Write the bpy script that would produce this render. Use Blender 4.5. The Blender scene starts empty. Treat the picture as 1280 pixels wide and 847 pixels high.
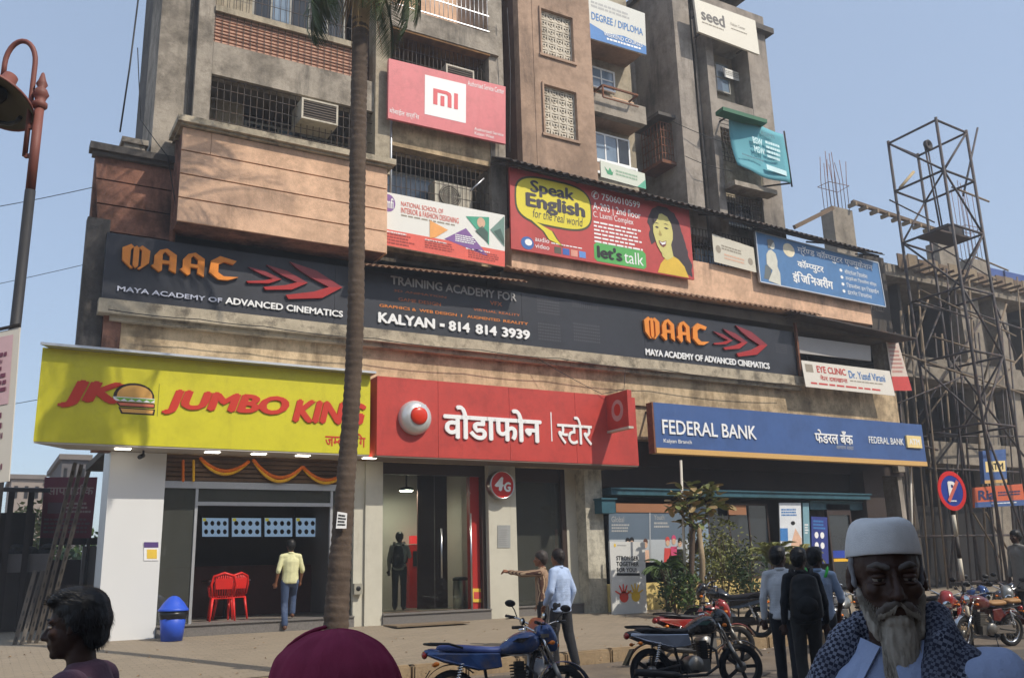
import bpy, bmesh, math, random
from mathutils import Vector, Matrix, Euler, noise
R_ = math.radians
random.seed(7)
scene = bpy.context.scene
COL = scene.collection

# ------------------------------------------------------------------ camera
F_PX, CX, CY, HC = 1138.0, 640.0, 423.5, 1.35
_p, _r, _y = R_(14.2), R_(-1.62), R_(30.45)
FW = Vector((math.sin(_y)*math.cos(_p), math.cos(_y)*math.cos(_p), math.sin(_p)))
_R0 = Vector((math.cos(_y), -math.sin(_y), 0)); _U0 = _R0.cross(FW)
RT = _R0*math.cos(_r) + _U0*math.sin(_r)
UP = -_R0*math.sin(_r) + _U0*math.cos(_r)
CAMP = Vector((0, 0, HC))
cd = bpy.data.cameras.new('camera'); cam = bpy.data.objects.new('camera', cd); COL.objects.link(cam)
cd.sensor_fit = 'HORIZONTAL'; cd.sensor_width = 36.0; cd.lens = 36.0*F_PX/1280.0
cd.clip_start = 0.05; cd.clip_end = 3000
cam.matrix_world = Matrix(((RT.x, UP.x, -FW.x, 0), (RT.y, UP.y, -FW.y, 0), (RT.z, UP.z, -FW.z, HC), (0, 0, 0, 1)))
scene.camera = cam

# ------------------------------------------------------------------ world, sun, exposure
SUN = Vector((0.565, -1.0, 1.24)).normalized()
elev = math.asin(SUN.z); az = math.atan2(SUN.x, SUN.y)
w = bpy.data.worlds.new('World'); scene.world = w; w.use_nodes = True
nt = w.node_tree; nt.nodes.clear()
sky = nt.nodes.new('ShaderNodeTexSky'); sky.sky_type = 'NISHITA'; sky.sun_disc = False
sky.sun_elevation = elev; sky.sun_rotation = az
sky.altitude = 0; sky.air_density = 1.0; sky.dust_density = 1.6; sky.ozone_density = 1.2
bg = nt.nodes.new('ShaderNodeBackground'); bg.inputs['Strength'].default_value = 0.145
wo = nt.nodes.new('ShaderNodeOutputWorld')
hz = nt.nodes.new('ShaderNodeMix'); hz.data_type = 'RGBA'; hz.inputs[0].default_value = 0.42      # even city haze over the whole sky
hz.inputs[7].default_value = (3.4, 4.2, 5.4, 1)
nt.links.new(sky.outputs[0], hz.inputs[6]); nt.links.new(hz.outputs[2], bg.inputs[0]); nt.links.new(bg.outputs[0], wo.inputs[0])
sl = bpy.data.lights.new('sun', 'SUN'); sl.energy = 3.5; sl.angle = R_(0.55); sl.color = (1.0, 0.92, 0.80)
so = bpy.data.objects.new('sun', sl); COL.objects.link(so); so.location = (0, 0, 60)
so.rotation_euler = SUN.to_track_quat('Z', 'Y').to_euler()
vs = scene.view_settings; vs.view_transform = 'Standard'; vs.look = 'None'; vs.exposure = 0.27; vs.gamma = 1.0
vs.use_curve_mapping = False
scene.cycles.max_bounces = 6; scene.cycles.transparent_max_bounces = 12
scene.cycles.sample_clamp_indirect = 6.0

# ------------------------------------------------------------------ pixel helpers (a pixel gives a direction; the depth is the plane it touches)
def ray(x, y): return FW + RT*((x-CX)/F_PX) - UP*((y-CY)/F_PX)
def onY(x, y, Y): d = ray(x, y); return CAMP + d*(Y/d.y)
def onZ(x, y, z): d = ray(x, y); return CAMP + d*((z-HC)/d.z)
def onW(x, y, wd): return CAMP + ray(x, y)*wd
def onX(x, y, X): d = ray(x, y); return CAMP + d*(X/d.x)

# ------------------------------------------------------------------ materials
def lin(c):
    o = []
    for v in c[:3]:
        v = v/255.0
        o.append(v/12.92 if v <= 0.04045 else ((v+0.055)/1.055)**2.4)
    return tuple(o)
MATS = {}
def mat(name, rgb, rough=0.8, var=0.12, scale=3.0, bump=0.0, bscale=None, metal=0.0, dirt=0.0, dirt_rgb=(50, 45, 40), streak=0.0, dscale=1.2, spec=0.4, emit=None, estr=0.0, coat=0.0, alpha=1.0, trans=0.0, sheen=0.0):
    if name in MATS: return MATS[name]
    m = bpy.data.materials.new(name); m.use_nodes = True; MATS[name] = m
    n = m.node_tree.nodes; l = m.node_tree.links
    b = n['Principled BSDF']
    b.inputs['Roughness'].default_value = rough; b.inputs['Metallic'].default_value = metal
    b.inputs['Specular IOR Level'].default_value = spec
    b.inputs['Coat Weight'].default_value = coat; b.inputs['Coat Roughness'].default_value = 0.08
    if trans: b.inputs['Transmission Weight'].default_value = trans
    if sheen: b.inputs['Sheen Weight'].default_value = sheen
    c = lin(rgb)
    tc = n.new('ShaderNodeTexCoord')
    nz = n.new('ShaderNodeTexNoise'); nz.inputs['Scale'].default_value = scale; nz.inputs['Detail'].default_value = 7; nz.inputs['Roughness'].default_value = 0.65
    l.new(tc.outputs['Object'], nz.inputs['Vector'])
    mx = n.new('ShaderNodeMix'); mx.data_type = 'RGBA'
    rmp = n.new('ShaderNodeMapRange'); rmp.inputs[1].default_value = 0.3; rmp.inputs[2].default_value = 0.7
    l.new(nz.outputs['Fac'], rmp.inputs[0]); l.new(rmp.outputs[0], mx.inputs[0])
    mx.inputs[6].default_value = tuple(max(0, v*(1-var)) for v in c)+(1,)
    mx.inputs[7].default_value = tuple(min(1, v*(1+var)) for v in c)+(1,)
    outc = mx.outputs[2]
    if dirt > 0:
        d1 = n.new('ShaderNodeTexNoise'); d1.inputs['Scale'].default_value = dscale; d1.inputs['Detail'].default_value = 9; d1.inputs['Roughness'].default_value = 0.7
        mp = n.new('ShaderNodeMapping'); l.new(tc.outputs['Object'], mp.inputs[0])
        if streak: mp.inputs['Scale'].default_value = (2.4*streak+1, 2.4*streak+1, 0.42)
        l.new(mp.outputs[0], d1.inputs['Vector'])
        r2 = n.new('ShaderNodeMapRange'); r2.inputs[1].default_value = 0.60-0.20*dirt; r2.inputs[2].default_value = 0.72-0.14*dirt
        r2.inputs[4].default_value = min(1.0, 0.35+0.6*dirt)
        l.new(d1.outputs['Fac'], r2.inputs[0])
        fac = r2.outputs[0]
        if streak:      # streaks gather in patches
            d2 = n.new('ShaderNodeTexNoise'); d2.inputs['Scale'].default_value = 0.55; d2.inputs['Detail'].default_value = 6; l.new(tc.outputs['Object'], d2.inputs['Vector'])
            r3 = n.new('ShaderNodeMapRange'); r3.inputs[1].default_value = 0.40; r3.inputs[2].default_value = 0.62; r3.inputs[3].default_value = 0.22; l.new(d2.outputs['Fac'], r3.inputs[0])
            mm = n.new('ShaderNodeMath'); mm.operation = 'MULTIPLY'; l.new(r2.outputs[0], mm.inputs[0]); l.new(r3.outputs[0], mm.inputs[1]); fac = mm.outputs[0]
        m2 = n.new('ShaderNodeMix'); m2.data_type = 'RGBA'
        l.new(fac, m2.inputs[0]); l.new(outc, m2.inputs[6]); m2.inputs[7].default_value = lin(dirt_rgb)+(1,)
        outc = m2.outputs[2]
    if dirt > 0 and streak:      # mould mottling and fine grain over plaster and concrete
        for sc_, lo, hi, am, tone in ((dscale*1.1, .47, .60, min(1, 1.15*dirt), .42), (dscale*3.7, .50, .62, .8*dirt, .5), (dscale*16, .42, .62, .55*dirt, .66)):
            d4 = n.new('ShaderNodeTexNoise'); d4.inputs['Scale'].default_value = sc_; d4.inputs['Detail'].default_value = 10; d4.inputs['Roughness'].default_value = .72; l.new(tc.outputs['Object'], d4.inputs['Vector'])
            r4 = n.new('ShaderNodeMapRange'); r4.inputs[1].default_value = lo; r4.inputs[2].default_value = hi; r4.inputs[4].default_value = am; l.new(d4.outputs['Fac'], r4.inputs[0])
            m4 = n.new('ShaderNodeMix'); m4.data_type = 'RGBA'; m4.blend_type = 'MULTIPLY'; l.new(r4.outputs[0], m4.inputs[0]); l.new(outc, m4.inputs[6]); m4.inputs[7].default_value = (tone, tone*.98, tone*.95, 1); outc = m4.outputs[2]
    l.new(outc, b.inputs['Base Color'])
    if bump:
        bz = n.new('ShaderNodeTexNoise'); bz.inputs['Scale'].default_value = bscale or scale*6; bz.inputs['Detail'].default_value = 5
        l.new(tc.outputs['Object'], bz.inputs['Vector'])
        bp = n.new('ShaderNodeBump'); bp.inputs['Strength'].default_value = bump; bp.inputs['Distance'].default_value = 0.02
        l.new(bz.outputs['Fac'], bp.inputs['Height']); l.new(bp.outputs[0], b.inputs['Normal'])
    if emit:
        b.inputs['Emission Color'].default_value = lin(emit)+(1,); b.inputs['Emission Strength'].default_value = estr
    return m
def glass_mat(name, tint=(225, 235, 232), refl=0.10, haze=0.0, haze_rgb=(150, 160, 160)):
    if name in MATS: return MATS[name]
    m = bpy.data.materials.new(name); m.use_nodes = True; MATS[name] = m
    n = m.node_tree.nodes; l = m.node_tree.links; n.clear()
    o = n.new('ShaderNodeOutputMaterial'); t = n.new('ShaderNodeBsdfTransparent'); g = n.new('ShaderNodeBsdfGlossy')
    t.inputs[0].default_value = lin(tint)+(1,); g.inputs['Roughness'].default_value = 0.03
    fr = n.new('ShaderNodeFresnel'); fr.inputs[0].default_value = 1.5
    ad = n.new('ShaderNodeMath'); ad.operation = 'ADD'; ad.inputs[1].default_value = refl; l.new(fr.outputs[0], ad.inputs[0])
    mx = n.new('ShaderNodeMixShader'); l.new(ad.outputs[0], mx.inputs[0]); l.new(t.outputs[0], mx.inputs[1]); l.new(g.outputs[0], mx.inputs[2])
    last = mx
    if haze:
        df = n.new('ShaderNodeBsdfDiffuse'); df.inputs[0].default_value = lin(haze_rgb)+(1,)
        m2 = n.new('ShaderNodeMixShader'); m2.inputs[0].default_value = haze
        l.new(mx.outputs[0], m2.inputs[1]); l.new(df.outputs[0], m2.inputs[2]); last = m2
    l.new(last.outputs[0], o.inputs[0])
    return m

# ------------------------------------------------------------------ scene-graph helpers
def tag(o, label=None, cat=None, group=None, kind=None):
    if label: o['label'] = label
    if cat: o['category'] = cat
    if group: o['group'] = group
    if kind: o['kind'] = kind
    return o
def thing(name, label, cat, loc=(0, 0, 0), rotz=0.0, group=None):
    o = bpy.data.objects.new(name, None); COL.objects.link(o)
    o.empty_display_size = 0.1
    o.location = loc; o.rotation_euler = (0, 0, rotz)
    o.matrix_basis = Matrix.Translation(Vector(loc)) @ Matrix.Rotation(rotz, 4, 'Z')
    return tag(o, label, cat, group)
def wmat(o):
    m = o.matrix_basis.copy()
    while o.parent: o = o.parent; m = o.matrix_basis @ m
    return m
class MB:
    """collects shapes; build() links them as ONE mesh object"""
    def __init__(s): s.v = []; s.f = []; s.smooth = []; s.mi = []; s.cm = 0
    def add(s, vs, fs, smooth=False):
        b = len(s.v); s.v += [Vector(p) for p in vs]
        for f in fs: s.f.append(tuple(i+b for i in f)); s.smooth.append(smooth); s.mi.append(s.cm)
        return s
    def box(s, x0, x1, y0, y1, z0, z1):
        if x0 > x1: x0, x1 = x1, x0
        if y0 > y1: y0, y1 = y1, y0
        if z0 > z1: z0, z1 = z1, z0
        return s.add([(x0,y0,z0),(x1,y0,z0),(x1,y1,z0),(x0,y1,z0),(x0,y0,z1),(x1,y0,z1),(x1,y1,z1),(x0,y1,z1)],
              [(0,3,2,1),(4,5,6,7),(0,1,5,4),(1,2,6,5),(2,3,7,6),(3,0,4,7)])
    def obox(s, c, ax, ay, az):      # centre and three half-axis vectors
        c, ax, ay, az = Vector(c), Vector(ax), Vector(ay), Vector(az)
        p = [c+ax*i+ay*j+az*k for k in (-1, 1) for (i, j) in ((-1,-1),(1,-1),(1,1),(-1,1))]
        return s.add(p, [(0,3,2,1),(4,5,6,7),(0,1,5,4),(1,2,6,5),(2,3,7,6),(3,0,4,7)])
    def bar(s, a, b, w, h, upv=(0, 0, 1)):
        a, b = Vector(a), Vector(b); d = (b-a); L = d.length; d.normalize()
        u = Vector(upv); sx = d.cross(u)
        if sx.length < 1e-4: sx = d.cross(Vector((1, 0, 0)))
        sx.normalize(); u = sx.cross(d)
        return s.obox((a+b)/2, d*(L/2), sx*(w/2), u*(h/2))
    def quad(s, a, b, c, d): return s.add([a, b, c, d], [(0, 1, 2, 3)])
    def slab(s, a, b, c, d, off):    # quad a b c d thickened by vector off
        off = Vector(off); q = [Vector(p) for p in (a, b, c, d)]
        return s.add(q+[p+off for p in q], [(0,1,2,3),(7,6,5,4),(0,4,5,1),(1,5,6,2),(2,6,7,3),(3,7,4,0)])
    def prism(s, pts, off, smooth=False):   # polygon pts extruded by off
        off = Vector(off); q = [Vector(p) for p in pts]; n = len(q)
        return s.add(q+[p+off for p in q], [tuple(range(n)), tuple(range(2*n-1, n-1, -1))]+[(i, n+i, n+(i+1) % n, (i+1) % n) for i in range(n)], smooth)
    def tube(s, path, rad, seg=8, cap=True, smooth=True, flat=None):
        path = [Vector(p) for p in path]; n = len(path)
        if not hasattr(rad, '__len__'): rad = [rad]*n
        base = len(s.v); up = None; vs = []
        for i, p in enumerate(path):
            t = (path[min(i+1, n-1)]-path[max(i-1, 0)]).normalized()
            if up is None:
                up = Vector((0, 0, 1)) if abs(t.z) < 0.9 else Vector((1, 0, 0))
            x = t.cross(up)
            if x.length < 1e-5: x = t.cross(Vector((0, 1, 0)))
            x.normalize(); up = x.cross(t).normalized()
            r = rad[i]; ra, rb = (r if hasattr(r, '__len__') else (r, r))
            for k in range(seg):
                a = 2*math.pi*k/seg; vs.append(p+x*(math.cos(a)*ra)+up*(math.sin(a)*rb))
        fs = []
        for i in range(n-1):
            for k in range(seg):
                k2 = (k+1) % seg; fs.append((i*seg+k, i*seg+k2, (i+1)*seg+k2, (i+1)*seg+k))
        s.add(vs, fs, smooth)
        if cap:
            b = base
            s.f.append(tuple(b+k for k in range(seg))[::-1]); s.smooth.append(False); s.mi.append(s.cm)
            s.f.append(tuple(b+(n-1)*seg+k for k in range(seg))); s.smooth.append(False); s.mi.append(s.cm)
        return s
    def cyl(s, a, b, r, seg=12, r2=None): return s.tube([a, b], [r, r if r2 is None else r2], seg)
    def lathe(s, prof, c=(0, 0, 0), axis='Z', seg=24, smooth=True):   # prof: list of (radius, height)
        c = Vector(c); vs = []
        for (r, h) in prof:
            for k in range(seg):
                a = 2*math.pi*k/seg; u, v = r*math.cos(a), r*math.sin(a)
                vs.append(c+(Vector((u, v, h)) if axis == 'Z' else Vector((u, h, v)) if axis == 'Y' else Vector((h, u, v))))
        fs = []
        for i in range(len(prof)-1):
            for k in range(seg):
                k2 = (k+1) % seg; fs.append((i*seg+k, i*seg+k2, (i+1)*seg+k2, (i+1)*seg+k))
        s.add(vs, fs, smooth)
        return s
    def ell(s, c, rx, ry, rz, seg=16, rings=10, rot=None):
        c = Vector(c); vs = []; fs = []
        for i in range(rings+1):
            t = math.pi*i/rings
            for k in range(seg):
                a = 2*math.pi*k/seg
                p = Vector((rx*math.sin(t)*math.cos(a), ry*math.sin(t)*math.sin(a), rz*math.cos(t)))
                vs.append(c+(rot @ p if rot else p))
        for i in range(rings):
            for k in range(seg):
                k2 = (k+1) % seg; fs.append((i*seg+k, (i+1)*seg+k, (i+1)*seg+k2, i*seg+k2))
        return s.add(vs, fs, True)
    def mesh(s, name, mats, inv=None):
        me = bpy.data.meshes.new(name)
        vs = s.v if inv is None else [inv @ p for p in s.v]
        me.from_pydata([tuple(p) for p in vs], [], s.f)
        me.polygons.foreach_set('use_smooth', s.smooth)
        for m in (mats if isinstance(mats, (list, tuple)) else [mats]):
            if m is not None: me.materials.append(m)
        if isinstance(mats, (list, tuple)): me.polygons.foreach_set('material_index', s.mi)
        me.update()
        return me
    def build(s, name, m, parent=None, local=False, fix=False):  # m may be None
        inv = None
        if parent is not None and not local: inv = wmat(parent).inverted()
        me = s.mesh(name, m, inv)
        if fix:
            bm = bmesh.new(); bm.from_mesh(me); bmesh.ops.recalc_face_normals(bm, faces=bm.faces); bm.to_mesh(me); bm.free()
        o = bpy.data.objects.new(name, me); COL.objects.link(o)
        if parent is not None: o.parent = parent
        return o
def struct(name, mb, m, parent=None):
    o = mb.build(name, m, parent)
    if parent is None: o['kind'] = 'structure'
    return o
def inst(src, parent, loc=(0, 0, 0), rot=(0, 0, 0), scale=(1, 1, 1), name=None):
    o = src.copy() if not isinstance(src, bpy.types.Mesh) else bpy.data.objects.new(name or src.name, src)
    COL.objects.link(o); o.parent = parent; o.location = loc; o.rotation_euler = rot; o.scale = scale
    return o
def copy_tree(o, parent=None):
    c = o.copy(); COL.objects.link(c); c.parent = parent
    for ch in list(o.children): copy_tree(ch, c)
    return c
def pbox(mb, x0, y0, x1, y1, Y, depth):
    """box whose front face on the plane Y has its top left seen at pixel (x0,y0) and its bottom right at (x1,y1)"""
    a, b = onY(x0, y0, Y), onY(x1, y1, Y)
    return mb.box(a.x, b.x, Y, Y+depth, b.z, a.z)
def PX(px, py, Y): return onY(px, py, Y).x
def PZ(px, py, Y): return onY(px, py, Y).z

# ------------------------------------------------------------------ lettering
_fc = {}
def text_mesh(s, bold=0.0, shear=0.0, extrude=0.0, space=1.0):
    cu = bpy.data.curves.new('lettering', 'FONT'); cu.body = s
    cu.offset = bold; cu.shear = shear; cu.extrude = 0.0; cu.space_character = space; cu.resolution_u = 3
    o = bpy.data.objects.new('lettering', cu); COL.objects.link(o)
    dg = bpy.context.evaluated_depsgraph_get(); dg.update()
    me = bpy.data.meshes.new_from_object(o.evaluated_get(dg))
    bpy.data.objects.remove(o); bpy.data.curves.remove(cu)
    return me
class Board:
    """a sign board: four corners TL TR BR BL; u,v in 0..1 from the top left"""
    def __init__(s, root, tl, tr, br, bl, thick=0.06):
        s.root = root; s.q = [Vector(p) for p in (tl, tr, br, bl)]
        s.n = (s.q[1]-s.q[0]).cross(s.q[3]-s.q[0]).normalized()
        if s.n.y > 0: s.n = -s.n
        s.t = thick; s.k = 0
    def P(s, u, v, o=0.0):
        a, b, c, d = s.q
        return (a*(1-u)*(1-v)+b*u*(1-v)+c*u*v+d*(1-u)*v)+s.n*o
    def panel(s, m, name='panel'):
        a, b, c, d = s.q
        mb = MB(); mb.slab(d, c, b, a, -s.n*s.t); return mb.build(name, m, s.root)
    def rim(s, m, wd=0.04, proud=0.012, name='frame'):
        mb = MB(); a, b, c, d = s.q
        for p, q_ in ((a, b), (b, c), (c, d), (d, a)):
            mb.bar(p+s.n*(proud/2-s.t/2), q_+s.n*(proud/2-s.t/2), wd, s.t+proud, s.n)
        return mb.build(name, m, s.root)
    def _o(s, lay): return 0.004*lay
    def text(s, body, u0, v0, u1, v1, m, bold=0.0, shear=0.0, lay=1, depth=0.0, name='lettering', fit=True, space=1.0, parent=None):
        me = text_mesh(body, bold, shear, 0, space)
        if len(me.vertices) == 0: return None
        xs = [p.co.x for p in me.vertices]; ys = [p.co.y for p in me.vertices]
        x0, x1, y0, y1 = min(xs), max(xs), min(ys), max(ys)
        o0 = s._o(lay)
        par = parent or s.root
        inv = wmat(par).inverted()
        def mp(p):
            fu = (p.x-x0)/(x1-x0+1e-9); fv = (p.y-y0)/(y1-y0+1e-9)
            return s.P(u0+(u1-u0)*fu, v1+(v0-v1)*fv, o0+depth+p.z)
        vs = [inv @ mp(p.co) for p in me.vertices]
        if depth > 0:
            bm = bmesh.new(); bm.from_mesh(me)
            for i, p in enumerate(bm.verts): p.co = vs[i]
            geo = bmesh.ops.extrude_face_region(bm, geom=bm.faces[:])
            nn = (inv.to_3x3() @ s.n).normalized()
            for g in geo['geom']:
                if isinstance(g, bmesh.types.BMVert): g.co = g.co - nn*(depth+0.002)
            bmesh.ops.recalc_face_normals(bm, faces=bm.faces[:])
            bm.to_mesh(me); bm.free()
        else:
            for i, p in enumerate(me.vertices): p.co = vs[i]
        me.materials.clear(); me.materials.append(m); me.update()
        o = bpy.data.objects.new(name, me); COL.objects.link(o); o.parent = par
        return o
    def poly(s, uv, m, lay=1, name='print', depth=0.0):
        mb = MB(); pts = [s.P(u, v, s._o(lay)+depth) for u, v in uv]
        if depth: mb.prism(pts, -s.n*(depth+0.002))
        else: mb.add(pts, [tuple(range(len(pts)))])
        return mb.build(name, m, s.root, fix=True)
    def rect(s, u0, v0, u1, v1, m, lay=1, name='print', depth=0.0): return s.poly([(u0, v0), (u1, v0), (u1, v1), (u0, v1)], m, lay, name, depth)
    def disc(s, u, v, ru, rv, m, lay=1, name='print', depth=0.0, n=28):
        return s.poly([(u+ru*math.cos(2*math.pi*k/n), v+rv*math.sin(2*math.pi*k/n)) for k in range(n)], m, lay, name, depth)
    def lines(s, u0, v0, u1, v1, n, m, lay=1, seed=0, name='small_print', fill=0.55):
        """rows of word-like dashes for print too small to read"""
        rr = random.Random(seed); mb = MB(); rows = n; h = (v1-v0)/rows
        for i in range(rows):
            u = u0; end = u1-(u1-u0)*rr.random()*0.25
            while u < end:
                wd = (u1-u0)*rr.uniform(0.05, 0.14); e = min(u+wd, end)
                va = v0+i*h; vb = va+h*fill
                mb.add([s.P(u, va, s._o(lay)), s.P(e, va, s._o(lay)), s.P(e, vb, s._o(lay)), s.P(u, vb, s._o(lay))], [(3, 2, 1, 0)])
                u = e+(u1-u0)*0.02
        o = mb.build(name, m, s.root); o['kind'] = 'stuff'; return o
def pboard(name, label, cat, tl, tr, br, bl, Y, thick=0.06, group=None, Yb=None):
    """board from four pixel corners on the plane Y (Yb: the plane of the lower edge when it hangs tilted)"""
    Yb = Y if Yb is None else Yb
    q = [onY(tl[0], tl[1], Y), onY(tr[0], tr[1], Y), onY(br[0], br[1], Yb), onY(bl[0], bl[1], Yb)]
    c = (q[2]+q[3])/2
    r = thing(name, label, cat, c, 0, group)
    return Board(r, *q, thick=thick)
def deva_mesh(parts, bold=0.0):
    """Devanagari from pieces: '~x' is the half form of x (its stem cut away)"""
    ref = text_mesh('।'); rx = max(p.co.x for p in ref.vertices); bpy.data.meshes.remove(ref)
    bm = bmesh.new(); X = 0.0
    for t in parts:
        if t == ' ': X += 0.28; continue
        half = t.startswith('~'); s_ = t[1:] if half else t
        a = text_mesh(s_+'।'); adv = max(p.co.x for p in a.vertices)-rx; bpy.data.meshes.remove(a)
        me = text_mesh(s_, bold)
        b2 = bmesh.new(); b2.from_mesh(me)
        if half:
            cut = adv-0.215
            bmesh.ops.bisect_plane(b2, geom=b2.verts[:]+b2.edges[:]+b2.faces[:], plane_co=(cut, 0, 0), plane_no=(1, 0, 0), clear_outer=True)
            adv = cut-0.005
        for v in b2.verts: v.co.x += X
        b2.to_mesh(me); b2.free(); bm.from_mesh(me); bpy.data.meshes.remove(me); X += adv
    out = bpy.data.meshes.new('lettering'); bm.to_mesh(out); bm.free(); return out
_tm = text_mesh
def text_mesh(s, bold=0.0, shear=0.0, extrude=0.0, space=1.0):
    me = deva_mesh(s) if isinstance(s, (list, tuple)) else _tm(s, 0.0, shear, extrude, space)
    if bold > 0 and len(me.vertices):
        bm = bmesh.new(); k = 0
        for dx, dy in ((0, 0), (bold, 0), (-bold, 0), (0, bold*.7), (0, -bold*.7)):
            n0 = len(bm.verts); bm.from_mesh(me); bm.verts.ensure_lookup_table()
            for v in bm.verts[n0:]: v.co.x += dx; v.co.y += dy; v.co.z = 0.0007*k
            k += 1
        bm.to_mesh(me); bm.free()
    return me
# ------------------------------------------------------------------ shared materials
m_asph = mat('asphalt_dusty', (108, 97, 84), 0.95, 0.22, 1.6, 0.35, 60, dirt=0.35, dirt_rgb=(134, 116, 92), dscale=0.5)
m_beige = mat('beige_plaster', (206, 182, 146), 0.9, 0.12, 0.9, 0.15, 30, dirt=0.7, dirt_rgb=(124, 102, 76), streak=1.0, dscale=0.9)
m_pink = mat('pink_plaster', (226, 186, 154), 0.9, 0.16, 1.3, 0.15, 30, dirt=0.36, dirt_rgb=(104, 82, 70), streak=0.4, dscale=0.9)
m_pinkdirty = mat('stained_pink_plaster', (158, 112, 92), 0.92, 0.2, 1.3, 0.2, 30, dirt=0.85, dirt_rgb=(50, 44, 42), streak=0.3, dscale=0.7)
m_conc = mat('weathered_concrete', (166, 156, 142), 0.95, 0.18, 1.5, 0.3, 22, dirt=0.6, dirt_rgb=(52, 50, 46), streak=0.7, dscale=0.9)
m_concdark = mat('grime_and_shade_concrete', (98, 93, 88), 0.95, 0.2, 1.8, 0.35, 25, dirt=0.6, dirt_rgb=(44, 42, 42), streak=0.8, dscale=0.8)
m_conclight = mat('pale_concrete', (178, 166, 144), 0.92, 0.12, 1.2, 0.2, 25, dirt=0.5, dirt_rgb=(80, 74, 64), streak=0.9, dscale=1.1)
m_tan = mat('tan_render', (174, 146, 124), 0.92, 0.13, 1.2, 0.2, 26, dirt=0.45, dirt_rgb=(88, 74, 64), streak=0.5, dscale=0.7)
m_grey = mat('grey_render', (160, 150, 139), 0.93, 0.14, 1.2, 0.25, 26, dirt=0.5, dirt_rgb=(66, 62, 57), streak=0.8, dscale=0.7)
m_ledge = mat('ledge_concrete', (176, 164, 142), 0.95, 0.25, 2.5, 0.4, 20, dirt=0.6, dirt_rgb=(70, 64, 56), dscale=3.0)
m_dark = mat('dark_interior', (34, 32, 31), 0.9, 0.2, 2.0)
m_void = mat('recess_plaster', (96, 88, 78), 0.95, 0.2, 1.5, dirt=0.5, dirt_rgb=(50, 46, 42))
m_white = mat('white_paint', (216, 217, 216), 0.45, 0.025, 1.0)
m_pil = mat('cream_cladding', (196, 192, 176), 0.5, 0.05, 0.8, dirt=0.1, dirt_rgb=(150, 140, 120), streak=0.8)
m_pil2 = mat('scuffed_cream_cladding', (200, 194, 176), 0.6, 0.08, 0.8, dirt=0.6, dirt_rgb=(90, 84, 72), streak=0.3, dscale=2.0)
m_steel = mat('brushed_steel', (190, 190, 190), 0.28, 0.06, 4.0, metal=1.0)
m_alu = mat('aluminium', (200, 202, 204), 0.4, 0.05, 4.0, metal=0.7)
m_iron = mat('dark_iron', (48, 44, 42), 0.7, 0.2, 8.0, dirt=0.4, dirt_rgb=(94, 62, 42), dscale=6)
m_rust = mat('rusty_iron', (122, 78, 54), 0.85, 0.25, 8.0, dirt=0.5, dirt_rgb=(70, 46, 36), dscale=5)
m_black = mat('black_plastic', (24, 24, 26), 0.45, 0.1, 6.0)
m_rubber = mat('tyre_rubber', (26, 25, 25), 0.85, 0.15, 20.0, 0.2, 80)
m_granite = mat('grey_granite', (112, 108, 104), 0.5, 0.3, 40.0)
m_glass = glass_mat('window_glass', refl=0.0)
m_glassd = glass_mat('dust_reflection_glass', (205, 212, 208), 0.02, 0.15, (150, 152, 142))  # grey veil stands in for dull reflections as well as dust
m_w = mat('white_vinyl', (236, 236, 234), 0.5, 0.02, 1.0)
m_k = mat('black_vinyl', (22, 22, 24), 0.5, 0.05, 1.0)
m_wood = mat('grey_timber', (146, 130, 108), 0.9, 0.2, 4.0, 0.3, 30, dirt=0.4, dirt_rgb=(80, 68, 54), dscale=4)
# ------------------------------------------------------------------ ground, road, pavement
YW = 18.0          # the plane of the shop pillars
ZP = 0.335         # pavement top
ZR = -0.1          # road level
YK = 12.3          # kerb line
g = MB(); g.box(-400, 600, -400, 900, -0.8, -0.16); struct('ground', g, mat('dusty_earth', (140, 122, 98), 0.98, 0.2, 0.2, 0.3, 8))
def road_material():
    m = m_asph; return m
rd = MB(); nx, ny = 90, 40
x0, x1, y0, y1 = -60.0, 90.0, -14.0, YK
vs_ = []; fs_ = []
for j in range(ny+1):
    for i in range(nx+1):
        X = x0+(x1-x0)*i/nx; Yy = y0+(y1-y0)*j/ny
        vs_.append((X, Yy, ZR+0.012*noise.noise(Vector((X*0.7, Yy*0.7, 0)))))
for j in range(ny):
    for i in range(nx): fs_.append((j*(nx+1)+i, j*(nx+1)+i+1, (j+1)*(nx+1)+i+1, (j+1)*(nx+1)+i))
rd.add(vs_, fs_, True); struct('road', rd, road_material())
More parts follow.
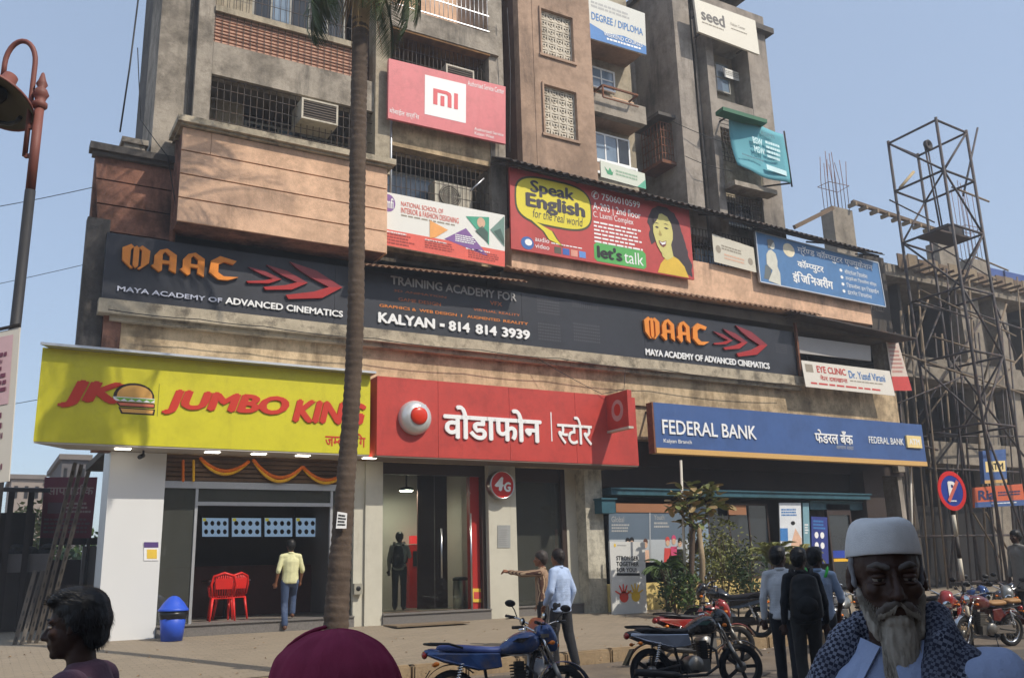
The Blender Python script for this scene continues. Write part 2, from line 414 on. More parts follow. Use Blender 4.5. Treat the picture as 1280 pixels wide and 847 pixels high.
def paver_material():
    m = bpy.data.materials.new('concrete_pavers'); m.use_nodes = True; n = m.node_tree.nodes; l = m.node_tree.links; b = n['Principled BSDF']
    tc = n.new('ShaderNodeTexCoord'); br = n.new('ShaderNodeTexBrick'); br.inputs['Scale'].default_value = 1.0
    br.inputs['Brick Width'].default_value = 0.22; br.inputs['Row Height'].default_value = 0.11; br.inputs['Mortar Size'].default_value = 0.006
    br.inputs['Color1'].default_value = lin((146, 132, 112))+(1,); br.inputs['Color2'].default_value = lin((130, 118, 100))+(1,); br.inputs['Mortar'].default_value = lin((102, 91, 76))+(1,)
    l.new(tc.outputs['Object'], br.inputs['Vector'])
    nz = n.new('ShaderNodeTexNoise'); nz.inputs['Scale'].default_value = 0.9; nz.inputs['Detail'].default_value = 10; l.new(tc.outputs['Object'], nz.inputs['Vector'])
    mp = n.new('ShaderNodeMapRange'); mp.inputs[1].default_value = 0.34; mp.inputs[2].default_value = 0.62; mp.inputs[4].default_value = 0.62; l.new(nz.outputs['Fac'], mp.inputs[0])
    mx = n.new('ShaderNodeMix'); mx.data_type = 'RGBA'; l.new(mp.outputs[0], mx.inputs[0]); l.new(br.outputs[0], mx.inputs[6]); mx.inputs[7].default_value = lin((139, 126, 107))+(1,)
    l.new(mx.outputs[2], b.inputs['Base Color']); b.inputs['Roughness'].default_value = 0.95
    bp = n.new('ShaderNodeBump'); bp.inputs['Strength'].default_value = 0.5; bp.inputs['Distance'].default_value = 0.01; l.new(br.outputs['Fac'], bp.inputs['Height']); bp.invert = True
    l.new(bp.outputs[0], b.inputs['Normal'])
    return m
m_pave = paver_material()
ZK = 0.1           # kerb top; the paving rises gently from the kerb to the shops
pv = MB(); pv.add([(-60, YK+.16, ZK), (90, YK+.16, ZK), (90, YW-.3, ZP), (-60, YW-.3, ZP), (90, 34, ZP), (-60, 34, ZP)], [(0, 1, 2, 3), (3, 2, 4, 5)])
pave = struct('pavement', pv, m_pave)
def pave_z(y): return ZK+(ZP-ZK)*min(1, max(0, (y-YK-.16)/(YW-.3-YK-.16)))
kb = bpy.data.objects.new('kerb', None); COL.objects.link(kb); tag(kb, 'worn concrete kerb along the paved forecourt', None, None, 'structure')
kst = MB(); kst.box(-0.41, 0.41, 0, 0.155, -0.25, ZK+0.01)
bmk = bmesh.new(); me_k = kst.mesh('kerb_stone', mat('kerb_stone', (150, 130, 102), 0.95, 0.25, 3.0, 0.5, 14, dirt=0.5, dirt_rgb=(88, 74, 58), dscale=2))
bmk.from_mesh(me_k); bmesh.ops.bevel(bmk, geom=bmk.edges[:], offset=0.025, segments=2, affect='EDGES'); bmk.to_mesh(me_k); bmk.free()
for i in range(52):
    o = inst(me_k, kb, (-6+i*0.85, YK+random.uniform(-.012, .012), random.uniform(-.018, .0)), (random.uniform(-.01, .01), random.uniform(-.008, .008), random.uniform(-.012, .012)), name='kerb_stone')
# dark patches and oil stains pressed into the tarmac, wheel-worn edge
st_ = MB(); rr = random.Random(44)
for k in range(26):
    cx_, cy_ = rr.uniform(-2, 22), rr.uniform(6.5, 12.1); r_ = rr.uniform(.15, .9); N = 16; ph = rr.uniform(0, 9)
    st_.add([(cx_+math.cos(2*math.pi*i/N)*r_*1.8*(1+.35*noise.noise(Vector((i*.7, ph, 0)))), cy_+math.sin(2*math.pi*i/N)*r_*(1+.35*noise.noise(Vector((i*.9, ph, 4)))), ZR+.016+.0004*k) for i in range(N)], [tuple(range(N))])
o = st_.build('road_stains', mat('tarmac_patch', (84, 77, 69), .9, .3, 3, .3, 40)); tag(o, 'dark oil stains and patches on the dusty road', 'stain', None, 'stuff')
# scraps of paper and leaves on the tarmac
tr = MB()
def scrap(mb, p, s_, seed):
    rr = random.Random(seed); a = rr.uniform(0, 6.28); c_, s2 = math.cos(a)*s_, math.sin(a)*s_
    mb.add([p+Vector((c_, s2, .004)), p+Vector((-s2, c_, .02*rr.random()+.005)), p+Vector((-c_, -s2, .004)), p+Vector((s2*.7, -c_*.8, .015*rr.random()+.004))], [(0, 1, 2, 3)])
for k, (sx, sy) in enumerate([(944, 803), (951, 802), (957, 808), (962, 803), (940, 810), (968, 811), (955, 813)]):
    scrap(tr, onZ(sx, sy, ZR)+Vector((0, 0, .02)), 0.05, k)
o = tr.build('paper_scraps', mat('dirty_paper', (214, 196, 178), 0.9, 0.1, 5)); tag(o, 'torn paper litter on the road beside the three young men', 'litter', None, 'stuff')
tr2 = MB()
for k in range(420):
    rr = random.Random(k+90); X = rr.uniform(0, 22); Yy = rr.uniform(9, 17.5) if k % 3 else rr.uniform(11.5, 12.2)
    scrap(tr2, Vector((X, Yy, (pave_z(Yy)+.004 if Yy > YK+.2 else .015))), rr.uniform(.012, .03), k)
o = tr2.build('ground_litter', mat('dry_leaf_litter', (150, 124, 92), 0.95, 0.3, 3)); tag(o, 'scattered dry leaves and grit on road and pavement', 'litter', None, 'stuff')
# ------------------------------------------------------------------ the shop building
BL = thing('shop_building', 'weathered multi-storey shop and flats building with pink, beige and grey concrete front', 'building', (12.0, YW, 0))
def bpart(name, mb, m, par=BL): return mb.build(name, m, par)
def bbox(name, m, x0, y0, x1, y1, Y, depth, par=BL): mb = MB(); pbox(mb, x0, y0, x1, y1, Y, depth); return bpart(name, mb, m, par)
def wbox(name, m, x0, x1, y0, y1, z0, z1, par=BL): mb = MB(); mb.box(x0, x1, y0, y1, z0, z1); return bpart(name, mb, m, par)
ZT = 19.600; ZF = 0.55
XL = PX(175, 0, 18.4)           # left end of the upper floors
# cores behind everything (closed volumes)
XB0 = PX(203, 0, 18.2)
wbox('wall', m_concdark, XB0+.002, 13.6, 19.7, 21.0, 8.0, ZT)
wbox('wall', m_void, 4.2, 13.598, 19.701, 24.0, 3.950, ZT-.01)
wbox('wall', m_grey, 13.6, 20.2, 19.7, 24.0, 3.950, 18.210)
wbox('wall', m_void, 20.2, 24.6, 19.7, 24.0, 3.950, 10.503)
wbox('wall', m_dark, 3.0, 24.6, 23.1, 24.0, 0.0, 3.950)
wbox('floor_slab', m_void, 2.1, 24.6, 18.32, 23.1, 3.810, 3.950)
wbox('side_wall', m_grey, 24.4, 24.6, 18.4, 23.1, 0, 3.810)
# beige band over the shops
xb0, xb1 = PX(152, 400, YW), PX(1121, 500, YW)
XSP = PX(757, 560, YW)
wbox('band_wall', m_beige, xb0, XSP, YW, 18.3, 3.638, 6.320)
wbox('band_wall', m_beige, XSP+.002, xb1, YW, 18.3, 4.42, 6.320)
wbox('recess_wall', mat('brown_bank_wall', (52, 42, 38), .9, .2, 2), XSP+.002, xb1+.3, 18.31, 18.5, 3.8, 4.42)  # dark brown fill put in as shading under the blue fascia
wbox('band_pilaster', m_pinkdirty, PX(129, 400, YW), xb0-.01, YW-.06, 18.3, 3.638, 6.320)
wbox('band_ledge', m_beige, 6.4, xb1-.02, YW-.07, YW-.002, 5.264, 5.339)
wbox('side_wall', m_concdark, PX(96, 420, 18.05), PX(129, 400, YW)-.01, YW+.05, 18.3, 3.810, 8.102)
wbox('string_course', m_ledge, PX(124, 372, 17.75), PX(1004, 471, 17.75), 17.72, YW-.004, PZ(560, 427, 17.75)-.16, PZ(560, 421, 17.75))
wbox('string_course', m_ledge, PX(140, 372, 17.75), PX(1004, 471, 17.75), 17.84, YW-.006, PZ(560, 427, 17.75)-.26, PZ(560, 427, 17.75)-.165)
# recess wall behind the long black sign and up to the first floor, near-black in place of shadow
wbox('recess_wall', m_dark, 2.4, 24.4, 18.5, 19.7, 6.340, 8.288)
# ---- left wing: stained pink panels with a ledge
xw0, xw1 = PX(119, 200, 18.1), PX(221, 240, 18.1)
wbox('wing_wall', m_pinkdirty, PX(104, 345, 18.2)+.03, xw1, 18.22, 18.5, 6.6, PZ(119, 190, 18.1))
zz = [6.530, 7.316, 7.871, 8.424, 8.927, PZ(119, 190, 18.1)]
for a, b in zip(zz[:-1], zz[1:]):
    fx = lambda z: xw0+.28*(zz[-1]-z)/(zz[-1]-6.530); mb = MB(); mb.prism([(fx(a), 18.1, a+.015), (xw1, 18.1, a+.015), (xw1, 18.1, b-.015), (fx(b), 18.1, b-.015)], (0, .118, 0)); mb.build('cladding_panel', m_pinkdirty, BL, fix=True)
wl = MB(); wl.box(xw0-.12, xw1, 17.92, 18.22, zz[-1], zz[-1]+.14); wl.box(xw0-.06, xw1, 18, 18.22, zz[-1]-.08, zz[-1]); bpart('wing_ledge', wl, m_concdark)
# drain pipe between wing and balcony box
pd = MB(); xd = PX(220, 240, 17.85); pd.cyl((xd, 17.95, 7.363), (xd, 17.95, 10.057), .06, 10); bpart('drain_pipe', pd, m_pinkdirty)
# ---- upper left walls
zl = zz[-1]+.14
wbox('wall', m_conc, XB0, PX(243, 0, 18.2), 18.2, 19.7, zl-.1, ZT)
wbox('pilaster', m_concdark, PX(243, 0, 18.1)+.0, PX(250, 0, 18.1), 18.1, 19.7, zl-.1, ZT)
wbox('pilaster', m_conc, PX(250, 0, 17.95), PX(270, 0, 17.95), 17.95, 19.7, 9.836, ZT)
pb = MB(); x_ = PX(160, 150, 18.4); pb.box(x_-.05, x_+.35, 18.25, 18.8, zl-.02, zl+.25); pb.box(x_-.1, x_+.4, 18.2, 18.85, zl+.25, zl+.36); bpart('parapet_block', pb, m_conc)
# ---- pink balcony box
YB = 17.25
x0, x1 = PX(226, 200, YB), PX(484, 260, YB); zt, zb = PZ(350, 183, YB), PZ(350, 296, YB)
wbox('balcony_box', m_pinkdirty, x0+.03, x1-.03, YB+.05, 18.1, zb+.02, zt)
rows = 4; hh = (zt-zb)/rows
for i in range(rows):
    z0_, z1_ = zb+i*hh+.014, zb+(i+1)*hh-.014
    cuts = [x0, x0+(0.55 if i == 3 else 9), x1] if i == 3 else [x0, x1]
    for a, b in zip(cuts[:-1], cuts[1:]): wbox('cladding_panel', m_pink, a+.004, b-.004, YB, YB+.048, z0_, z1_)
    wbox('cladding_panel', m_pink, x1-.028, x1+.02, YB+.05, 18.1, z0_, z1_)
wl = MB(); wl.box(x0-.12, x1+.14, YB-.16, 18.1, zt+.05, zt+.18); wl.box(x0-.05, x1+.07, YB-.08, 18.1, zt, zt+.05); bpart('balcony_ledge', wl, m_ledge)
zfl = zt+.18
# ---- windows, grilles, air conditioners
m_grl = mat('grille_iron', (66, 58, 52), 0.7, 0.2, 6, dirt=0.4, dirt_rgb=(110, 78, 56), dscale=5)
m_sash = mat('window_frame_grey', (150, 148, 140), 0.6, 0.1, 3)
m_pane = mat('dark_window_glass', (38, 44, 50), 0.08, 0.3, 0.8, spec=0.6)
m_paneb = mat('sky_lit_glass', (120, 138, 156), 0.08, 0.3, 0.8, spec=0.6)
def grille(x0, x1, z0, z1, Y, nx, nz, r=.008, name='grille', m=None, par=BL):
    mb = MB()
    for i in range(nx+1):
        x = x0+(x1-x0)*i/nx; mb.box(x-r, x+r, Y-r, Y+r, z0, z1)
    for j in range(nz+1):
        z = z0+(z1-z0)*j/nz; mb.box(x0, x1, Y-r*2.3, Y-r*1.05, z-r, z+r)
    return mb.build(name, m or m_grl, par)
def window(x0, x1, z0, z1, Y, cols, rows=1, fr=.05, panem=None, framem=None, par=BL):
    mb = MB(); d = .06
    mb.box(x0, x1, Y, Y+d, z0, z0+fr); mb.box(x0, x1, Y, Y+d, z1-fr, z1)
    mb.box(x0, x0+fr, Y, Y+d, z0+fr, z1-fr); mb.box(x1-fr, x1, Y, Y+d, z0+fr, z1-fr)
    for i in range(1, cols):
        x = x0+(x1-x0)*i/cols; mb.box(x-fr*.4, x+fr*.4, Y+.004, Y+d-.004, z0+fr, z1-fr)
    for j in range(1, rows):
        z = z0+(z1-z0)*j/rows; mb.box(x0+fr, x1-fr, Y+.008, Y+d-.008, z-fr*.4, z+fr*.4)
    wo_ = mb.build('window', framem or m_sash, par)
    for i in range(cols):
        for j in range(rows):
            a, b = x0+fr+(x1-x0-2*fr)*i/cols, x0+fr+(x1-x0-2*fr)*(i+1)/cols
            c, e = z0+fr+(z1-z0-2*fr)*j/rows, z0+fr+(z1-z0-2*fr)*(j+1)/rows
            t = random.uniform(-.012, .012)
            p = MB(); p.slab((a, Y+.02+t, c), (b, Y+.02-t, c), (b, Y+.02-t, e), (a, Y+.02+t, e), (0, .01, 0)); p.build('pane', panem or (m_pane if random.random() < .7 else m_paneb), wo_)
    return wo_
m_ac = mat('aircon_casing', (196, 188, 170), 0.6, 0.08, 3, dirt=0.4, dirt_rgb=(120, 104, 82), streak=.5)
def aircon(label, x0, x1, z0, z1, Y, dp=.45, fan=False, group='air conditioners on the building front'):
    t = thing('air_conditioner', label, 'air conditioner', ((x0+x1)/2, Y, z0), 0, group)
    mb = MB(); mb.box(x0, x1, Y, Y+dp, z0, z1); mb.build('casing', m_ac, t)
    fr = .04; g_ = MB()
    if fan:
        cx_, cz_ = x0+(x1-x0)*.4, (z0+z1)/2; r_ = (z1-z0)*.42
        g_.lathe([(r_, -.02), (r_, -.03), (r_*.9, -.03), (r_*.9, -.005), (0.001, -.005)], (cx_, Y, cz_), 'Y', 24); g_.build('fan_opening', m_dark, t)
        h_ = MB()
        for k in range(5): h_.lathe([(r_*(.2+.17*k), -.036), (r_*(.2+.17*k)+.008, -.04), (r_*(.2+.17*k)+.016, -.036)], (cx_, Y, cz_), 'Y', 24)
        h_.bar((cx_-r_, Y-.038, cz_), (cx_+r_, Y-.038, cz_), .012, .012); h_.bar((cx_, Y-.038, cz_-r_), (cx_, Y-.038, cz_+r_), .012, .012, (0, 1, 0)); h_.build('fan_guard', m_ac, t)
    else:
        g_.box(x0+fr, x1-fr, Y-.012, Y-.002, z0+fr, z1-fr); g_.build('grille_backing', mat('aircon_dark', (52, 46, 42), .8), t)
        for k in range(7):
            z = z0+fr+(z1-z0-2*fr)*(k+.5)/7; s_ = MB(); s_.box(x0+fr, x1-fr, Y-.026, Y-.013, z-.008, z+.008); s_.build('louvre', mat('aircon_louvre', (104, 92, 80), .7), t)
        h_ = MB(); h_.box(x0, x1, Y-.03, Y-.001, z1-fr, z1); h_.box(x0, x1, Y-.03, Y-.001, z0, z0+fr); h_.box(x0, x0+fr, Y-.03, Y-.001, z0+fr, z1-fr); h_.box(x1-fr, x1, Y-.03, Y-.001, z0+fr, z1-fr); h_.build('front_frame', m_ac, t)
    return t
# ---- bay behind the pink box (second floor) and above
YC = 17.95
xa, xe = PX(270, 0, YC), PX(470, 60, YC)
zb0, zb1 = PZ(350, 112, YC), PZ(350, 73, YC)
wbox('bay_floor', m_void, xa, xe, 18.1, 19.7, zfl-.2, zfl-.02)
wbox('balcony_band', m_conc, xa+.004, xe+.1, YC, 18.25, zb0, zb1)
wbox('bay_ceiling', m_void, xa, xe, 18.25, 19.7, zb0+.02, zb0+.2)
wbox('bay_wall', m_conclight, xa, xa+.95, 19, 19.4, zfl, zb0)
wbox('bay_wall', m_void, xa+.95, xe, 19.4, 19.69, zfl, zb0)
window(xa+1.0, xa+2.15, zfl+.25, zb0-.3, 19.1, 3)
window(xa+2.3, xe-.1, zfl+.25, zb0-.3, 19.2, 2)
grille(xa+.02, xe-.03, zfl+.02, zb0-.02, 18.05, 26, 6, .006)
x_, z_ = PX(377, 122, 17.8), PZ(377, 122, 17.8)
aircon('boxy window air conditioner jutting out above the pink balcony ledge', x_, PX(422, 150, 17.8), PZ(422, 158, 17.8), z_, 17.8, .7)
zs0 = zb1; zs1 = PZ(350, 36, YC)
wbox('brick_infill', mat('pink_infill', (150, 114, 98), .9, .15, 2, .2, 30, dirt=.5, dirt_rgb=(96, 74, 64), dscale=1.5), xa+.004, xe-.3, YC+.12, 18.4, zs0, zs1)
nsl = 9
for k in range(nsl):
    z = zs0+(zs1-zs0)*(k+.3)/nsl; wbox('louvre_slat', mat('pink_slat', (192, 150, 128), .9, .15, 3), xa+.01, xe-.3, YC+.05, YC+.118, z, z+(zs1-zs0)/nsl*.55)
grille(xa+.02, xe-.32, zs0, zs1, YC+.02, 22, 3, .006)
wbox('window_sill', m_conclight, xa, xe-.28, YC-.05, 18.4, zs1, zs1+.14)
window(xa+.9, xa+3.1, zs1+.14, zs1+1.7, 18.5, 5)
wbox('bay_wall', m_conclight, xa+.004, xa+.88, 18.4, 18.8, zs1+.14, zs1+1.9)
grille(xa+.02, xe-.32, zs1+.14, ZT-.4, YC+.03, 24, 16, .006)
wbox('bay_wall', m_void, xa, xe, 18.7, 19.69, zs1+1.7, ZT)
wbox('bay_side', mat('dark_recess_strip', (72, 56, 48), .8, .2, 3), xe-.3, xe, 18.3, 18.5, zs0+.1, ZT)  # dark brown strip filling the recess beside the pier
# ---- pier and middle bay
xp0, xp1 = PX(470, 60, 17.85), PX(488, 60, 17.85)
wbox('pier', m_conclight, xp0, xp1, 17.85, 19.7, zfl-.02, ZT)
pp = MB(); pp.cyl((xp1+.05, 17.9, 8.998), (xp1+.05, 17.9, 12.259), .03, 8); bpart('drain_pipe', pp, m_alu)
xf0, xf1, xg1 = xp1+.002, PX(612, 120, 17.9), PX(630, 120, 17.9)
wbox('pier', m_conc, xf1, xg1, 17.9, 19.7, 8.380, ZT)
zq = lambda px, py: PZ(px, py, 17.9)
# third-floor slab with railing
zc0, zc1 = zq(550, 52), zq(550, 27)
wbox('balcony_band', m_conc, xf0, xf1+.25, 17.8, 18.4, zc0, zc1)
wbox('bay_ceiling', mat('rusted_soffit', (126, 92, 54), .95, .3, 4, dirt=.5, dirt_rgb=(60, 44, 32), dscale=3), xf0, xf1, 17.82, 19.7, zc0-.06, zc0-.004)
wbox('bay_wall', m_pink, xf0, xf1, 18.7, 19.69, zc1, ZT)
mb = MB()
for k in range(22):
    x = xf0+.05+(xf1-xf0-.1)*k/21; mb.cyl((x, 17.84, zc1), (x, 17.84, zc1+1.0), .009, 5)
for z in (zc1+.08, zc1+.52, zc1+1.0): mb.bar((xf0, 17.84, z), (xf1, 17.84, z), .025, .025)
bpart('railing', mb, m_alu)
# second-floor recess above the pink-red board
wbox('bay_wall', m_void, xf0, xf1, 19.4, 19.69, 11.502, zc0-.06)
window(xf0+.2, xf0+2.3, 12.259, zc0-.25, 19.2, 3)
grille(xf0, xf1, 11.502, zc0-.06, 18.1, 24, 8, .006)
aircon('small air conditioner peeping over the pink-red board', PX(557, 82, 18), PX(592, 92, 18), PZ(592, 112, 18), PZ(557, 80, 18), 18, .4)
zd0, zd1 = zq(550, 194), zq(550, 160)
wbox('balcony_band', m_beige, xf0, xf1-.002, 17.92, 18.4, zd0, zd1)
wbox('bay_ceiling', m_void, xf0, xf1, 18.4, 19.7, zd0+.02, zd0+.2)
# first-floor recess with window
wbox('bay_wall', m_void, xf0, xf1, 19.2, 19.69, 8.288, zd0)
window(xf0+.02, xf0+1.55, 9.351, zd0-.25, 18.7, 2, panem=m_paneb)
window(xf0+1.6, xf0+2.2, 9.351, zd0-.25, 18.7, 1)
grille(xf0, xf1, 8.821, zd0-.1, 18.05, 22, 7, .006)
aircon('outdoor air conditioner with round fan behind bars above the white fashion board', PX(543, 225, 18.2), PX(590, 240, 18.2), PZ(560, 262, 18.2), PZ(560, 229, 18.2), 18.2, .35, True)
mb = MB(); mb.cyl((PX(590, 240, 17.7), 17.8, PZ(590, 237, 17.7)), (PX(605, 225, 17.7), 17.7, PZ(605, 223, 17.7)), .02, 8); bpart('pipe_stub', mb, m_alu)
wbox('sill_wall', m_beige, xf0, xf1, 18, 18.4, 8.334, 8.821)
# ---- stair tower with lattice windows
YT = 17.7
xt0, xt1 = PX(651, 120, YT), PX(741, 100, YT)
ztb = 9.969
jx = [(675, 11, 717, 79), (680, 106, 722, 177)]
m_jali = mat('cement_lattice', (210, 200, 182), .9, .15, 4, .2, 30, dirt=.3, dirt_rgb=(110, 98, 84))
holes = []
for (a, b, c, d) in jx:
    p, q = onY(a, b, YT), onY(c, d, YT); holes.append((p.x, q.x, q.z, p.z))
holes.append((holes[0][0], holes[0][1], holes[0][2]+2.95, holes[0][3]+2.95))
hx0 = min(h[0] for h in holes); hx1 = max(h[1] for h in holes)
holes = [(hx0, hx1, h[2], h[3]) for h in holes]
tw = MB(); tw.box(xt0, hx0, YT, YT+.25, ztb, ZT); tw.box(hx1, xt1, YT, YT+.25, ztb, ZT)
zs_ = sorted(holes, key=lambda h: h[2]); prev = ztb
for h in zs_: tw.box(hx0, hx1, YT, YT+.25, prev, h[2]); prev = h[3]
tw.box(hx0, hx1, YT, YT+.25, prev, ZT)
bpart('stair_tower_wall', tw, m_tan)
wbox('stair_tower_side', mat('shade_side_render', (112, 84, 70), .93, .15, 1.2, .2, 26, dirt=.5, dirt_rgb=(66, 54, 48), streak=.6), xt0+.002, xt1-.002, YT+.25, 19.7, ztb, ZT)  # tower side darker than the front; its shade is put into the colour
tg = MB(); xg_ = xt0+.42; tg.box(xg_, xg_+.025, YT-.012, YT-.002, ztb, ZT); bpart('render_joint', tg, m_tan)
for h in holes:
    x0, x1, z0, z1 = h
    fr = MB()
    for a in ((x0-.05, x1+.05, z1, z1+.06), (x0-.08, x1+.08, z0-.07, z0), (x0-.05, x0, z0, z1), (x1, x1+.05, z0, z1)): fr.box(a[0], a[1], YT-.05, YT-.003, a[2], a[3])
    wn = fr.build('lattice_window', m_tan, BL)
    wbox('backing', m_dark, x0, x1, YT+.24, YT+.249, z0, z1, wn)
    nc, nr = 4, 6; cw, ch = (x1-x0)/nc, (z1-z0)/nr
    for i in range(nc):
        for j in range(nr):
            la = MB(); cx_, cz_ = x0+cw*(i+.5), z0+ch*(j+.5); t = .032
            A = Vector((cx_, YT+.09, cz_)); w2, h2 = cw*.49, ch*.49
            la.box(cx_-w2, cx_+w2, YT+.06, YT+.12, cz_-h2, cz_-h2+t*.7); la.box(cx_-w2, cx_+w2, YT+.06, YT+.12, cz_+h2-t*.7, cz_+h2)
            la.box(cx_-w2, cx_-w2+t*.7, YT+.061, YT+.119, cz_-h2+t*.7, cz_+h2-t*.7); la.box(cx_+w2-t*.7, cx_+w2, YT+.061, YT+.119, cz_-h2+t*.7, cz_+h2-t*.7)
            for sx_, sz_ in ((1, 1), (-1, 1)): la.bar(A+Vector((-w2*sx_, 0, -h2*sz_)), A+Vector((w2*sx_, 0, h2*sz_)), .05, t, (0, 1, 0))
            la.lathe([(h2*.30, -.03), (h2*.55, -.03), (h2*.55, .03), (h2*.30, .03), (h2*.30, -.03)], A, 'Y', 10, False)
            la.build('lattice_tile', m_jali, wn)
# ---- bay right of the tower
xi0, xi1 = xt1+.002, PX(806, 120, 18)
zi = lambda px, py: PZ(px, py, 18)
wbox('bay_wall', m_conclight, xi0, xi1+.2, 18.8, 19.69, 10.145, 18.056)
za0, za1 = zi(775, 147), zi(775, 125)
wbox('balcony_band', m_conc, xi0, xi1, 18, 18.25, za0, za1)
wbox('bay_ceiling', m_tan, xi0, xi1, 18.25, 18.8, za0+.01, za0+.18)
window(xi0+.03, xi0+1.45, zi(765, 98), zi(765, 72), 18.6, 3, 2, panem=m_paneb, framem=m_w)
wbox('bay_wall', m_pink, xi0, xi1+.2, 18.74, 18.79, za1, zi(765, 100))
z20 = zi(772, 57)
wbox('balcony_band', m_tan, xi0, xi1, 18, 18.8, z20-.05, z20+.5)
window(xi0+.05, xi0+1.75, zi(770, 193), zi(770, 158), 18.5, 4, 1, framem=m_w)
wbox('bay_wall', m_conclight, xi0, xi1, 18.52, 18.78, 10.233, zi(770, 196))
window(xi0+.05, xi0+1.9, zi(772, 212), zi(772, 195), 18.4, 3, 1, .07, panem=m_tan, framem=m_w)
mb = MB(); xr0, xr1 = PX(753, 105, 17.7), PX(797, 118, 17.7); zr = PZ(775, 113, 17.7)
mb.bar((xr0, 17.7, zr), (xr1, 17.7, zr), .05, .05); mb.bar((xr0, 17.7, zr), (xr0, 17.7, zr-.35), .04, .04, (0, 1, 0)); mb.bar((xr0, 17.7, zr), (xr0, 18.1, zr), .04, .04); mb.bar((xr1, 17.7, zr), (xr1, 18.1, zr), .04, .04); mb.bar((xr0, 17.7, zr-.35), (xr1, 17.7, zr-.35), .03, .03)
bpart('flower_rack', mb, m_rust)
# ---- block at the far end
YJ = 17.8
J = lambda px, py=100: PX(px, py, YJ)
zj = lambda px, py: PZ(px, py, YJ)
ztop = zj(900, -3)+.3
xj = [J(848), J(868), J(885), J(894), J(938), J(962)]
wbox('end_block_wall', m_grey, xj[0], xj[1], YJ, 19.7, 10.145, 18.365)
wbox('end_block_wall', m_concdark, xj[1], xj[2], YJ+.45, 19.7, 10.145, 18.210)  # recess channel darker than the piers; its shadow is put into the colour
wbox('end_block_wall', m_grey, xj[2], xj[3], YJ-.02, 19.7, 10.145, 18.287)
wbox('end_block_wall', m_grey, xj[4], xj[5], YJ, 19.7, 10.145, 18.056)
wbox('end_block_back', m_conclight, xj[3], xj[4], YJ+.7, 19.7, 10.145, 18.056)
rt = MB(); rt.box(xj[0]-.15, xj[4]+.05, YJ-.25, 19.9, 18.365, 18.519); bpart('roof_slab', rt, m_concdark)
rt = MB(); rt.box(xj[4]+.05, xj[5]+.2, YJ-.2, 19.9, zj(950, 42), zj(950, 42)+.18); bpart('roof_slab', rt, m_concdark)
z1_, z0_ = zj(915, 60), zj(915, 100)
wbox('lintel', m_grey, xj[3], xj[4], YJ, YJ+.7, zj(915, 55), 18.056)
window(xj[3]+.05, xj[4]-.3, zj(910, 102), zj(910, 66), YJ+.55, 2, 2, panem=m_paneb, framem=m_sash)
wbox('apron_wall', m_grey, xj[3], xj[4], YJ+.01, YJ+.3, zj(915, 162), zj(915, 128))
wbox('apron_wall', m_conclight, xj[3], xj[4], YJ-.1, YJ+.3, zj(925, 238), zj(925, 214))
wbox('chajja', m_conc, xj[3]-.1, xj[4]+.1, YJ-.5, YJ-.11, zj(925, 242)-.04, zj(925, 238))
window(xj[3]+.05, xj[4]-.05, zj(925, 275), zj(925, 245), YJ+.4, 2, 1)
grille(xj[3], xj[4], zj(930, 285), zj(930, 246), YJ+.1, 14, 6, .007)
grille(xj[3], xj[3]+.5, zj(905, 200), zj(905, 140), YJ+.02, 4, 12, .008)
# window cage on the side of the end block
cg = MB(); xs_ = xj[0]-.42; y_a, y_b = 18.25, 19.1; zc_a, zc_b = zj(825, 188), zj(825, 140)
for k in range(7):
    y = y_a+(y_b-y_a)*k/6; cg.box(xs_-.01, xs_+.01, y-.01, y+.01, zc_a, zc_b)
for k in range(6):
    z = zc_a+(zc_b-zc_a)*k/5; cg.box(xs_-.02, xj[0], y_a-.01, y_a+.01, z-.01, z+.01); cg.box(xs_-.02, xs_-.005, y_a, y_b, z-.01, z+.01)
for k in range(5):
    x = xs_+.42*k/4; cg.box(x-.01, x+.01, y_a-.02, y_a-.005, zc_a, zc_b)
cg.box(xs_-.1, xj[0], y_a-.1, y_b, zc_a-.12, zc_a-.02); bpart('window_cage', cg, m_rust)
ch = MB(); ch.box(xs_-.2, xj[0], y_a-.2, y_b+.2, zc_b+.1, zc_b+.2); bpart('chajja', ch, m_concdark)
# pipes up the channel of the end block
pp = MB()
for k, xx in enumerate((xj[1]+.08, xj[1]+.2, xj[2]-.06)): pp.cyl((xx, YJ+.38, 10.145), (xx, YJ+.38, 17.665), .04, 8)
bpart('soil_pipe', pp, m_grey)
# ---- first floor on the right behind the hung boards
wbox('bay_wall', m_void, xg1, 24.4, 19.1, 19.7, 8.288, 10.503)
wbox('pink_band', m_pink, PX(640, 340, 17.6), PX(1090, 400, 17.6), 17.6, 18, PZ(1080, 404, 17.6), PZ(880, 330, 17.6)+.05)
wbox('bay_floor', m_void, 10.2, 24.4, 17.8, 19.1, 7.918, 8.177)
grille(xg1+.1, PX(1095, 330, 17.8), 8.821, 10.322, 17.75, 110, 6, .008)
for (a, b) in ((866, 890), (1020, 1060)):
    window(PX(a, 300, 18.8), PX(b, 300, 18.8)+.6, 8.910, 10.057, 18.8, 2, panem=m_paneb)
bl_ = MB(); x_ = PX(868, 300, 18.5)
for k in range(14): bl_.box(x_+.1*k, x_+.1*k+.085, 18.5, 18.51, 9.263, 10.101)
bpart('vertical_blind', bl_, mat('pale_blue_blind', (176, 196, 214), .7))
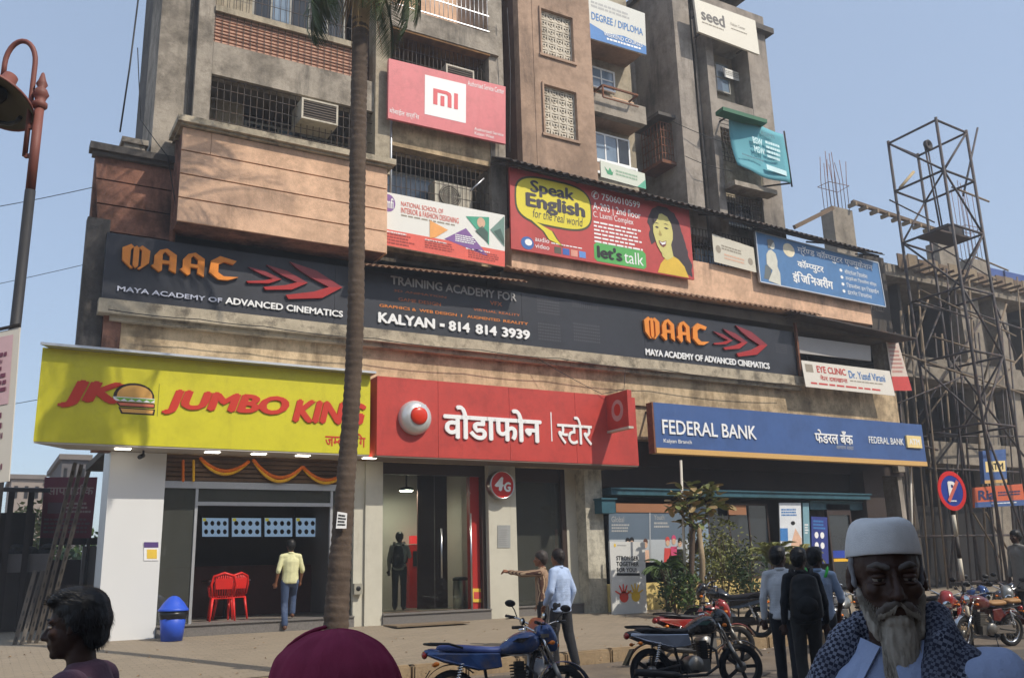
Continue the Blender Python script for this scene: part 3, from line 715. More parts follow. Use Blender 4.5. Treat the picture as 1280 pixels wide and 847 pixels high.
# ---- corrugated roofs
m_tin = mat('black_corrugated_sheet', (52, 44, 40), .7, .25, 3, dirt=.5, dirt_rgb=(98, 70, 50), dscale=2)
m_tin2 = mat('brown_corrugated_sheet', (128, 98, 74), .75, .25, 3, dirt=.5, dirt_rgb=(74, 56, 44), dscale=2)
def corrugated(name, a, b, c, d, waves, amp, m, label=None):
    """sheet from the eave a-b up to the wall line d-c"""
    a, b, c, d = map(Vector, (a, b, c, d)); n = (b-a).cross(d-a).normalized(); mb = MB(); N = waves*6; vs = []
    for lay in (0, .006):
        for i in range(N+1):
            t = i/N; off = n*(amp*math.sin(2*math.pi*waves*t)+lay)
            e = a.lerp(b, t)+off; f = d.lerp(c, t)+off; e += (e-f).normalized()*(.03*noise.noise(Vector((t*waves*.4, lay*0, 3))))
            vs += [e, f]
    fs = []
    for i in range(N):
        k = 2*i; fs.append((k, k+2, k+3, k+1)); k2 = 2*(N+1)+2*i; fs.append((k2, k2+1, k2+3, k2+2)); fs.append((k, k2, k2+2, k+2))
    mb.add(vs, fs, True); return bpart(name, mb, m)
ea, eb = onY(636, 199, 17.05), onY(1106, 318, 17.05)
roof = corrugated('corrugated_roof', ea, eb, Vector((eb.x, 17.9, eb.z+.42)), Vector((ea.x, 17.9, ea.z+.42)), 66, .03, m_tin)
rp = MB(); rp.bar(ea+Vector((0, .15, -.03)), eb+Vector((-.1, .15, -.03)), .05, .06); 
for k in range(7):
    t = k/6; p = ea.lerp(eb, t*.98)+Vector((0, .1, -.06)); rp.bar(p, Vector((p.x, 17.9, p.z+.30)), .04, .05)
bpart('roof_frame', rp, m_iron)
ea, eb = onY(640, 336, 17.4), onY(1028, 394, 17.4)
corrugated('corrugated_awning', ea, eb, Vector((eb.x, 17.8, eb.z+.22)), Vector((ea.x, 17.8, ea.z+.22)), 54, .025, m_tin2)
ea, eb = onY(452, 330, 17.3), onY(660, 352, 17.3)
corrugated('corrugated_awning', ea, eb, Vector((eb.x, 18, eb.z+.26)), Vector((ea.x, 18, ea.z+.26)), 28, .025, m_tin2)
ea, eb = onY(1000, 392, 17.2), onY(1146, 424, 17.2)
mb = MB(); mb.slab(ea, eb, Vector((eb.x, 18, eb.z+.05)), Vector((ea.x, 18, ea.z+.05)), (0, 0, .05)); bpart('dark_awning', mb, m_tin)
# ---- first-floor corner at the right above the bank
wbox('corner_wall', m_void, PX(1000, 450, 18.7), 24.4, 18.7, 19.7, 6.340, 8.288)
window(PX(1010, 460, 18.5), PX(1100, 465, 18.5), 6.530, 7.363, 18.5, 4)
wbox('corner_post', m_conc, 24.1, 24.4, 18.1, 18.7, 3.903, 8.102)
mb = MB(); x_ = PX(997, 440, 17.75); mb.box(x_-.03, x_+.03, 17.7, 17.78, 6.435, 8.010); bpart('sign_post', mb, m_rust)
# ------------------------------------------------------------------ ground floor shops (parts of the building)
def XG(px): return PX(px, 700, YW)
xa_, xb_ = PX(128, 700, YW), PX(200, 700, YW)
wbox('shop_pillar', m_white, xa_, xb_, YW, 19.0, ZP-.02, 3.850)
xc = XG(443); xd_ = XG(478); xe_ = XG(612); xf_ = XG(647); xg_ = XG(735); xh_ = XG(757)
wbox('shop_pillar', m_pil, xc, XG(456), YW+.06, 18.5, ZP-.02, 3.850)
wbox('shop_pillar', m_pil, XG(456)+.004, xd_, YW, 18.5, ZP-.02, 3.850)
wbox('shop_pillar', m_pil, xe_, xf_, YW, 18.5, ZP-.02, 3.850)
wbox('shop_pillar', m_pil2, xg_, xh_, YW, 18.7, ZP-.02, 3.850)
# steps and floors
def step(x0, x1, y, name='step'):
    mb = MB(); mb.box(x0, x1, y, 18.5, ZP-.02, ZF-.03); mb.box(x0, x1, y-.03, 18.5, ZF-.028, ZF); return bpart(name, mb, m_granite)
step(xb_+.01, xc-.01, YW-.06); step(xd_+.005, xe_-.005, YW-.05); step(xf_+.005, xg_-.005, YW+.25)
m_ftile = mat('shop_floor_tile', (150, 142, 132), .3, .1, 2)
wbox('shop_floor', m_ftile, xb_-.01, xc, 18.5, 23.05, 0, ZF)
wbox('shop_floor', m_ftile, xc+.02, xh_, 18.5, 23.05, 0, ZF-.002)
wbox('shop_floor', m_ftile, xh_+.02, 24.3, 18.7, 23.05, 0, ZF-.1)
# --- snack shop interior
m_int = mat('snack_shop_wall', (126, 122, 116), .8, .1, 1)
wbox('partition_wall', m_int, xb_-.18, xb_-.01, 19.0, 23, 0, 3.840)
wbox('partition_wall', m_int, xc+.02, xc+.16, 18.55, 23, ZF, 3.840)
wbox('back_wall', m_int, xb_-.01, xc, 22.1, 22.3, ZF, 3.840)
cn = MB(); cn.box(3.2, 7.0, 20.8, 21.4, ZF, ZF+1.05); bpart('counter', cn, mat('counter_laminate', (92, 50, 40), .5))
# rolled shutter with slats
zs0, zs1 = PZ(320, 603, 18.12), PZ(320, 571, 18.12)
m_shut = mat('brown_shutter_steel', (112, 88, 66), .55, .12, 3, metal=.3, dirt=.4, dirt_rgb=(60, 48, 38), streak=.4)
sh = MB(); sh.box(xb_+.01, xc-.01, 18.16, 18.22, zs0, 3.830); shut = bpart('rolling_shutter', sh, m_shut)
ns = 7
for k in range(ns):
    z = zs0+(3.750-zs0)*k/ns; wbox('slat', m_shut, xb_+.02, xc-.02, 18.115, 18.157, z+.012, z+(3.750-zs0)/ns-.012, shut)
fr = MB(); zt_ = zs0; fr.box(xb_+.01, xc-.01, 18.1, 18.2, zt_-.13, zt_-.002)
xo0, xo1 = PX(243, 700, 18.15), PX(411, 700, 18.15); zo1 = PZ(320, 632, 18.15)
fr.box(xo0-.05, xo0, 18.12, 18.2, ZF, zt_-.13); fr.box(xo1, xo1+.05, 18.12, 18.2, ZF, zt_-.13); fr.box(xo0, xo1, 18.12, 18.2, zo1, zo1+.07)
shopf = bpart('shop_front', fr, m_alu)
for (a, b, c, d) in ((xb_+.01, xo0-.052, ZF, zt_-.132), (xo1+.052, xc-.01, ZF, zt_-.132), (xo0+.002, xo1-.002, zo1+.072, zt_-.132)):
    wbox('pane', m_glassd, a, b, 18.15, 18.162, c, d, shopf)
# soffit lights in the big yellow box are added with the sign
# --- phone store interior
m_pw = mat('phone_store_wall', (206, 200, 192), .6, .04, 1)
wbox('back_wall', m_pw, xc+.2, xe_, 20.7, 20.9, ZF, 3.840)
wbox('partition_wall', m_pw, xe_+.1, xe_+.2, 18.52, 20.7, ZF, 3.840)
m_fr = mat('bronze_frame', (58, 44, 38), .5, .1, 2)
zg1 = PZ(545, 594, 18.2)
fr = MB(); fr.box(xd_, xe_, 18.14, 18.26, zg1, 3.850); fr.box(xe_-.1, xe_-.002, 18.14, 18.26, ZF, zg1); 
fr.box(xd_+.002, xd_+.05, 18.16, 18.24, ZF, zg1); pf = bpart('store_front', fr, m_fr)
xm1, xm2 = PX(551, 700, 18.2), PX(587, 700, 18.2)
for a, b in ((xd_+.05, xm1-.15), (xm1-.14, xm2+.02)): wbox('pane', m_glass, a, b, 18.19, 18.202, ZF+.03, zg1, pf)
hd = MB()
for xx, z0, z1 in ((xm1-.02, PZ(551, 722, 18.1), PZ(551, 660, 18.1)), (xm2, PZ(587, 764, 18.1), PZ(587, 641, 18.1))): hd.cyl((xx, 18.12, z0), (xx, 18.12, z1), .022, 8)
hd.build('door_handle', m_steel, pf)
wbox('red_side_panel', mat('store_red', (172, 40, 34), .5, .05, 1), xm2+.05, PX(604, 700, 18.25), 18.26, 18.4, ZF, zg1)
wbox('dark_partition', mat('dark_maroon_wall', (72, 48, 46), .7), xm1+.05, xm2+.1, 19.5, 19.55, ZF, 3.750)
rd_ = mat('machine_red', (196, 38, 32), .45, .05, 2)
# second door of the phone store
fr = MB(); fr.box(xf_, xg_, 18.45, 18.55, PZ(690, 603, 18.5), 3.850); fr.box(xg_-.42, xg_-.3, 18.4, 18.6, ZF, 3.750); fr.box(xf_, xf_+.06, 18.45, 18.55, ZF, 3.550)
pf2 = bpart('store_front', fr, m_fr)
wbox('jamb_post', m_pil, xg_-.29, xg_-.002, 18.4, 18.7, ZF, 3.750)
wbox('pane', m_glassd, xf_+.06, xg_-.42, 18.49, 18.502, ZF+.02, PZ(690, 603, 18.5), pf2)
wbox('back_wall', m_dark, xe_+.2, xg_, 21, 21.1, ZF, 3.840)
# --- bank front
xk0, xk1 = xh_, XG(1090)
wbox('bank_wall', mat('brown_bank_wall', (52, 42, 38), .9, .2, 2), xk0, xk1, 18.4, 18.6, PZ(900, 612, 18.4), 3.850)
wbox('shop_pillar', mat('brown_pillar', (58, 48, 44), .9, .2, 2), XG(1088), XG(1112), 17.9, 18.7, ZP-.02, 3.850)
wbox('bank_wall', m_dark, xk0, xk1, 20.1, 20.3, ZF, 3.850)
m_teal = mat('teal_awning_sheet', (46, 90, 104), .6, .12, 2, dirt=.4, dirt_rgb=(50, 70, 74), streak=.5)
def shutterbox(px0, py0, px1, py1, Y, name='shutter_box'):
    mb = MB(); a, b = onY(px0, py0, Y), onY(px1, py1, Y); mb.box(a.x, b.x, Y, Y+.45, b.z, a.z); mb.box(a.x-.03, b.x+.03, Y-.04, Y+.5, a.z+.001, a.z+.04); return bpart(name, mb, m_teal)
shutterbox(764, 611, 1088, 624, 17.8); shutterbox(1012, 627, 1082, 637, 18.05)
shutterbox(752, 624, 770, 641, 17.7)
wbox('header_board', mat('tan_board', (150, 104, 74), .8, .1, 2), PX(770, 632, 17.95), PX(846, 632, 17.95), 17.95, 18, PZ(800, 640, 17.95), PZ(800, 629, 17.95))
wbox('header_board', mat('tan_board', (150, 104, 74)), PX(911, 640, 18), PX(933, 640, 18), 18, 18.05, PZ(920, 643, 18), PZ(920, 631, 18))
# windows of the bank
window(PX(860, 660, 18.2), PX(962, 660, 18.2), .95, PZ(900, 628, 18.2), 18.2, 4, 1, .06, framem=m_fr)
wbox('sill_wall', mat('cream_yellow_paint', (214, 190, 122), .8, .1, 1, dirt=.4, dirt_rgb=(150, 124, 80)), xh_+.01, PX(970, 700, 18.1), 17.95, 18.4, ZP-.02, .95)
fr = MB(); xq0, xq1 = PX(1036, 660, 18.1), PX(1062, 660, 18.1)
fr.box(xq0-.06, xq0, 18.05, 18.15, ZP, 2.9); fr.box(xq1, xq1+.06, 18.05, 18.15, ZP, 2.9); fr.box(xq0, xq1, 18.05, 18.15, 2.6, 2.9)
dr = bpart('bank_door', fr, m_fr); wbox('pane', m_pane, xq0, xq1, 18.09, 18.102, ZP+.3, 2.6, dr)
wbox('door_band', mat('bank_blue', (40, 66, 160), .5), xq0, xq1, 18.08, 18.088, 1.42, 1.62, dr); wbox('door_band', mat('bank_yellow', (226, 176, 40), .5), xq0, xq1, 18.08, 18.088, 1.32, 1.4, dr)
wbox('step', m_conclight, PX(1030, 700, 17.9), XG(1088), 17.4, 18, ZP-.02, .5)
# ------------------------------------------------------------------ signs and boards (each a thing of its own)
m_yel = mat('sign_yellow', (206, 198, 38), .45, .03, .8, dirt=.15, dirt_rgb=(170, 160, 40), streak=.5)
m_red = mat('sign_red', (190, 64, 55), .5, .05, .8, dirt=.25, dirt_rgb=(176, 70, 60), streak=.6)
m_ltr = mat('letter_red', (196, 52, 32), .45, .03, 1)
m_blue = mat('sign_blue', (62, 92, 146), .5, .05, .8, dirt=.2, dirt_rgb=(84, 104, 150), streak=.5)
m_char = mat('sign_charcoal', (44, 46, 54), .45, .12, .8, dirt=.3, dirt_rgb=(66, 66, 72), streak=.5)
m_org = mat('letter_orange', (226, 136, 40), .4, .12, 2)
m_oran = mat('print_orange', (222, 132, 50), .6)
m_lgrey = mat('letter_grey', (168, 168, 166), .5)
m_gold = mat('trim_tan', (206, 164, 98), .5, .05, 1)
m_lit = mat('lit_lamp', (255, 250, 240), .5, emit=(255, 246, 230), estr=6.0)
# ---- yellow snack-shop fascia
YJ_ = 17.3
q = [onY(50, 433, YJ_), onY(462, 469, YJ_), onY(463, 571, YJ_), onY(45, 552, YJ_)]
xl_, xr_ = (q[0].x+q[3].x)/2, (q[1].x+q[2].x)/2; zt_, zb_ = (q[0].z+q[1].z)/2, (q[2].z+q[3].z)/2
t = thing('shop_fascia_sign', 'bright yellow box fascia with red slanted lettering and a burger emblem', 'shop sign', (xl_, YJ_, zb_))
b = Board(t, (xl_, YJ_, zt_), (xr_, YJ_, zt_), (xr_, YJ_, zb_), (xl_, YJ_, zb_), .1)
xk_ = PX(82, 576, YW)
def trap(z0, z1, g_=0.0, f_=0.0):
    mb = MB(); mb.prism([(xl_-g_, YJ_-f_, z0), (xr_+g_, YJ_-f_, z0), (xr_+g_, YW-.005, z0), (xk_-g_, YW-.005, z0)], (0, 0, z1-z0)); return mb
trap(zb_+.03, zt_-.004).build('panel', m_yel, t, fix=True)
trap(zt_, zt_+.045, .05, .2).build('top_flashing', m_alu, t, fix=True)
trap(zb_, zb_+.029, -.01, -.01).build('soffit', mat('soffit_panel', (176, 170, 160), .6, .05, 1), t, fix=True)
b.text('JK', .052, .32, .225, .62, m_ltr, .06, .22, depth=.02, name='lettering')
b.text('JUMBO', .335, .345, .722, .63, m_ltr, .06, .22, depth=.02, name='lettering')
b.text('KING', .733, .36, .985, .64, m_ltr, .06, .22, depth=.02, name='lettering')
b.text(['ज', '~म', 'बो', 'कि', 'ं', 'ग'], .845, .73, .985, .90, m_ltr, .02, name='lettering')
b.rect(.322, .30, .3235, .66, mat('thin_line', (120, 120, 30), .6), name='divider')
m_bun = mat('bun_tan', (218, 164, 84), .5, .05, 1); m_ol = mat('burger_outline', (44, 26, 14), .5); m_let = mat('burger_green', (120, 176, 60), .5); m_pat = mat('burger_patty', (206, 110, 80), .5)
def arc(u0, u1, vb, vt, n=12): return [(u0+(u1-u0)*(.5-.5*math.cos(math.pi*k/n)), vb-(vb-vt)*math.sin(math.pi*k/n)**.8) for k in range(n+1)]
b.poly(arc(.196, .312, .492, .31), m_ol, 1, 'emblem'); b.poly(arc(.206, .306, .475, .335), m_bun, 2, 'emblem')
b.poly([(.196, .47), (.312, .47), (.312, .515), (.200, .515)], m_w, 3, 'emblem')
b.poly([(.200, .478)]+[(.206+.0105*k, .512 if k % 2 else .486) for k in range(11)]+[(.312, .478)], m_let, 4, 'emblem')
b.poly([(.203, .52), (.314, .525), (.314, .575), (.216, .575)], m_ol, 1, 'emblem'); b.poly([(.208, .53), (.311, .532), (.311, .562), (.218, .562)], m_pat, 2, 'emblem')
b.poly([(.213, .58), (.316, .585), (.314, .65), (.222, .65)], m_ol, 1, 'emblem'); b.poly([(.219, .594), (.311, .596), (.309, .635), (.226, .635)], m_bun, 2, 'emblem')
for px in (153, 265, 323, 378, 461):
    p = onY(px, 562, 17.62); 
    mb = MB(); mb.box(p.x-.13, p.x+.13, 17.5, 17.66, zb_-.014, zb_-.002); mb.build('downlight', m_lit, t)
mb = MB(); p = onY(179, 568, 17.75); mb.cyl((p.x, 17.75, zb_-.001), (p.x, 17.75, zb_-.09), .02, 8); mb.cyl((p.x, 17.75, zb_-.09), (p.x-.08, 17.6, zb_-.14), .04, 10); mb.build('camera', m_black, t)
# ---- red phone-store fascia
YV = 17.25
q = [onY(470, 470, YV), onY(795, 496.5, YV), onY(797.5, 582, YV), onY(468.5, 571.5, YV)]
xl_, xr_ = (q[0].x+q[3].x)/2+.03, (q[1].x+q[2].x)/2; zt_, zb_ = (q[0].z+q[1].z)/2, (q[2].z+q[3].z)/2
t = thing('shop_fascia_sign', 'red phone-store fascia with white script lettering and a round domed emblem', 'shop sign', (xl_, YV, zb_))
b = Board(t, (xl_, YV, zt_), (xr_, YV, zt_), (xr_, YV, zb_), (xl_, YV, zb_), .1)
mb = MB(); mb.box(xl_+.002, xr_-.002, YV+.06, YW-.008, zb_+.03, zt_-.004); mb.build('housing', m_red, t)
npan = 4; cuts = [0, .208, .47, .735, 1.0]
for u0, u1 in zip(cuts[:-1], cuts[1:]):
    mb = MB(); mb.box(xl_+(xr_-xl_)*u0+.004, xl_+(xr_-xl_)*u1-.004, YV, YV+.058, zb_+.031, zt_); mb.build('panel', m_red, t)
mb = MB(); mb.box(xl_+.01, xr_-.01, YV+.01, YW-.009, zb_, zb_+.029); mb.build('soffit', mat('soffit_grey', (120, 104, 92), .7, .1, 1), t)
b.text(['वो', 'डा', 'फो', 'न'], .224, .30, .592, .735, m_w, .028, depth=.03)
b.rect(.632, .30, .636, .70, m_w, 1, 'divider')
b.text(['~स', 'टो', 'र'], .656, .34, .80, .73, m_w, .012, depth=.02)
c = b.P(.125, .50); rr_ = .36
mb = MB(); mb.lathe([(rr_, .0), (rr_, -.06), (rr_*.97, -.10), (rr_*.85, -.17), (rr_*.6, -.215), (rr_*.3, -.235), (.001, -.24)], c, 'Y', 40); mb.build('dome', mat('dome_silver', (206, 206, 204), .25, .03, 2, metal=.4), t)
mb = MB(); r2 = rr_*.52
mb.lathe([(r2*1.0, -.205), (r2, -.24), (r2*.9, -.262), (r2*.5, -.28), (.001, -.284)], c+Vector((.01, 0, .02)), 'Y', 32); dm = mb.build('drop', mat('drop_red', (206, 50, 20), .3, .03, 2), t)
mb = MB(); mb.prism([c+Vector((.0, -.262, .18)), c+Vector((.06, -.255, .24)), c+Vector((.17, -.22, .26)), c+Vector((.17, -.23, .18)), c+Vector((.09, -.262, .10))], (0, .02, 0)); mb.build('drop_tail', mat('dome_silver', (206, 206, 204)), t)
# ---- red blade sign standing out from it
xb0 = PX(757, 515, YV)+.02
yo = min((y/100 for y in range(1500, 1725)), key=lambda yy: abs(PX(785, 510, yy)-xb0))
yo = max(yo, 16.2)
zt2, zb2 = PZ(786, 487, yo), PZ(786, 532, yo)
t = thing('projecting_sign', 'small red box sign standing out square from the phone-store fascia', 'shop sign', (xb0, YV, zb2))
mb = MB(); mb.box(xb0, xb0+.12, yo, YV-.004, zb2, zt2); mb.build('box', m_red, t)
b2 = Board(t, (xb0, YV, zt2), (xb0, yo, zt2), (xb0, yo, zb2), (xb0, YV, zb2), .02); b2.n = Vector((-1, 0, 0))
b2.disc(.52, .5, .27, .30, mat('blade_white', (190, 150, 146), .5), 1, 'emblem'); b2.disc(.52, .48, .15, .17, m_ltr, 2, 'emblem')
mb = MB(); mb.box(xb0-.01, xb0+.13, yo, YV-.004, zb2-.05, zb2-.002); mb.build('base_strip', m_pil, t)
# ---- round 4G disc on the pillar
c = onY(631, 605, 17.7); r_ = .32
t = thing('round_sign', 'round red sign with silver rim and white 4G on the cream pillar', 'sign', (c.x, 17.85, c.z-r_))
mb = MB(); mb.lathe([(r_, .10+.05), (r_, -.02), (r_*.97, -.05), (r_*.9, -.05), (r_*.9, -.02), (.001, -.02)], (c.x, 17.84, c.z), 'Y', 40); mb.build('rim', m_steel, t)
mb = MB(); mb.lathe([(r_*.9, -.025), (.001, -.026)], (c.x, 17.84, c.z), 'Y', 40); mb.build('face', mat('disc_red', (200, 34, 30), .4), t)
b = Board(t, (c.x-r_, 17.81, c.z+r_), (c.x+r_, 17.81, c.z+r_), (c.x+r_, 17.81, c.z-r_), (c.x-r_, 17.81, c.z-r_), .01)
b.text('4', .18, .22, .55, .72, m_w, .06, .15, lay=2); b.text('G', .55, .40, .84, .74, m_w, .06, .1, lay=2)
# ---- blue bank fascia
YF = 17.2
q = [onY(816.5, 503.6, YF), onY(1152.6, 529.5, YF), onY(1160, 579.4, YF), onY(816.5, 569.2, YF)]
xl_, xr_ = q[0].x, q[2].x-.05; zt_, zb_ = (q[0].z+q[1].z)/2, (q[2].z+q[3].z)/2
t = thing('shop_fascia_sign', 'long blue bank fascia with white capitals and a tan lower edge', 'shop sign', (xl_, YF, zb_))
b = Board(t, (xl_, YF, zt_), (xr_, YF, zt_-.0), (xr_, YF, zb_), (xl_, YF, zb_), .22)
mb = MB(); mb.box(xl_, xr_, YF, YF+.22, zb_+.13, zt_); mb.build('panel', m_blue, t)
mb = MB(); mb.box(xl_+.001, xr_-.001, YF-.015, YF+.22, zb_, zb_+.128); mb.build('lower_trim', m_gold, t)
mb = MB(); mb.box(xl_-.05, xl_-.003, YF+.0, YF+.22, zb_, zt_); mb.build('end_cap', m_rust, t)
for k in range(6):
    for dz in (zt_-.2, zb_+.2): xx = xl_+.4+(xr_-xl_-.8)*k/5; mb = MB(); mb.bar((xx, YF+.22, dz), (xx, YW, dz+.1), .05, .05); mb.build('bracket', m_iron, t)
uu = lambda px: (PX(px, 545, YF)-xl_)/(xr_-xl_)
def vv(px, py): return (zt_-PZ(px, py, YF))/(zt_-zb_)
b.text('FEDERAL BANK', uu(828), vv(828, 524), uu(945), vv(945, 549), m_w, .012, depth=.02)
b.text('Kalyan Branch', uu(829), vv(829, 548), uu(864), vv(864, 556), m_w, .01)
b.text(['फे', 'ड', 'र', 'ल', ' ', 'बँ', 'क'], uu(1018), vv(1018, 536), uu(1065), vv(1065, 556), m_w, .02, depth=.015)
b.text(['क', '~ल', 'या', 'ण', ' ', 'शा', 'खा'], uu(1044), vv(1044, 556.5), uu(1065), vv(1065, 562), m_lgrey, .0)
b.text('FEDERAL BANK', uu(1085), vv(1085, 545), uu(1128), vv(1128, 556), m_w, .005, depth=.01)
b.rect(uu(1131), vv(1131, 544), uu(1149), vv(1149, 560), mat('atm_tile', (232, 206, 140), .5), 1, 'logo_tile', .05)
b.text('ATM', uu(1133.5), vv(1133, 548), uu(1146.5), vv(1146, 556.5), m_w, .03, lay=14)
# ---- long charcoal academy sign
YM = 17.8
q = [onY(133, 292, YM), onY(992, 413.5, YM), onY(998, 469.5, YM), onY(127, 372, YM)]
xl_, xr_ = (q[0].x+q[3].x)/2, (q[1].x+q[2].x)/2; zt_, zb_ = (q[0].z+q[1].z)/2, PZ(560, 421, 17.75)+.01
t = thing('academy_sign', 'long charcoal sign with raised orange letters and red swooping arrowheads', 'shop sign', (xl_, YM, zb_))
b = Board(t, (xl_, YM, zt_), (xr_, YM, zt_), (xr_, YM, zb_), (xl_, YM, zb_), .12)
cuts = [0, .247, .50, .70, 1.0]
for u0, u1 in zip(cuts[:-1], cuts[1:]):
    mb = MB(); mb.box(xl_+(xr_-xl_)*u0+.003, xl_+(xr_-xl_)*u1-.003, YM, YM+.12, zb_, zt_); mb.build('panel', m_char, t)
U = lambda px, py=400: (PX(px, py, YM)-xl_)/(xr_-xl_)
V = lambda px, py: (zt_-PZ(px, py, YM))/(zt_-zb_)
def maac(u0, u1, v0, v1, dep):
    w_ = (u1-u0)/4.18
    def glyph(pl, k, name='letter'):
        # polygons in a unit box for one blackletter-like capital, x 0..1, y 0 top
        for pg in pl: b.poly([(u0+w_*1.06*k+w_*x, v0+(v1-v0)*y) for x, y in pg], m_org, 1, name, dep)
    Mg = [[(.0, .20), (.30, .02), (.42, .12), (.30, .24), (.30, .86), (.42, .97), (.34, 1.0), (.02, .70)], [(.40, .14), (.50, .05), (.60, .14), (.60, .86), (.50, .97), (.40, .86)],
          [(.58, .12), (.70, .02), (1.0, .20), (.98, .70), (.66, 1.0), (.58, .97), (.70, .86), (.70, .24)]]
    Ag = [[(.10, .35), (.28, .10), (.55, .0), (.48, .14), (.40, .25), (.40, .92), (.30, 1.0), (.0, .78), (.10, .70)], [(.55, .0), (.92, .22), (.92, .98), (.66, .86), (.66, .30), (.48, .14)], [(.40, .50), (.66, .50), (.66, .64), (.40, .64)]]
    Cg = [[(.10, .25), (.45, .0), (1.10, .12), (.98, .28), (.62, .22), (.40, .36), (.40, .70), (.62, .84), (1.2, .80), (.8, .98), (.42, 1.0), (.05, .74)]]
    glyph(Mg, 0); glyph(Ag, 1); glyph(Ag, 2); glyph(Cg, 3)
def arrows(u0, u1, v0, v1, mats, dep):
    # three nested swooping arrowheads, smallest first
    for k, (a, e, h) in enumerate(((.0, .34, .42), (.18, .62, .66), (.42, 1.0, 1.0))):
        ua, ue = u0+(u1-u0)*a, u0+(u1-u0)*e; vm = v0+(v1-v0)*.56; hh = (v1-v0)*.5*h
        w_ = ue-ua
        top = [(ua, vm-hh), (ua+w_*.5, vm-hh*.72), (ue, vm), (ue-w_*.26, vm+hh*.08), (ua+w_*.40, vm-hh*.30), (ua+w_*.16, vm-hh*.66)]
        bot = [(ue, vm), (ua+w_*.62, vm+hh*.72), (ua, vm+hh*1.0), (ua-w_*.05, vm+hh*.80), (ua+w_*.46, vm+hh*.44), (ue-w_*.26, vm+hh*.08)]
        b.poly(top, mats[0], 1, 'arrowhead', dep); b.poly(bot, mats[1], 1, 'arrowhead', dep)
m_ar1 = mat('arrow_maroon', (134, 40, 46), .35, .1, 2); m_ar2 = mat('arrow_red', (166, 36, 32), .35, .1, 2)
maac(U(151, 330), U(291, 340), V(151, 304), V(285, 352), .07)
arrows(U(310, 340), U(427, 360), V(360, 325), V(400, 375)+.02, (m_ar1, m_ar2), .05)
b.text('MAYA ACADEMY OF ', U(146, 365), V(146, 357.5), U(277, 380), V(277, 379), mat('letter_pale', (196, 200, 214), .5), .018, depth=.03)
b.text('ADVANCED CINEMATICS', U(281, 380), V(281, 371.5), U(428, 397), V(428, 397), m_w, .03, depth=.03)
m_dim = mat('faded_letter', (150, 140, 124), .6); m_dor = mat('faded_orange', (196, 108, 48), .6)
b.text('TRAINING ACADEMY FOR', U(488, 350), V(488, 344.5), U(645, 375), V(645, 377), m_lgrey, .02, depth=.02)
b.text('3D ANIMATION', U(492), V(492, 361.5), U(558), V(558, 373), m_dor, .0); b.text('VFX', U(613), V(613, 376), U(628), V(628, 383), m_dor, .0)
b.text('GAME DESIGN', U(498), V(498, 371.5), U(551), V(551, 382.5), m_dor, .0); b.text('VIRTUAL REALITY', U(592), V(592, 385), U(650), V(650, 395.5), m_dor, .0)
for w_, a_, e_ in (('GRAPHICS &', 474, 520), ('WEB DESIGN', 524, 571), ('|', 576, 577.5), ('AUGMENTED', 584, 625), ('REALITY', 629, 660)): b.text(w_, U(a_), V(474, 379.5), U(e_), V(660, 406.5), m_oran, .02)
for w_, a_, e_ in (('KALYAN', 472, 543), ('814', 560, 586.5), ('814', 593.5, 620), ('3939', 626, 661)): b.text(w_, U(a_), V(472, 390), U(e_), V(661, 425), m_w, .045, depth=.03)
v_ = (V(472, 390)+V(661, 425))/2; b.rect(U(549), v_-.02, U(555), v_+.035, m_w, 1, 'lettering', .03)
# faint dotted panels of an unlit display on the sign
m_dot = mat('display_dots', (74, 74, 80), .5)
for (a, c_, e, f) in ((672, 370, 700, 395), (716, 376, 749, 388), (672, 402, 700, 428), (716, 402, 749, 430), (966, 428, 980, 442)):
    mb = MB(); ua, ub, va, vb = U(a), U(e), V(a, c_), V(e, f)
    for i in range(14):
        for j in range(6):
            u = ua+(ub-ua)*(i+.2)/14; v = va+(vb-va)*(j+.2)/6; du, dv = (ub-ua)/14*.6, (vb-va)/6*.6
            mb.add([b.P(u, v, .004), b.P(u, v+dv, .004), b.P(u+du, v+dv, .004), b.P(u+du, v, .004)], [(0, 1, 2, 3)])
    o = mb.build('display_dots', m_dot, t); o['kind'] = 'stuff'
maac(U(803, 400), U(880, 415), V(803, 395), V(876, 432), .07)
arrows(U(890, 410), U(957, 425), V(920, 405), V(940, 446)+.0, (m_ar1, m_ar2), .05)
b.text('MAYA ACADEMY OF ADVANCED CINEMATICS', U(806, 440), V(806, 435.5), U(961, 458), V(961, 461.5), m_w, .035, depth=.03)
# ---- pink-red board with square logo
b = pboard('shop_board', 'faded pink-red board with a white square logo, below the second-floor grille', 'sign board', (486, 73), (632, 108.5), (632, 180), (485, 147.5), 17.6, .08)
b.panel(mat('faded_pink_red', (214, 114, 118), .5, .04, .8, dirt=.2, dirt_rgb=(226, 140, 140), streak=.4))
b.rect(.295, .13, .645, .80, m_w, 1, 'logo_tile'); m_pkr = mat('logo_pink', (214, 84, 90), .5)
def mi(u0, u1, v0, v1):
    w_ = u1-u0; h_ = v1-v0; X = lambda a: u0+w_*a; Y2 = lambda a: v0+h_*a
    b.poly([(X(0), Y2(0)), (X(.55), Y2(0)), (X(.70), Y2(.08)), (X(.74), Y2(.25)), (X(.74), Y2(1)), (X(.58), Y2(1)), (X(.58), Y2(.30)), (X(.52), Y2(.22)), (X(.17), Y2(.22)), (X(.17), Y2(1)), (X(0), Y2(1))], m_pkr, 2, 'logo')
    b.rect(X(.29), Y2(.36), X(.45), Y2(1), m_pkr, 2, 'logo'); b.rect(X(.84), Y2(0), X(1), Y2(1), m_pkr, 2, 'logo')
mi(.365, .575, .33, .60)
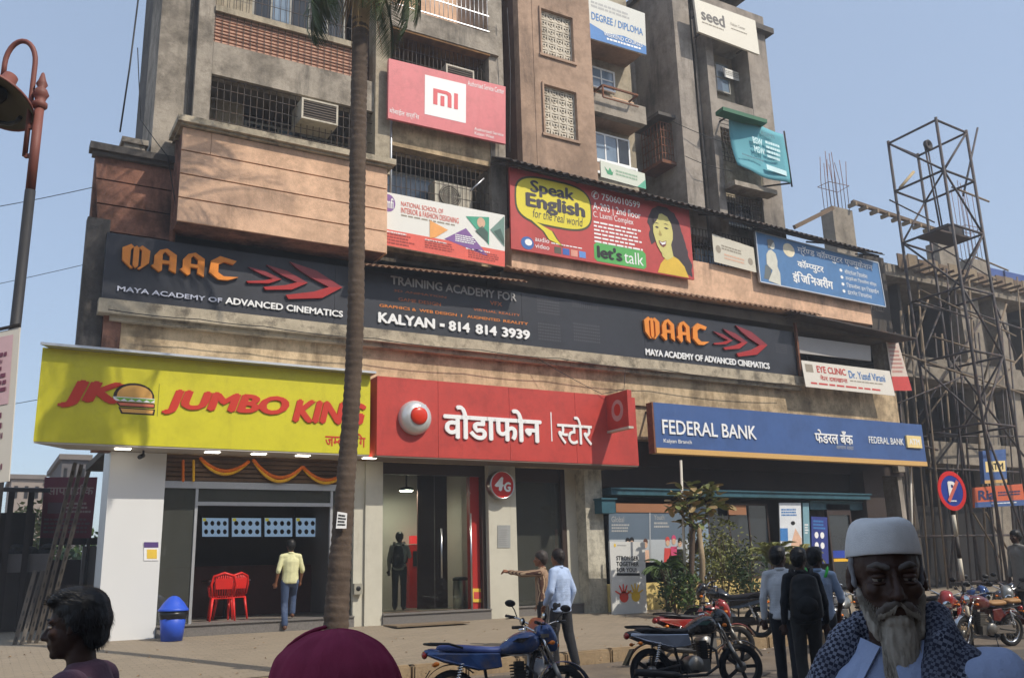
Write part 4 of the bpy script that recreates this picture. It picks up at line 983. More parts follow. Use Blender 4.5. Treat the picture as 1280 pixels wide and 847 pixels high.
b.text('Authorised Service Center', .66, .05, .985, .14, m_w, .0); b.text(['मो', 'बा', 'ई', 'ल', ' ', 'स', 'र्', '~व', 'ि', 'स'], .01, .82, .25, .94, m_w, .0)
b.text('Authorised Service\nKalyan West', .72, .83, .98, .97, m_w, .0)
# ---- white fashion-school board
b = pboard('shop_board', 'white and coral fashion-school board with coloured triangles beside the pink balcony', 'sign board', (480.4, 239.5), (631, 269), (631, 333.5), (480.4, 306), 17.4, .06)
b.panel(mat('board_white', (226, 224, 216), .5, .02, 1)); m_cor = mat('print_coral', (222, 96, 80), .55)
b.rect(0, .70, 1, 1, m_cor, 1, 'print'); m_pur = mat('print_purple', (128, 88, 150), .55)
b.disc(.03, .20, .055, .165, m_pur, 1, 'emblem'); b.text('mfi', .01, .10, .07, .30, m_w, .02, lay=2)
b.text('NATIONAL SCHOOL OF', .13, .12, .47, .21, m_cor, .01); b.text('INTERIOR & FASHION DESIGNING', .13, .235, .60, .34, m_cor, .01); b.lines(.13, .37, .60, .42, 1, m_dim, 1, 3)
b.poly([(.36, .38), (.51, .50), (.41, .68), (.36, .72)], mat('print_amber', (232, 162, 88), .55), 2, 'print')
b.poly([(.66, .40), (.855, .86), (.48, .68)], m_pur, 2, 'print'); b.poly([(.66, .17), (.86, .10), (.86, .64)], mat('print_green', (64, 158, 128), .55), 2, 'print')
b.disc(.79, .24, .035, .10, mat('photo_skin', (206, 168, 140), .6), 3, 'print'); b.poly([(.74, .42), (.80, .30), (.85, .40), (.85, .60)], mat('photo_dark', (66, 92, 84), .6), 3, 'print')
b.poly([(.87, .34), (.995, .02), (.995, .62)], mat('photo_teal', (110, 140, 130), .6), 2, 'print'); b.poly([(.90, .36), (.96, .28), (.995, .5), (.99, .58)], mat('photo_dark', (66, 92, 84)), 3, 'print')
b.lines(.57, .55, .75, .70, 4, m_w, 3, 4); b.lines(.01, .76, .24, .98, 4, mat('print_dkred', (160, 60, 52), .6), 2, 5); b.lines(.32, .76, .60, .93, 4, mat('print_dkred', (160, 60, 52)), 2, 6); b.lines(.68, .80, .95, .96, 4, mat('print_dkred', (160, 60, 52)), 2, 7)
b.lines(.01, .73, .18, .77, 1, m_w, 2, 8); b.lines(.32, .75, .52, .79, 1, m_w, 2, 9); b.lines(.66, .77, .9, .81, 1, m_w, 2, 10)
# ---- red English-class board
b = pboard('shop_board', 'red English-class board with a yellow speech bubble and a laughing woman', 'sign board', (637, 209), (861, 260), (868, 349.5), (639, 310.5), 17.42, .06)
b.panel(mat('board_red', (190, 70, 66), .5, .05, .8, dirt=.2, dirt_rgb=(206, 96, 90), streak=.4))
m_by = mat('bubble_yellow', (222, 206, 52), .5, .04, 1); m_bk = mat('bubble_edge', (70, 66, 40), .5)
def bubble(g_):
    N = 40; pts = []
    for k in range(N):
        a = 2*math.pi*k/N; c_, s_ = math.cos(a), math.sin(a); u = .222+(.193+g_)*math.copysign(abs(c_)**.62, c_); v = .345+(.285+g_*3)*math.copysign(abs(s_)**.62, s_); pts.append((u, v))
        if abs(a-R_(108)) < .09: pts += [(.205+g_, .70), (.225+g_, .78), (.255+g_, .86+g_*2), (.19-g_, .81), (.165-g_, .72)]
    return pts
b.poly(bubble(.008), m_bk, 1, 'bubble_edge'); b.poly(bubble(0), m_by, 2, 'bubble'); m_pur2 = mat('letter_slate', (60, 54, 62), .5)
b.text('Speak', .10, .10, .33, .30, m_pur2, .035, lay=3); b.text('English', .075, .27, .385, .50, m_pur2, .05, lay=3); b.text('for the real world', .11, .46, .37, .57, m_pur2, .0, .2, lay=3)
b.text('✆ 7506010599', .425, .06, .70, .17, m_w, .015); b.text('A-203 | 2nd floor', .43, .21, .70, .34, m_w, .01); b.text('C. Laxmi Complex', .43, .33, .655, .43, m_w, .0)
b.lines(.43, .46, .73, .76, 6, m_w, 1, 11, fill=.45)
b.poly([(.425, .77), (.44, .735), (.70, .735), (.715, .77), (.715, .94), (.70, .975), (.44, .975), (.425, .94)], mat('bubble_green', (84, 168, 84), .5), 1, 'print')
b.text("let's", .44, .765, .58, .93, m_k, .05, lay=2); b.text('talk', .59, .775, .70, .935, m_w, .0, lay=2)
b.disc(.08, .90, .032, .078, mat('globe_blue', (60, 104, 168), .4), 1, 'emblem'); b.disc(.085, .89, .018, .04, m_w, 2, 'emblem')
b.text('audio\nvideo', .118, .80, .19, .94, m_w, .0); b.lines(.2, .84, .385, .865, 1, m_w, 1, 12)
for k, c_ in enumerate(((90, 84, 70), (58, 96, 170), (216, 150, 130), (96, 140, 204))): b.rect(.215+.043*k, .885, .25+.043*k, .965, mat('icon_%s' % ('dark', 'blue', 'peach', 'sky')[k], c_, .5), 1, 'icon')
m_hair = mat('print_hair', (58, 46, 52), .6, .2, 6); m_face = mat('print_face', (206, 196, 120), .6, .05, 3); m_shirt = mat('print_shirt', (218, 180, 62), .6, .08, 3)
def wavy(pts, n=4, amp=.006, seed=0):
    out = []; 
    for k in range(len(pts)):
        p, q_ = pts[k], pts[(k+1) % len(pts)]
        for i in range(n):
            t_ = i/n; u, v = p[0]+(q_[0]-p[0])*t_, p[1]+(q_[1]-p[1])*t_; out.append((u+amp*noise.noise(Vector((u*30, v*12, seed))), v+amp*2*noise.noise(Vector((u*30, v*12, seed+5)))))
    return out
b.poly(wavy([(.738, .34), (.745, .22), (.77, .12), (.81, .07), (.86, .07), (.905, .13), (.93, .24), (.945, .38), (.962, .52), (.97, .66), (.99, .80), (.99, .97), (.95, .93), (.90, .82), (.87, .66), (.80, .56), (.75, .62), (.742, .50), (.752, .42)], 5, .008), m_hair, 1, 'portrait')
b.poly(wavy([(.78, .985), (.80, .86), (.835, .76), (.87, .72), (.91, .76), (.945, .85), (.965, .99)], 3, .002), m_shirt, 2, 'portrait')
b.poly([(.80, .64), (.87, .58), (.88, .74), (.84, .80), (.815, .76)], m_face, 3, 'portrait')
b.poly(wavy([(.768, .36), (.776, .27), (.795, .20), (.825, .17), (.858, .20), (.878, .29), (.886, .40), (.882, .50), (.866, .60), (.842, .69), (.822, .725), (.804, .70), (.788, .63), (.776, .54), (.768, .45)], 4, .001), m_face, 4, 'portrait')
b.poly([(.795, .55), (.815, .565), (.842, .535), (.838, .60), (.822, .635), (.803, .61)], mat('print_mouth', (120, 50, 48), .6), 5, 'portrait'); b.poly([(.799, .562), (.815, .575), (.838, .55), (.834, .585), (.815, .605)], m_w, 6, 'portrait')
for (u0, u1, v) in ((.778, .803, .375), (.832, .862, .365)):
    b.poly([(u0, v), (u0+.012, v-.016), (u1, v-.002), (u0+.014, v+.014)], m_hair, 5, 'portrait'); b.poly([(u0-.002, v-.05), (u0+.012, v-.066), (u1+.002, v-.05), (u0+.012, v-.055)], m_hair, 5, 'portrait')
b.poly([(.806, .40), (.818, .47), (.812, .485), (.798, .478)], mat('print_nose', (168, 150, 84), .6), 5, 'portrait')
b.poly(wavy([(.77, .36), (.775, .22), (.82, .13), (.80, .24), (.785, .30)], 4, .004), m_hair, 6, 'portrait')
# ---- small white banner, blue Devanagari board
b = pboard('cloth_banner', 'small faded white cloth banner between the red and blue boards', 'banner', (890, 292), (942, 309.5), (945.5, 340.5), (893, 327), 17.46, .015)
b.panel(mat('cloth_white', (206, 200, 184), .8, .06, 2, dirt=.3, dirt_rgb=(160, 140, 120))); b.lines(.2, .3, .8, .5, 2, m_dim, 1, 20); b.disc(.12, .5, .06, .14, m_dim, 1, 'print'); b.disc(.88, .62, .06, .14, m_dim, 1, 'print'); b.lines(.25, .6, .75, .85, 2, mat('print_peach', (216, 176, 150), .6), 1, 21)
b = pboard('shop_board', 'blue computer-class board with white Devanagari lettering and a statue picture', 'sign board', (944, 289), (1097.5, 328.5), (1107, 383.5), (950.5, 352), 17.42, .06)
b.panel(mat('board_blue', (82, 126, 174), .5, .05, .8, dirt=.2, dirt_rgb=(110, 150, 196), streak=.3)); b.rim(m_alu, .03)
b.disc(.245, .22, .045, .14, mat('seal_cream', (226, 214, 184), .5), 1, 'emblem')
b.text(['ग्रॅ', '~ण', 'ड', ' ', 'कॉ', '~म', '~प', 'यु', 'ट', 'र', ' ', 'ए', '~ज', 'यु', 'के', 'श', 'न'], .315, .06, .94, .27, m_w, .012)
b.text(['कॉ', '~म', '~प', 'यु', 'ट', 'र'], .30, .36, .51, .58, m_w, .03); b.text(['इं', 'ि', 'ज', 'ि', 'न', 'अ', 'रीं', 'ग'], .25, .62, .57, .88, m_w, .04)
for k in range(4): b.disc(.655, .385+.15*k, .012, .035, m_w, 1, 'bullet'); b.text([['सॉ', '~फ', 'ट', 'वे', 'अ', 'र', ' ', 'ि', 'ड', 'प', 'ल', 'ो', 'मा'], ['हा', 'र्', 'ड', 'वे', 'अ', 'र', ' ', 'ि', 'ड', 'प', 'लो', 'मा', ' ', 'को', 'र्', 'स'], ['ि', 'ड', 'प', 'लो', 'मा', ' ', 'इ', 'न', ' ', 'ि', 'ड', 'झा', 'ई', 'न'], ['इं', 'ट', 'र', 'ने', 'ट', ' ', 'ि', 'ड', 'प', 'लो', 'मा']][k], .685, .33+.15*k, (.88, .95, .96, .89)[k], .44+.15*k, m_w, .0)
m_mar = mat('print_marble', (206, 204, 190), .6, .12, 5)
b.poly([(.06, .95), (.10, .72), (.06, .62), (.065, .42), (.085, .33), (.105, .30), (.135, .36), (.145, .50), (.14, .62), (.155, .75), (.15, .99)], m_mar, 2, 'print')
b.disc(.115, .20, .022, .09, m_mar, 2, 'print'); b.poly([(.085, .30), (.08, .12), (.11, .08), (.135, .12), (.12, .16), (.10, .26)], mat('print_stone_dark', (120, 118, 112), .6), 3, 'print'); b.poly([(.03, .92), (.05, .64), (.09, .66), (.085, .92)], mat('print_rock', (104, 110, 110), .6), 1, 'print')
# ---- degree/diploma board, leaf board, seed board, turquoise banner
b = pboard('shop_board', 'pale board with blue DEGREE / DIPLOMA print on the top balcony', 'sign board', (734.5, -9), (806, 17), (808, 68.5), (736.5, 47.5), 17.75, .05)
b.panel(mat('board_offwhite', (204, 204, 196), .5, .03, 1)); m_pb = mat('print_blue', (64, 122, 184), .55)
b.poly([(0, .66), (.3, .78), (.6, .72), (1, .80), (1, 1), (0, 1)], m_pb, 1, 'print'); b.text('DEGREE / DIPLOMA', .05, .40, .95, .57, m_pb, .02); b.lines(.05, .15, .8, .32, 2, m_lgrey, 1, 30); b.text('WEEKEND COURSES', .25, .76, .93, .85, m_w, .01, lay=2); b.lines(.3, .88, .9, .96, 1, m_w, 2, 31)
b = pboard('shop_board', 'small white board with a green leaf emblem under the louvred window', 'sign board', (750.5, 200.5), (806, 217), (807.5, 236.5), (751.5, 221), 17.65, .04)
b.panel(mat('board_pale_green', (208, 212, 196), .5, .03, 1)); b.poly([(.08, .30), (.16, .52), (.20, .28), (.25, .55), (.28, .40), (.25, .72), (.14, .72)], mat('leaf_green', (60, 150, 104), .5), 1, 'emblem'); b.lines(.33, .3, .9, .7, 2, mat('print_sage', (150, 176, 150), .6), 1, 33); b.poly([(.8, 1), (1, .4), (1, 1)], mat('leaf_teal', (90, 170, 140), .5), 2, 'print')
b = pboard('shop_board', 'tilted cream board reading seed high on the end block', 'sign board', (867.5, -2), (944, 26), (949.5, 68.5), (873, 39.5), 17.3, .07)
b.panel(mat('board_cream', (222, 216, 200), .5, .03, 1)); b.text('seed', .08, .22, .46, .58, mat('print_seed', (104, 100, 96), .5), .03); b.lines(.08, .64, .48, .71, 1, m_dim, 1, 34); b.text('Kalyan Center', .56, .33, .80, .45, m_dim, .0); b.lines(.56, .50, .86, .56, 1, m_dim, 1, 35)
for u in (.15, .85):
    for v in (.2, .8): mb = MB(); mb.bar(b.P(u, v, -.07), b.P(u, v, -.07)+Vector((0, .5, 0)), .04, .04); mb.build('bracket', m_iron, b.root)
q = [onY(911, 145, 17.4), onY(979, 167.5, 17.05), onY(988, 229, 16.95), onY(922.5, 206, 17.25)]
t = thing('cloth_banner', 'sagging turquoise banner hung from a green rail on the end block', 'banner', q[3])
b = Board(t, *q, thick=.015); mb = MB(); N = 12
vs_ = []; fs_ = []
for j in range(N+1):
    for i in range(N+1):
        u, v = i/N, j/N; sag = .10*math.sin(math.pi*v)*(1-u) + .03*math.sin(u*9+v*3)
        vs_.append(b.P(u+.0, v+.06*math.sin(math.pi*u)*v, -sag))
for j in range(N):
    for i in range(N): a = j*(N+1)+i; fs_.append((a, a+N+1, a+N+2, a+1))
mb.add(vs_, fs_, True); cl = mb.build('cloth', mat('cloth_turquoise', (92, 160, 172), .75, .06, 1.5), t)
mdm = cl.modifiers.new('thickness', 'SOLIDIFY'); mdm.thickness = .01
m_tw = mat('print_palecyan', (196, 226, 228), .6)
b.text('BSW\nMSW', .36, .30, .56, .62, m_tw, .04, lay=12); b.lines(.60, .3, .9, .68, 4, m_tw, 12, 40); b.text('RSIMS', .55, .12, .8, .2, mat('print_teal_dark', (60, 110, 124), .6), .02, lay=12); b.lines(.1, .74, .55, .80, 1, mat('print_teal_dark', (60, 110, 124)), 12, 41); b.rect(.55, .80, .93, .90, m_tw, 12, 'print')
mb = MB(); a_, b_ = onY(899, 139, 17.25), onY(954, 155, 17.1); mb.bar(a_, b_, .35, .12); mb.build('rail', mat('green_rail', (38, 100, 70), .6, .1, 3), t)
mb = MB(); mb.cyl(q[1]+Vector((.05, 0, .1)), q[2]+Vector((.05, 0, -.1)), .025, 8); mb.build('batten', m_iron, t)
for p_, e_ in ((q[2], Vector((q[2].x-.6, 17.9, q[2].z+.1))), (q[0], Vector((q[0].x, 17.9, q[0].z)))): mb = MB(); mb.bar(p_, e_, .04, .04); mb.build('bracket', m_iron, t)
# ---- boards at the right-hand corner above the bank
b = pboard('shop_board', 'blank dusty white board above the clinic banner', 'sign board', (997, 420), (1088, 432), (1089, 451), (999, 441), 17.85, .05)
b.panel(mat('board_dusty', (168, 164, 160), .6, .06, 1.5))
b = pboard('cloth_banner', 'white clinic banner with red and blue print tilted over the bank', 'banner', (1001.5, 450), (1112, 463.5), (1119, 494.5), (1007.5, 483), 17.5, .02)
b.panel(mat('banner_white', (218, 212, 200), .6, .04, 1)); m_pr = mat('print_red', (196, 70, 64), .6)
b.text('EYE CLINIC', .15, .14, .47, .40, m_pr, .03); b.text(['ने', '~त', 'र', ' ', 'द', 'वा', 'खा', 'ना'], .17, .48, .47, .70, m_pr, .02); b.text('Dr. Yusuf Virani', .50, .18, .92, .48, m_pb, .02); b.lines(.06, .80, .95, .92, 1, m_pr, 1, 50); b.lines(.5, .56, .9, .64, 1, m_dim, 1, 51); b.rect(.03, .12, .11, .42, m_dim, 1, 'print')
b = pboard('cloth_banner', 'narrow white and red banner hanging off the end of the clinic corner', 'banner', (1107, 421), (1121, 421), (1140, 488), (1117, 488), 17.95, .02)
b.panel(mat('banner_cream', (206, 190, 176), .6, .05, 1)); b.rect(0, .74, 1, 1, m_pr, 1, 'print'); b.lines(.1, .1, .9, .7, 8, mat('print_rose', (190, 140, 130), .6), 1, 52)
# ---- window note on the end block
b = pboard('paper_notice', 'white printed notice stuck in the top window of the end block', 'notice', (903, 84), (929, 93), (931, 104), (906, 96), 18.25, .01)
b.panel(m_w); b.lines(.1, .2, .9, .8, 3, m_lgrey, 1, 55)
# ------------------------------------------------------------------ palm tree
m_trunk = mat('palm_bark', (88, 74, 62), .95, .25, 3, .6, 14, dirt=.5, dirt_rgb=(70, 56, 46), dscale=2.5)
m_frond = mat('palm_frond', (70, 84, 42), .6, .25, 2); m_dryf = mat('dry_palm_sheath', (156, 128, 88), .9, .2, 4, .3, 20)
def zat(p): return p
PY = 12.0
pts = [(417, 850), (421, 760), (425, 700), (431, 620), (437, 540), (442, 460), (445, 380), (446, 300), (447, 200), (449, 100), (451, 20), (456, -240)]
wid = [35, 31, 27.5, 24, 22, 21, 20.5, 20, 20, 20, 20, 24]
path = [onY(x, y, PY) for x, y in pts]; path[0].z = ZR-.05
palm = thing('palm_tree', 'tall ringed palm trunk rising in front of the yellow fascia', 'tree', path[0])
ring = []; rads = []; n_ = 0
for (a, b_, wa, wb) in zip(path[:-1], path[1:], wid[:-1], wid[1:]):
    K = max(3, int((b_-a).length/.036))
    for k in range(K):
        t = k/K; p = a.lerp(b_, t); dist = (p-CAMP).dot(FW); r = (wa+(wb-wa)*t)/2*dist/F_PX
        n_ += 1
        ring.append(p); rads.append(r*((1.045, 1.01, .96)[(n_+(1 if noise.noise(p*2.3) > .15 else 0)) % 3]+.05*noise.noise(p*3)))
mb = MB(); mb.tube(ring, rads, 18); mb.build('trunk', m_trunk, palm)
ptop = path[-1]
def frond_mesh(L, droop, seed, dens=46):
    rr = random.Random(seed); mb = MB(); rach = []; p = Vector((0, 0, 0)); ang = 0.0; N = 18; a0 = R_(12)
    for i in range(N+1):
        rach.append(p.copy()); t = i/N; a = a0-droop*(t**1.3); p = p+Vector((math.cos(a), 0, math.sin(a)))*(L/N)
    mb.tube(rach, [.03*(1-.85*i/N)+.004 for i in range(N+1)], 5)
    for k in range(dens):
        t = .10+.90*k/dens; f = t*N; i = min(N-1, int(f)); q = rach[i].lerp(rach[i+1], f-i); d = (rach[i+1]-rach[i]).normalized()
        ll = L*.26*(math.sin(math.pi*min(1, t*.88+.12))**.6)*rr.uniform(.85, 1.1)
        for s_ in (-1, 1):
            side = Vector((0, s_, 0)); up = d.cross(side)*s_
            dir_ = (side*.8+d*.62+Vector((0, 0, rr.uniform(-.15, .2)-.25*t))).normalized(); wv = d*.016+Vector((0, 0, .012))
            a = q; m_ = q+dir_*ll*.5+Vector((0, 0, .01)); e = q+dir_*ll+Vector((0, 0, -ll*rr.uniform(.25, .5)))
            mb.add([a-wv*.6, a+wv*.6, m_+wv, e, m_-wv], [(0, 1, 2, 4), (4, 2, 3)])
    return mb.mesh('frond', m_frond)
fm = [frond_mesh(3.4, 1.3, 1), frond_mesh(3.3, 1.9, 2), frond_mesh(3.3, 2.5, 3)]
for k in range(24):
    rr = random.Random(300+k); a = k*2.39996; tier = k/24
    o = inst(fm[0 if tier < .35 else 1 if tier < .7 else 2], palm, ptop-path[0]+Vector((0, 0, .1-.35*tier)), (0, -R_(62-110*tier), a), (1, 1, 1), name='frond')
    o.rotation_euler = Euler((rr.uniform(-.2, .2), -R_(58-100*tier), a), 'XYZ')
hang = frond_mesh(1.9, 1.6, 9, 52); qh = onY(452, -62, PY)-path[0]
for k, az_ in enumerate((-.75, -.3, -1.2, 2.2, 2.7, 3.2, .6, 4.4)): inst(hang, palm, qh+Vector((0, 0, .10*(k % 3))), (0, R_(34+9*(k % 3)), az_), (1, 1, 1), name='frond')
# dry sheath below the crown and two hanging skirts that show at the top edge
mb = MB(); sp = [onY(450, 58, PY), onY(451, 30, PY), onY(452, -20, PY), onY(454, -120, PY), ptop+Vector((0, 0, .25))]
mb.tube(sp, [.115, .13, .17, .26, .3], 14); mb.build('dry_sheath', m_dryf, palm)
rr = random.Random(61); mb = MB()
for k in range(150):
    a = rr.uniform(0, 6.28); u = rr.random(); q = onY(452, -10-200*u, PY); r_ = .2+.1*u; p0 = q+Vector((math.cos(a)*r_, math.sin(a)*r_, 0)); L_ = rr.uniform(.5, 1.1); e = p0+Vector((math.cos(a)*.18, math.sin(a)*.18, -L_)); sw = Vector((-math.sin(a), math.cos(a), 0))*.02
    mb.add([p0-sw, p0+sw, e+sw*.2, e-sw*.2], [(0, 1, 2, 3)])
o = mb.build('dead_leaf_skirt', m_dryf, palm); o['kind'] = 'stuff'
# ------------------------------------------------------------------ street lamp at the left
m_lp = mat('red_oxide_paint', (124, 74, 64), .6, .15, 4, dirt=.4, dirt_rgb=(104, 70, 58), dscale=3); m_lpd = mat('dark_grey_paint', (46, 46, 48), .6, .15, 4)
WL = 7.4
top = onW(50, 128, WL); bx, by = top.x, top.y
hf = Vector((FW.x, FW.y, 0)).normalized(); dpole = bx*hf.x+by*hf.y
def onP(px, py, dd=0.0): d = ray(px, py); return CAMP+d*((dpole+dd)/(d.x*hf.x+d.y*hf.y))
lamp = thing('street_lamp', 'rust-red street lamp with a swan-neck arm and a wide hood', 'street lamp', (bx, by, 0))
zc_ = onP(38, 238).z
mb = MB(); mb.cyl((bx, by, zc_), (bx, by, top.z-.05), .037, 14); mb.build('upper_pole', m_lp, lamp)
mb = MB(); mb.cyl((bx, by, 0), (bx, by, zc_-.001), .040, 14); mb.cyl((bx, by, 0), (bx, by, .35), .09, 14); mb.build('lower_pole', m_lpd, lamp)
mb = MB(); mb.lathe([(.04, 0), (.058, .02), (.058, .05), (.038, .07), (.046, .10), (.062, .13), (.046, .17), (.028, .19), (.045, .22), (.028, .26), (.012, .32), (.001, .33)], (bx, by, top.z-.06), 'Z', 16); mb.build('finial', m_lp, lamp)
sd = -RT; sd.z = 0; sd.normalize()
arm = []
pa = Vector((bx, by, onP(38, 195).z))+sd*.075
zt2 = onP(17, 52).z; z_l = onP(4, 97).z
arm.append(pa); arm.append(Vector((pa.x, pa.y, onP(44, 120).z)))
R2 = .125; cz2 = zt2-R2*1.7; cen = Vector((pa.x, pa.y, cz2))+sd*R2
for k in range(13):
    a = math.pi*k/12; arm.append(cen+(-sd)*(math.cos(a)*R2)+Vector((0, 0, math.sin(a)*R2*1.7)))
arm.append(Vector((arm[-1].x, arm[-1].y, z_l)))
mb = MB(); mb.tube(arm, .021, 10); mb.bar(pa+Vector((0, 0, .0)), Vector((bx, by, pa.z)), .03, .03); mb.bar(pa+Vector((0, 0, .25)), Vector((bx, by, pa.z+.25)), .03, .03); mb.build('swan_neck', m_lp, lamp)
hc = Vector((arm[-1].x, arm[-1].y, z_l))
tilt = Matrix.Rotation(R_(13), 4, hf) @ Matrix.Rotation(R_(20), 4, sd)
prof = [(.02, .0), (.05, -.02), (.06, -.12), (.09, -.15), (.19, -.19), (.275, -.25), (.295, -.28), (.285, -.28), (.265, -.255), (.18, -.2), (.08, -.17), (.001, -.16)]
def lathe_at(prof_, M_, seg=32):
    mb = MB(); mb.lathe(prof_, (0, 0, 0), 'Z', seg); mb.v = [M_ @ v for v in mb.v]; return mb
Mh = Matrix.Translation(hc-sd*.075+Vector((0, 0, .02))) @ tilt @ Matrix.Scale(1.12, 4)
hd_ = lathe_at(prof, Mh).build('hood', m_lp, lamp)
hm = mat('hood_underside', (96, 88, 66), .7, .15, 3); lathe_at([(.278, -.278), (.26, -.258), (.175, -.205), (.08, -.175), (.001, -.165)], Mh).build('reflector', hm, hd_)
lathe_at([(.05, -.17), (.065, -.21), (.055, -.26), (.02, -.28), (.001, -.285)], Mh, 16).build('bulb_cover', mat('bulb_dark', (44, 40, 36), .4), hd_)
mb = MB(); mb.tube([Mh @ Vector((.2*math.cos(a/8*3.14), .2*math.sin(a/8*3.14), -.30)) for a in range(9)], .018, 6); mb.build('cage_ring', m_k, hd_)
# white cloth banner on the lamp post
q0, q1, q2, q3 = onP(-50, 425, -.12), onP(25, 409, -.12), onP(11, 601, -.12), onP(-64, 612, -.12)
t = thing('cloth_banner', 'narrow white banner with pink print hung on the lamp post', 'banner', (q2+q3)/2)
b = Board(t, q0, q1, q2, q3, .012); b.panel(mat('banner_white', (218, 212, 200))); b.rect(.0, .04, .90, .50, mat('print_pinkpale', (212, 178, 182), .6), 1, 'print'); b.lines(.1, .15, .88, .48, 7, mat('print_plum', (120, 70, 90), .6), 2, 60); b.lines(.1, .55, .9, .95, 6, mat('print_plum', (120, 70, 90)), 1, 61)
mb = MB(); mb.bar(q1+Vector((0, 0, .02)), q0+Vector((0, 0, .02)), .02, .02); mb.bar(b.P(.8, 0, -.02), Vector((bx, by, q1.z)), .02, .02); mb.build('rod', m_iron, t)
# ------------------------------------------------------------------ left background: stall, red board, poles, shrubs, far houses
gz = ZP
ys = 24.0
def pb(name, m, x0, y0, x1, y1, Y, d, par): mb = MB(); pbox(mb, x0, y0, x1, y1, Y, d); return mb.build(name, m, par)
p0 = onY(0, 780, ys)
t = thing('market_stall', 'dark wooden roadside stall with a sloping tin roof beside the snack shop', 'stall', (p0.x-1, ys, gz))
xs0, xs1 = PX(-80, 640, ys), PX(50, 640, ys)
mb = MB(); a1, a2 = onY(50, 615, ys-1.2), onY(-80, 600, ys-1.2); mb.slab((a2.x, ys-1.2, a1.z), (xs1+.1, ys-1.2, a1.z), (xs1+.1, ys+2.6, a1.z+.35), (a2.x, ys+2.6, a1.z+.35), (0, 0, .09)); mb.build('roof', mat('stall_roof', (54, 50, 50), .8, .2, 2), t)
mst = mat('stall_timber', (46, 38, 34), .9, .2, 3)
pb('back_panel', mst, -80, 640, 30, 790, ys+.4, .1, t)
for px in (33, 8): 
    x = PX(px, 680, ys-.6); mb = MB(); mb.box(x-.06, x+.06, ys-.66, ys-.54, gz-.1, a1.z+.1); mb.build('post', mst, t)
pb('counter', mat('stall_counter', (70, 62, 58), .8), -60, 715, 62, 786, ys-.3, .6, t)
pb('awning_board', mat('stall_board', (120, 114, 112), .8, .1, 2), 10, 692, 62, 714, ys-.5, .05, t)
mb = MB()
for k in range(18):
    rr = random.Random(k); c = onY(rr.uniform(8, 62), rr.uniform(683, 692), ys-.2); mb.ell(c, .14, .14, .08, 8, 5)
o = mb.build('goods', mat('dark_goods', (48, 46, 46), .8, .3, 5), t); o['kind'] = 'stuff'
b = pboard('hoarding', 'maroon hoarding with pale Devanagari lettering behind the leaning poles', 'sign board', (56, 596), (122, 596), (114, 672), (50, 672), 25.0, .08)
b.panel(mat('hoarding_maroon', (120, 54, 66), .7, .1, 1)); mp_ = mat('print_dusty', (170, 150, 140), .7)
b.text(['सा', 'प', '~त', 'ा', 'ह', 'ि', 'क'], .06, .12, .95, .32, mp_, .02); b.rect(.1, .42, .4, .60, mat('print_faded', (110, 90, 96), .7), 1, 'print'); b.lines(.45, .42, .95, .62, 3, mp_, 1, 70); b.lines(.05, .68, .95, .95, 4, mat('print_faded', (110, 90, 96)), 1, 71)
for u in (.05, .95): mb = MB(); p = b.P(u, 1, -.1); p2 = b.P(u, .1, -.1); mb.bar(p2, Vector((p.x, p.y, gz-.1)), .08, .08, (0, 1, 0)); mb.build('post', m_iron, b.root)
# low wall with round openings under the hoarding
t = thing('boundary_wall', 'low dark boundary wall with pale openings under the maroon hoarding', 'wall', onY(90, 780, 25.6))
pb('wall', mat('dark_brown_wall', (62, 50, 50), .9, .2, 2), 40, 700, 128, 800, 25.6, .25, t); pb('pillar', mat('grey_board', (134, 126, 122), .8, .1, 2), 104, 682, 116, 800, 25.3, .2, t)
pb('rail', mat('dark_brown_wall', (62, 50, 50)), 52, 672, 128, 680, 25.5, .15, t)
# leaning bundles of slotted steel poles
m_pole = mat('galvanised_pole', (82, 76, 69), .55, .15, 5, metal=.25, dirt=.4, dirt_rgb=(90, 78, 66), dscale=4)
def pole_bundle(label, bases, tops, Yb, Yt):
    t = thing('leaning_poles', label, 'poles', onY(bases[0][0], bases[0][1], Yb), 0, 'slotted steel poles leaning by the snack shop')
    for (x0, y0), (x1, y1) in zip(bases, tops):
        a, c = onY(x0, y0, Yb), onY(x1, y1, Yt); a.z = max(a.z, gz)
        d = (c-a).normalized(); sidev = Vector((1, 0, 0)); sidev = (sidev-d*sidev.dot(d)).normalized()
        mb = MB(); mb.bar(a, c, .07, .04, (0, -1, 0)); po = mb.build('pole', m_pole, t)
        L = (c-a).length; mb = MB()
        for k in range(int(L/.22)):
            p = a+d*(.1+.22*k)+Vector((0, -.024, 0)); mb.obox(p, d*.04, sidev*.009, Vector((0, .004, 0)))
        sl_ = mb.build('slot', m_k, po); sl_['kind'] = 'stuff'
pole_bundle('long slotted steel poles leaning high against the yellow sign', [(36, 803), (45, 803), (54, 801)], [(94, 578), (102, 580), (111, 588)], 18.6, 18.3)
pole_bundle('shorter pair of slotted steel poles leaning beside the long ones', [(18, 806), (27, 806)], [(44, 713), (53, 713)], 18.5, 18.8)
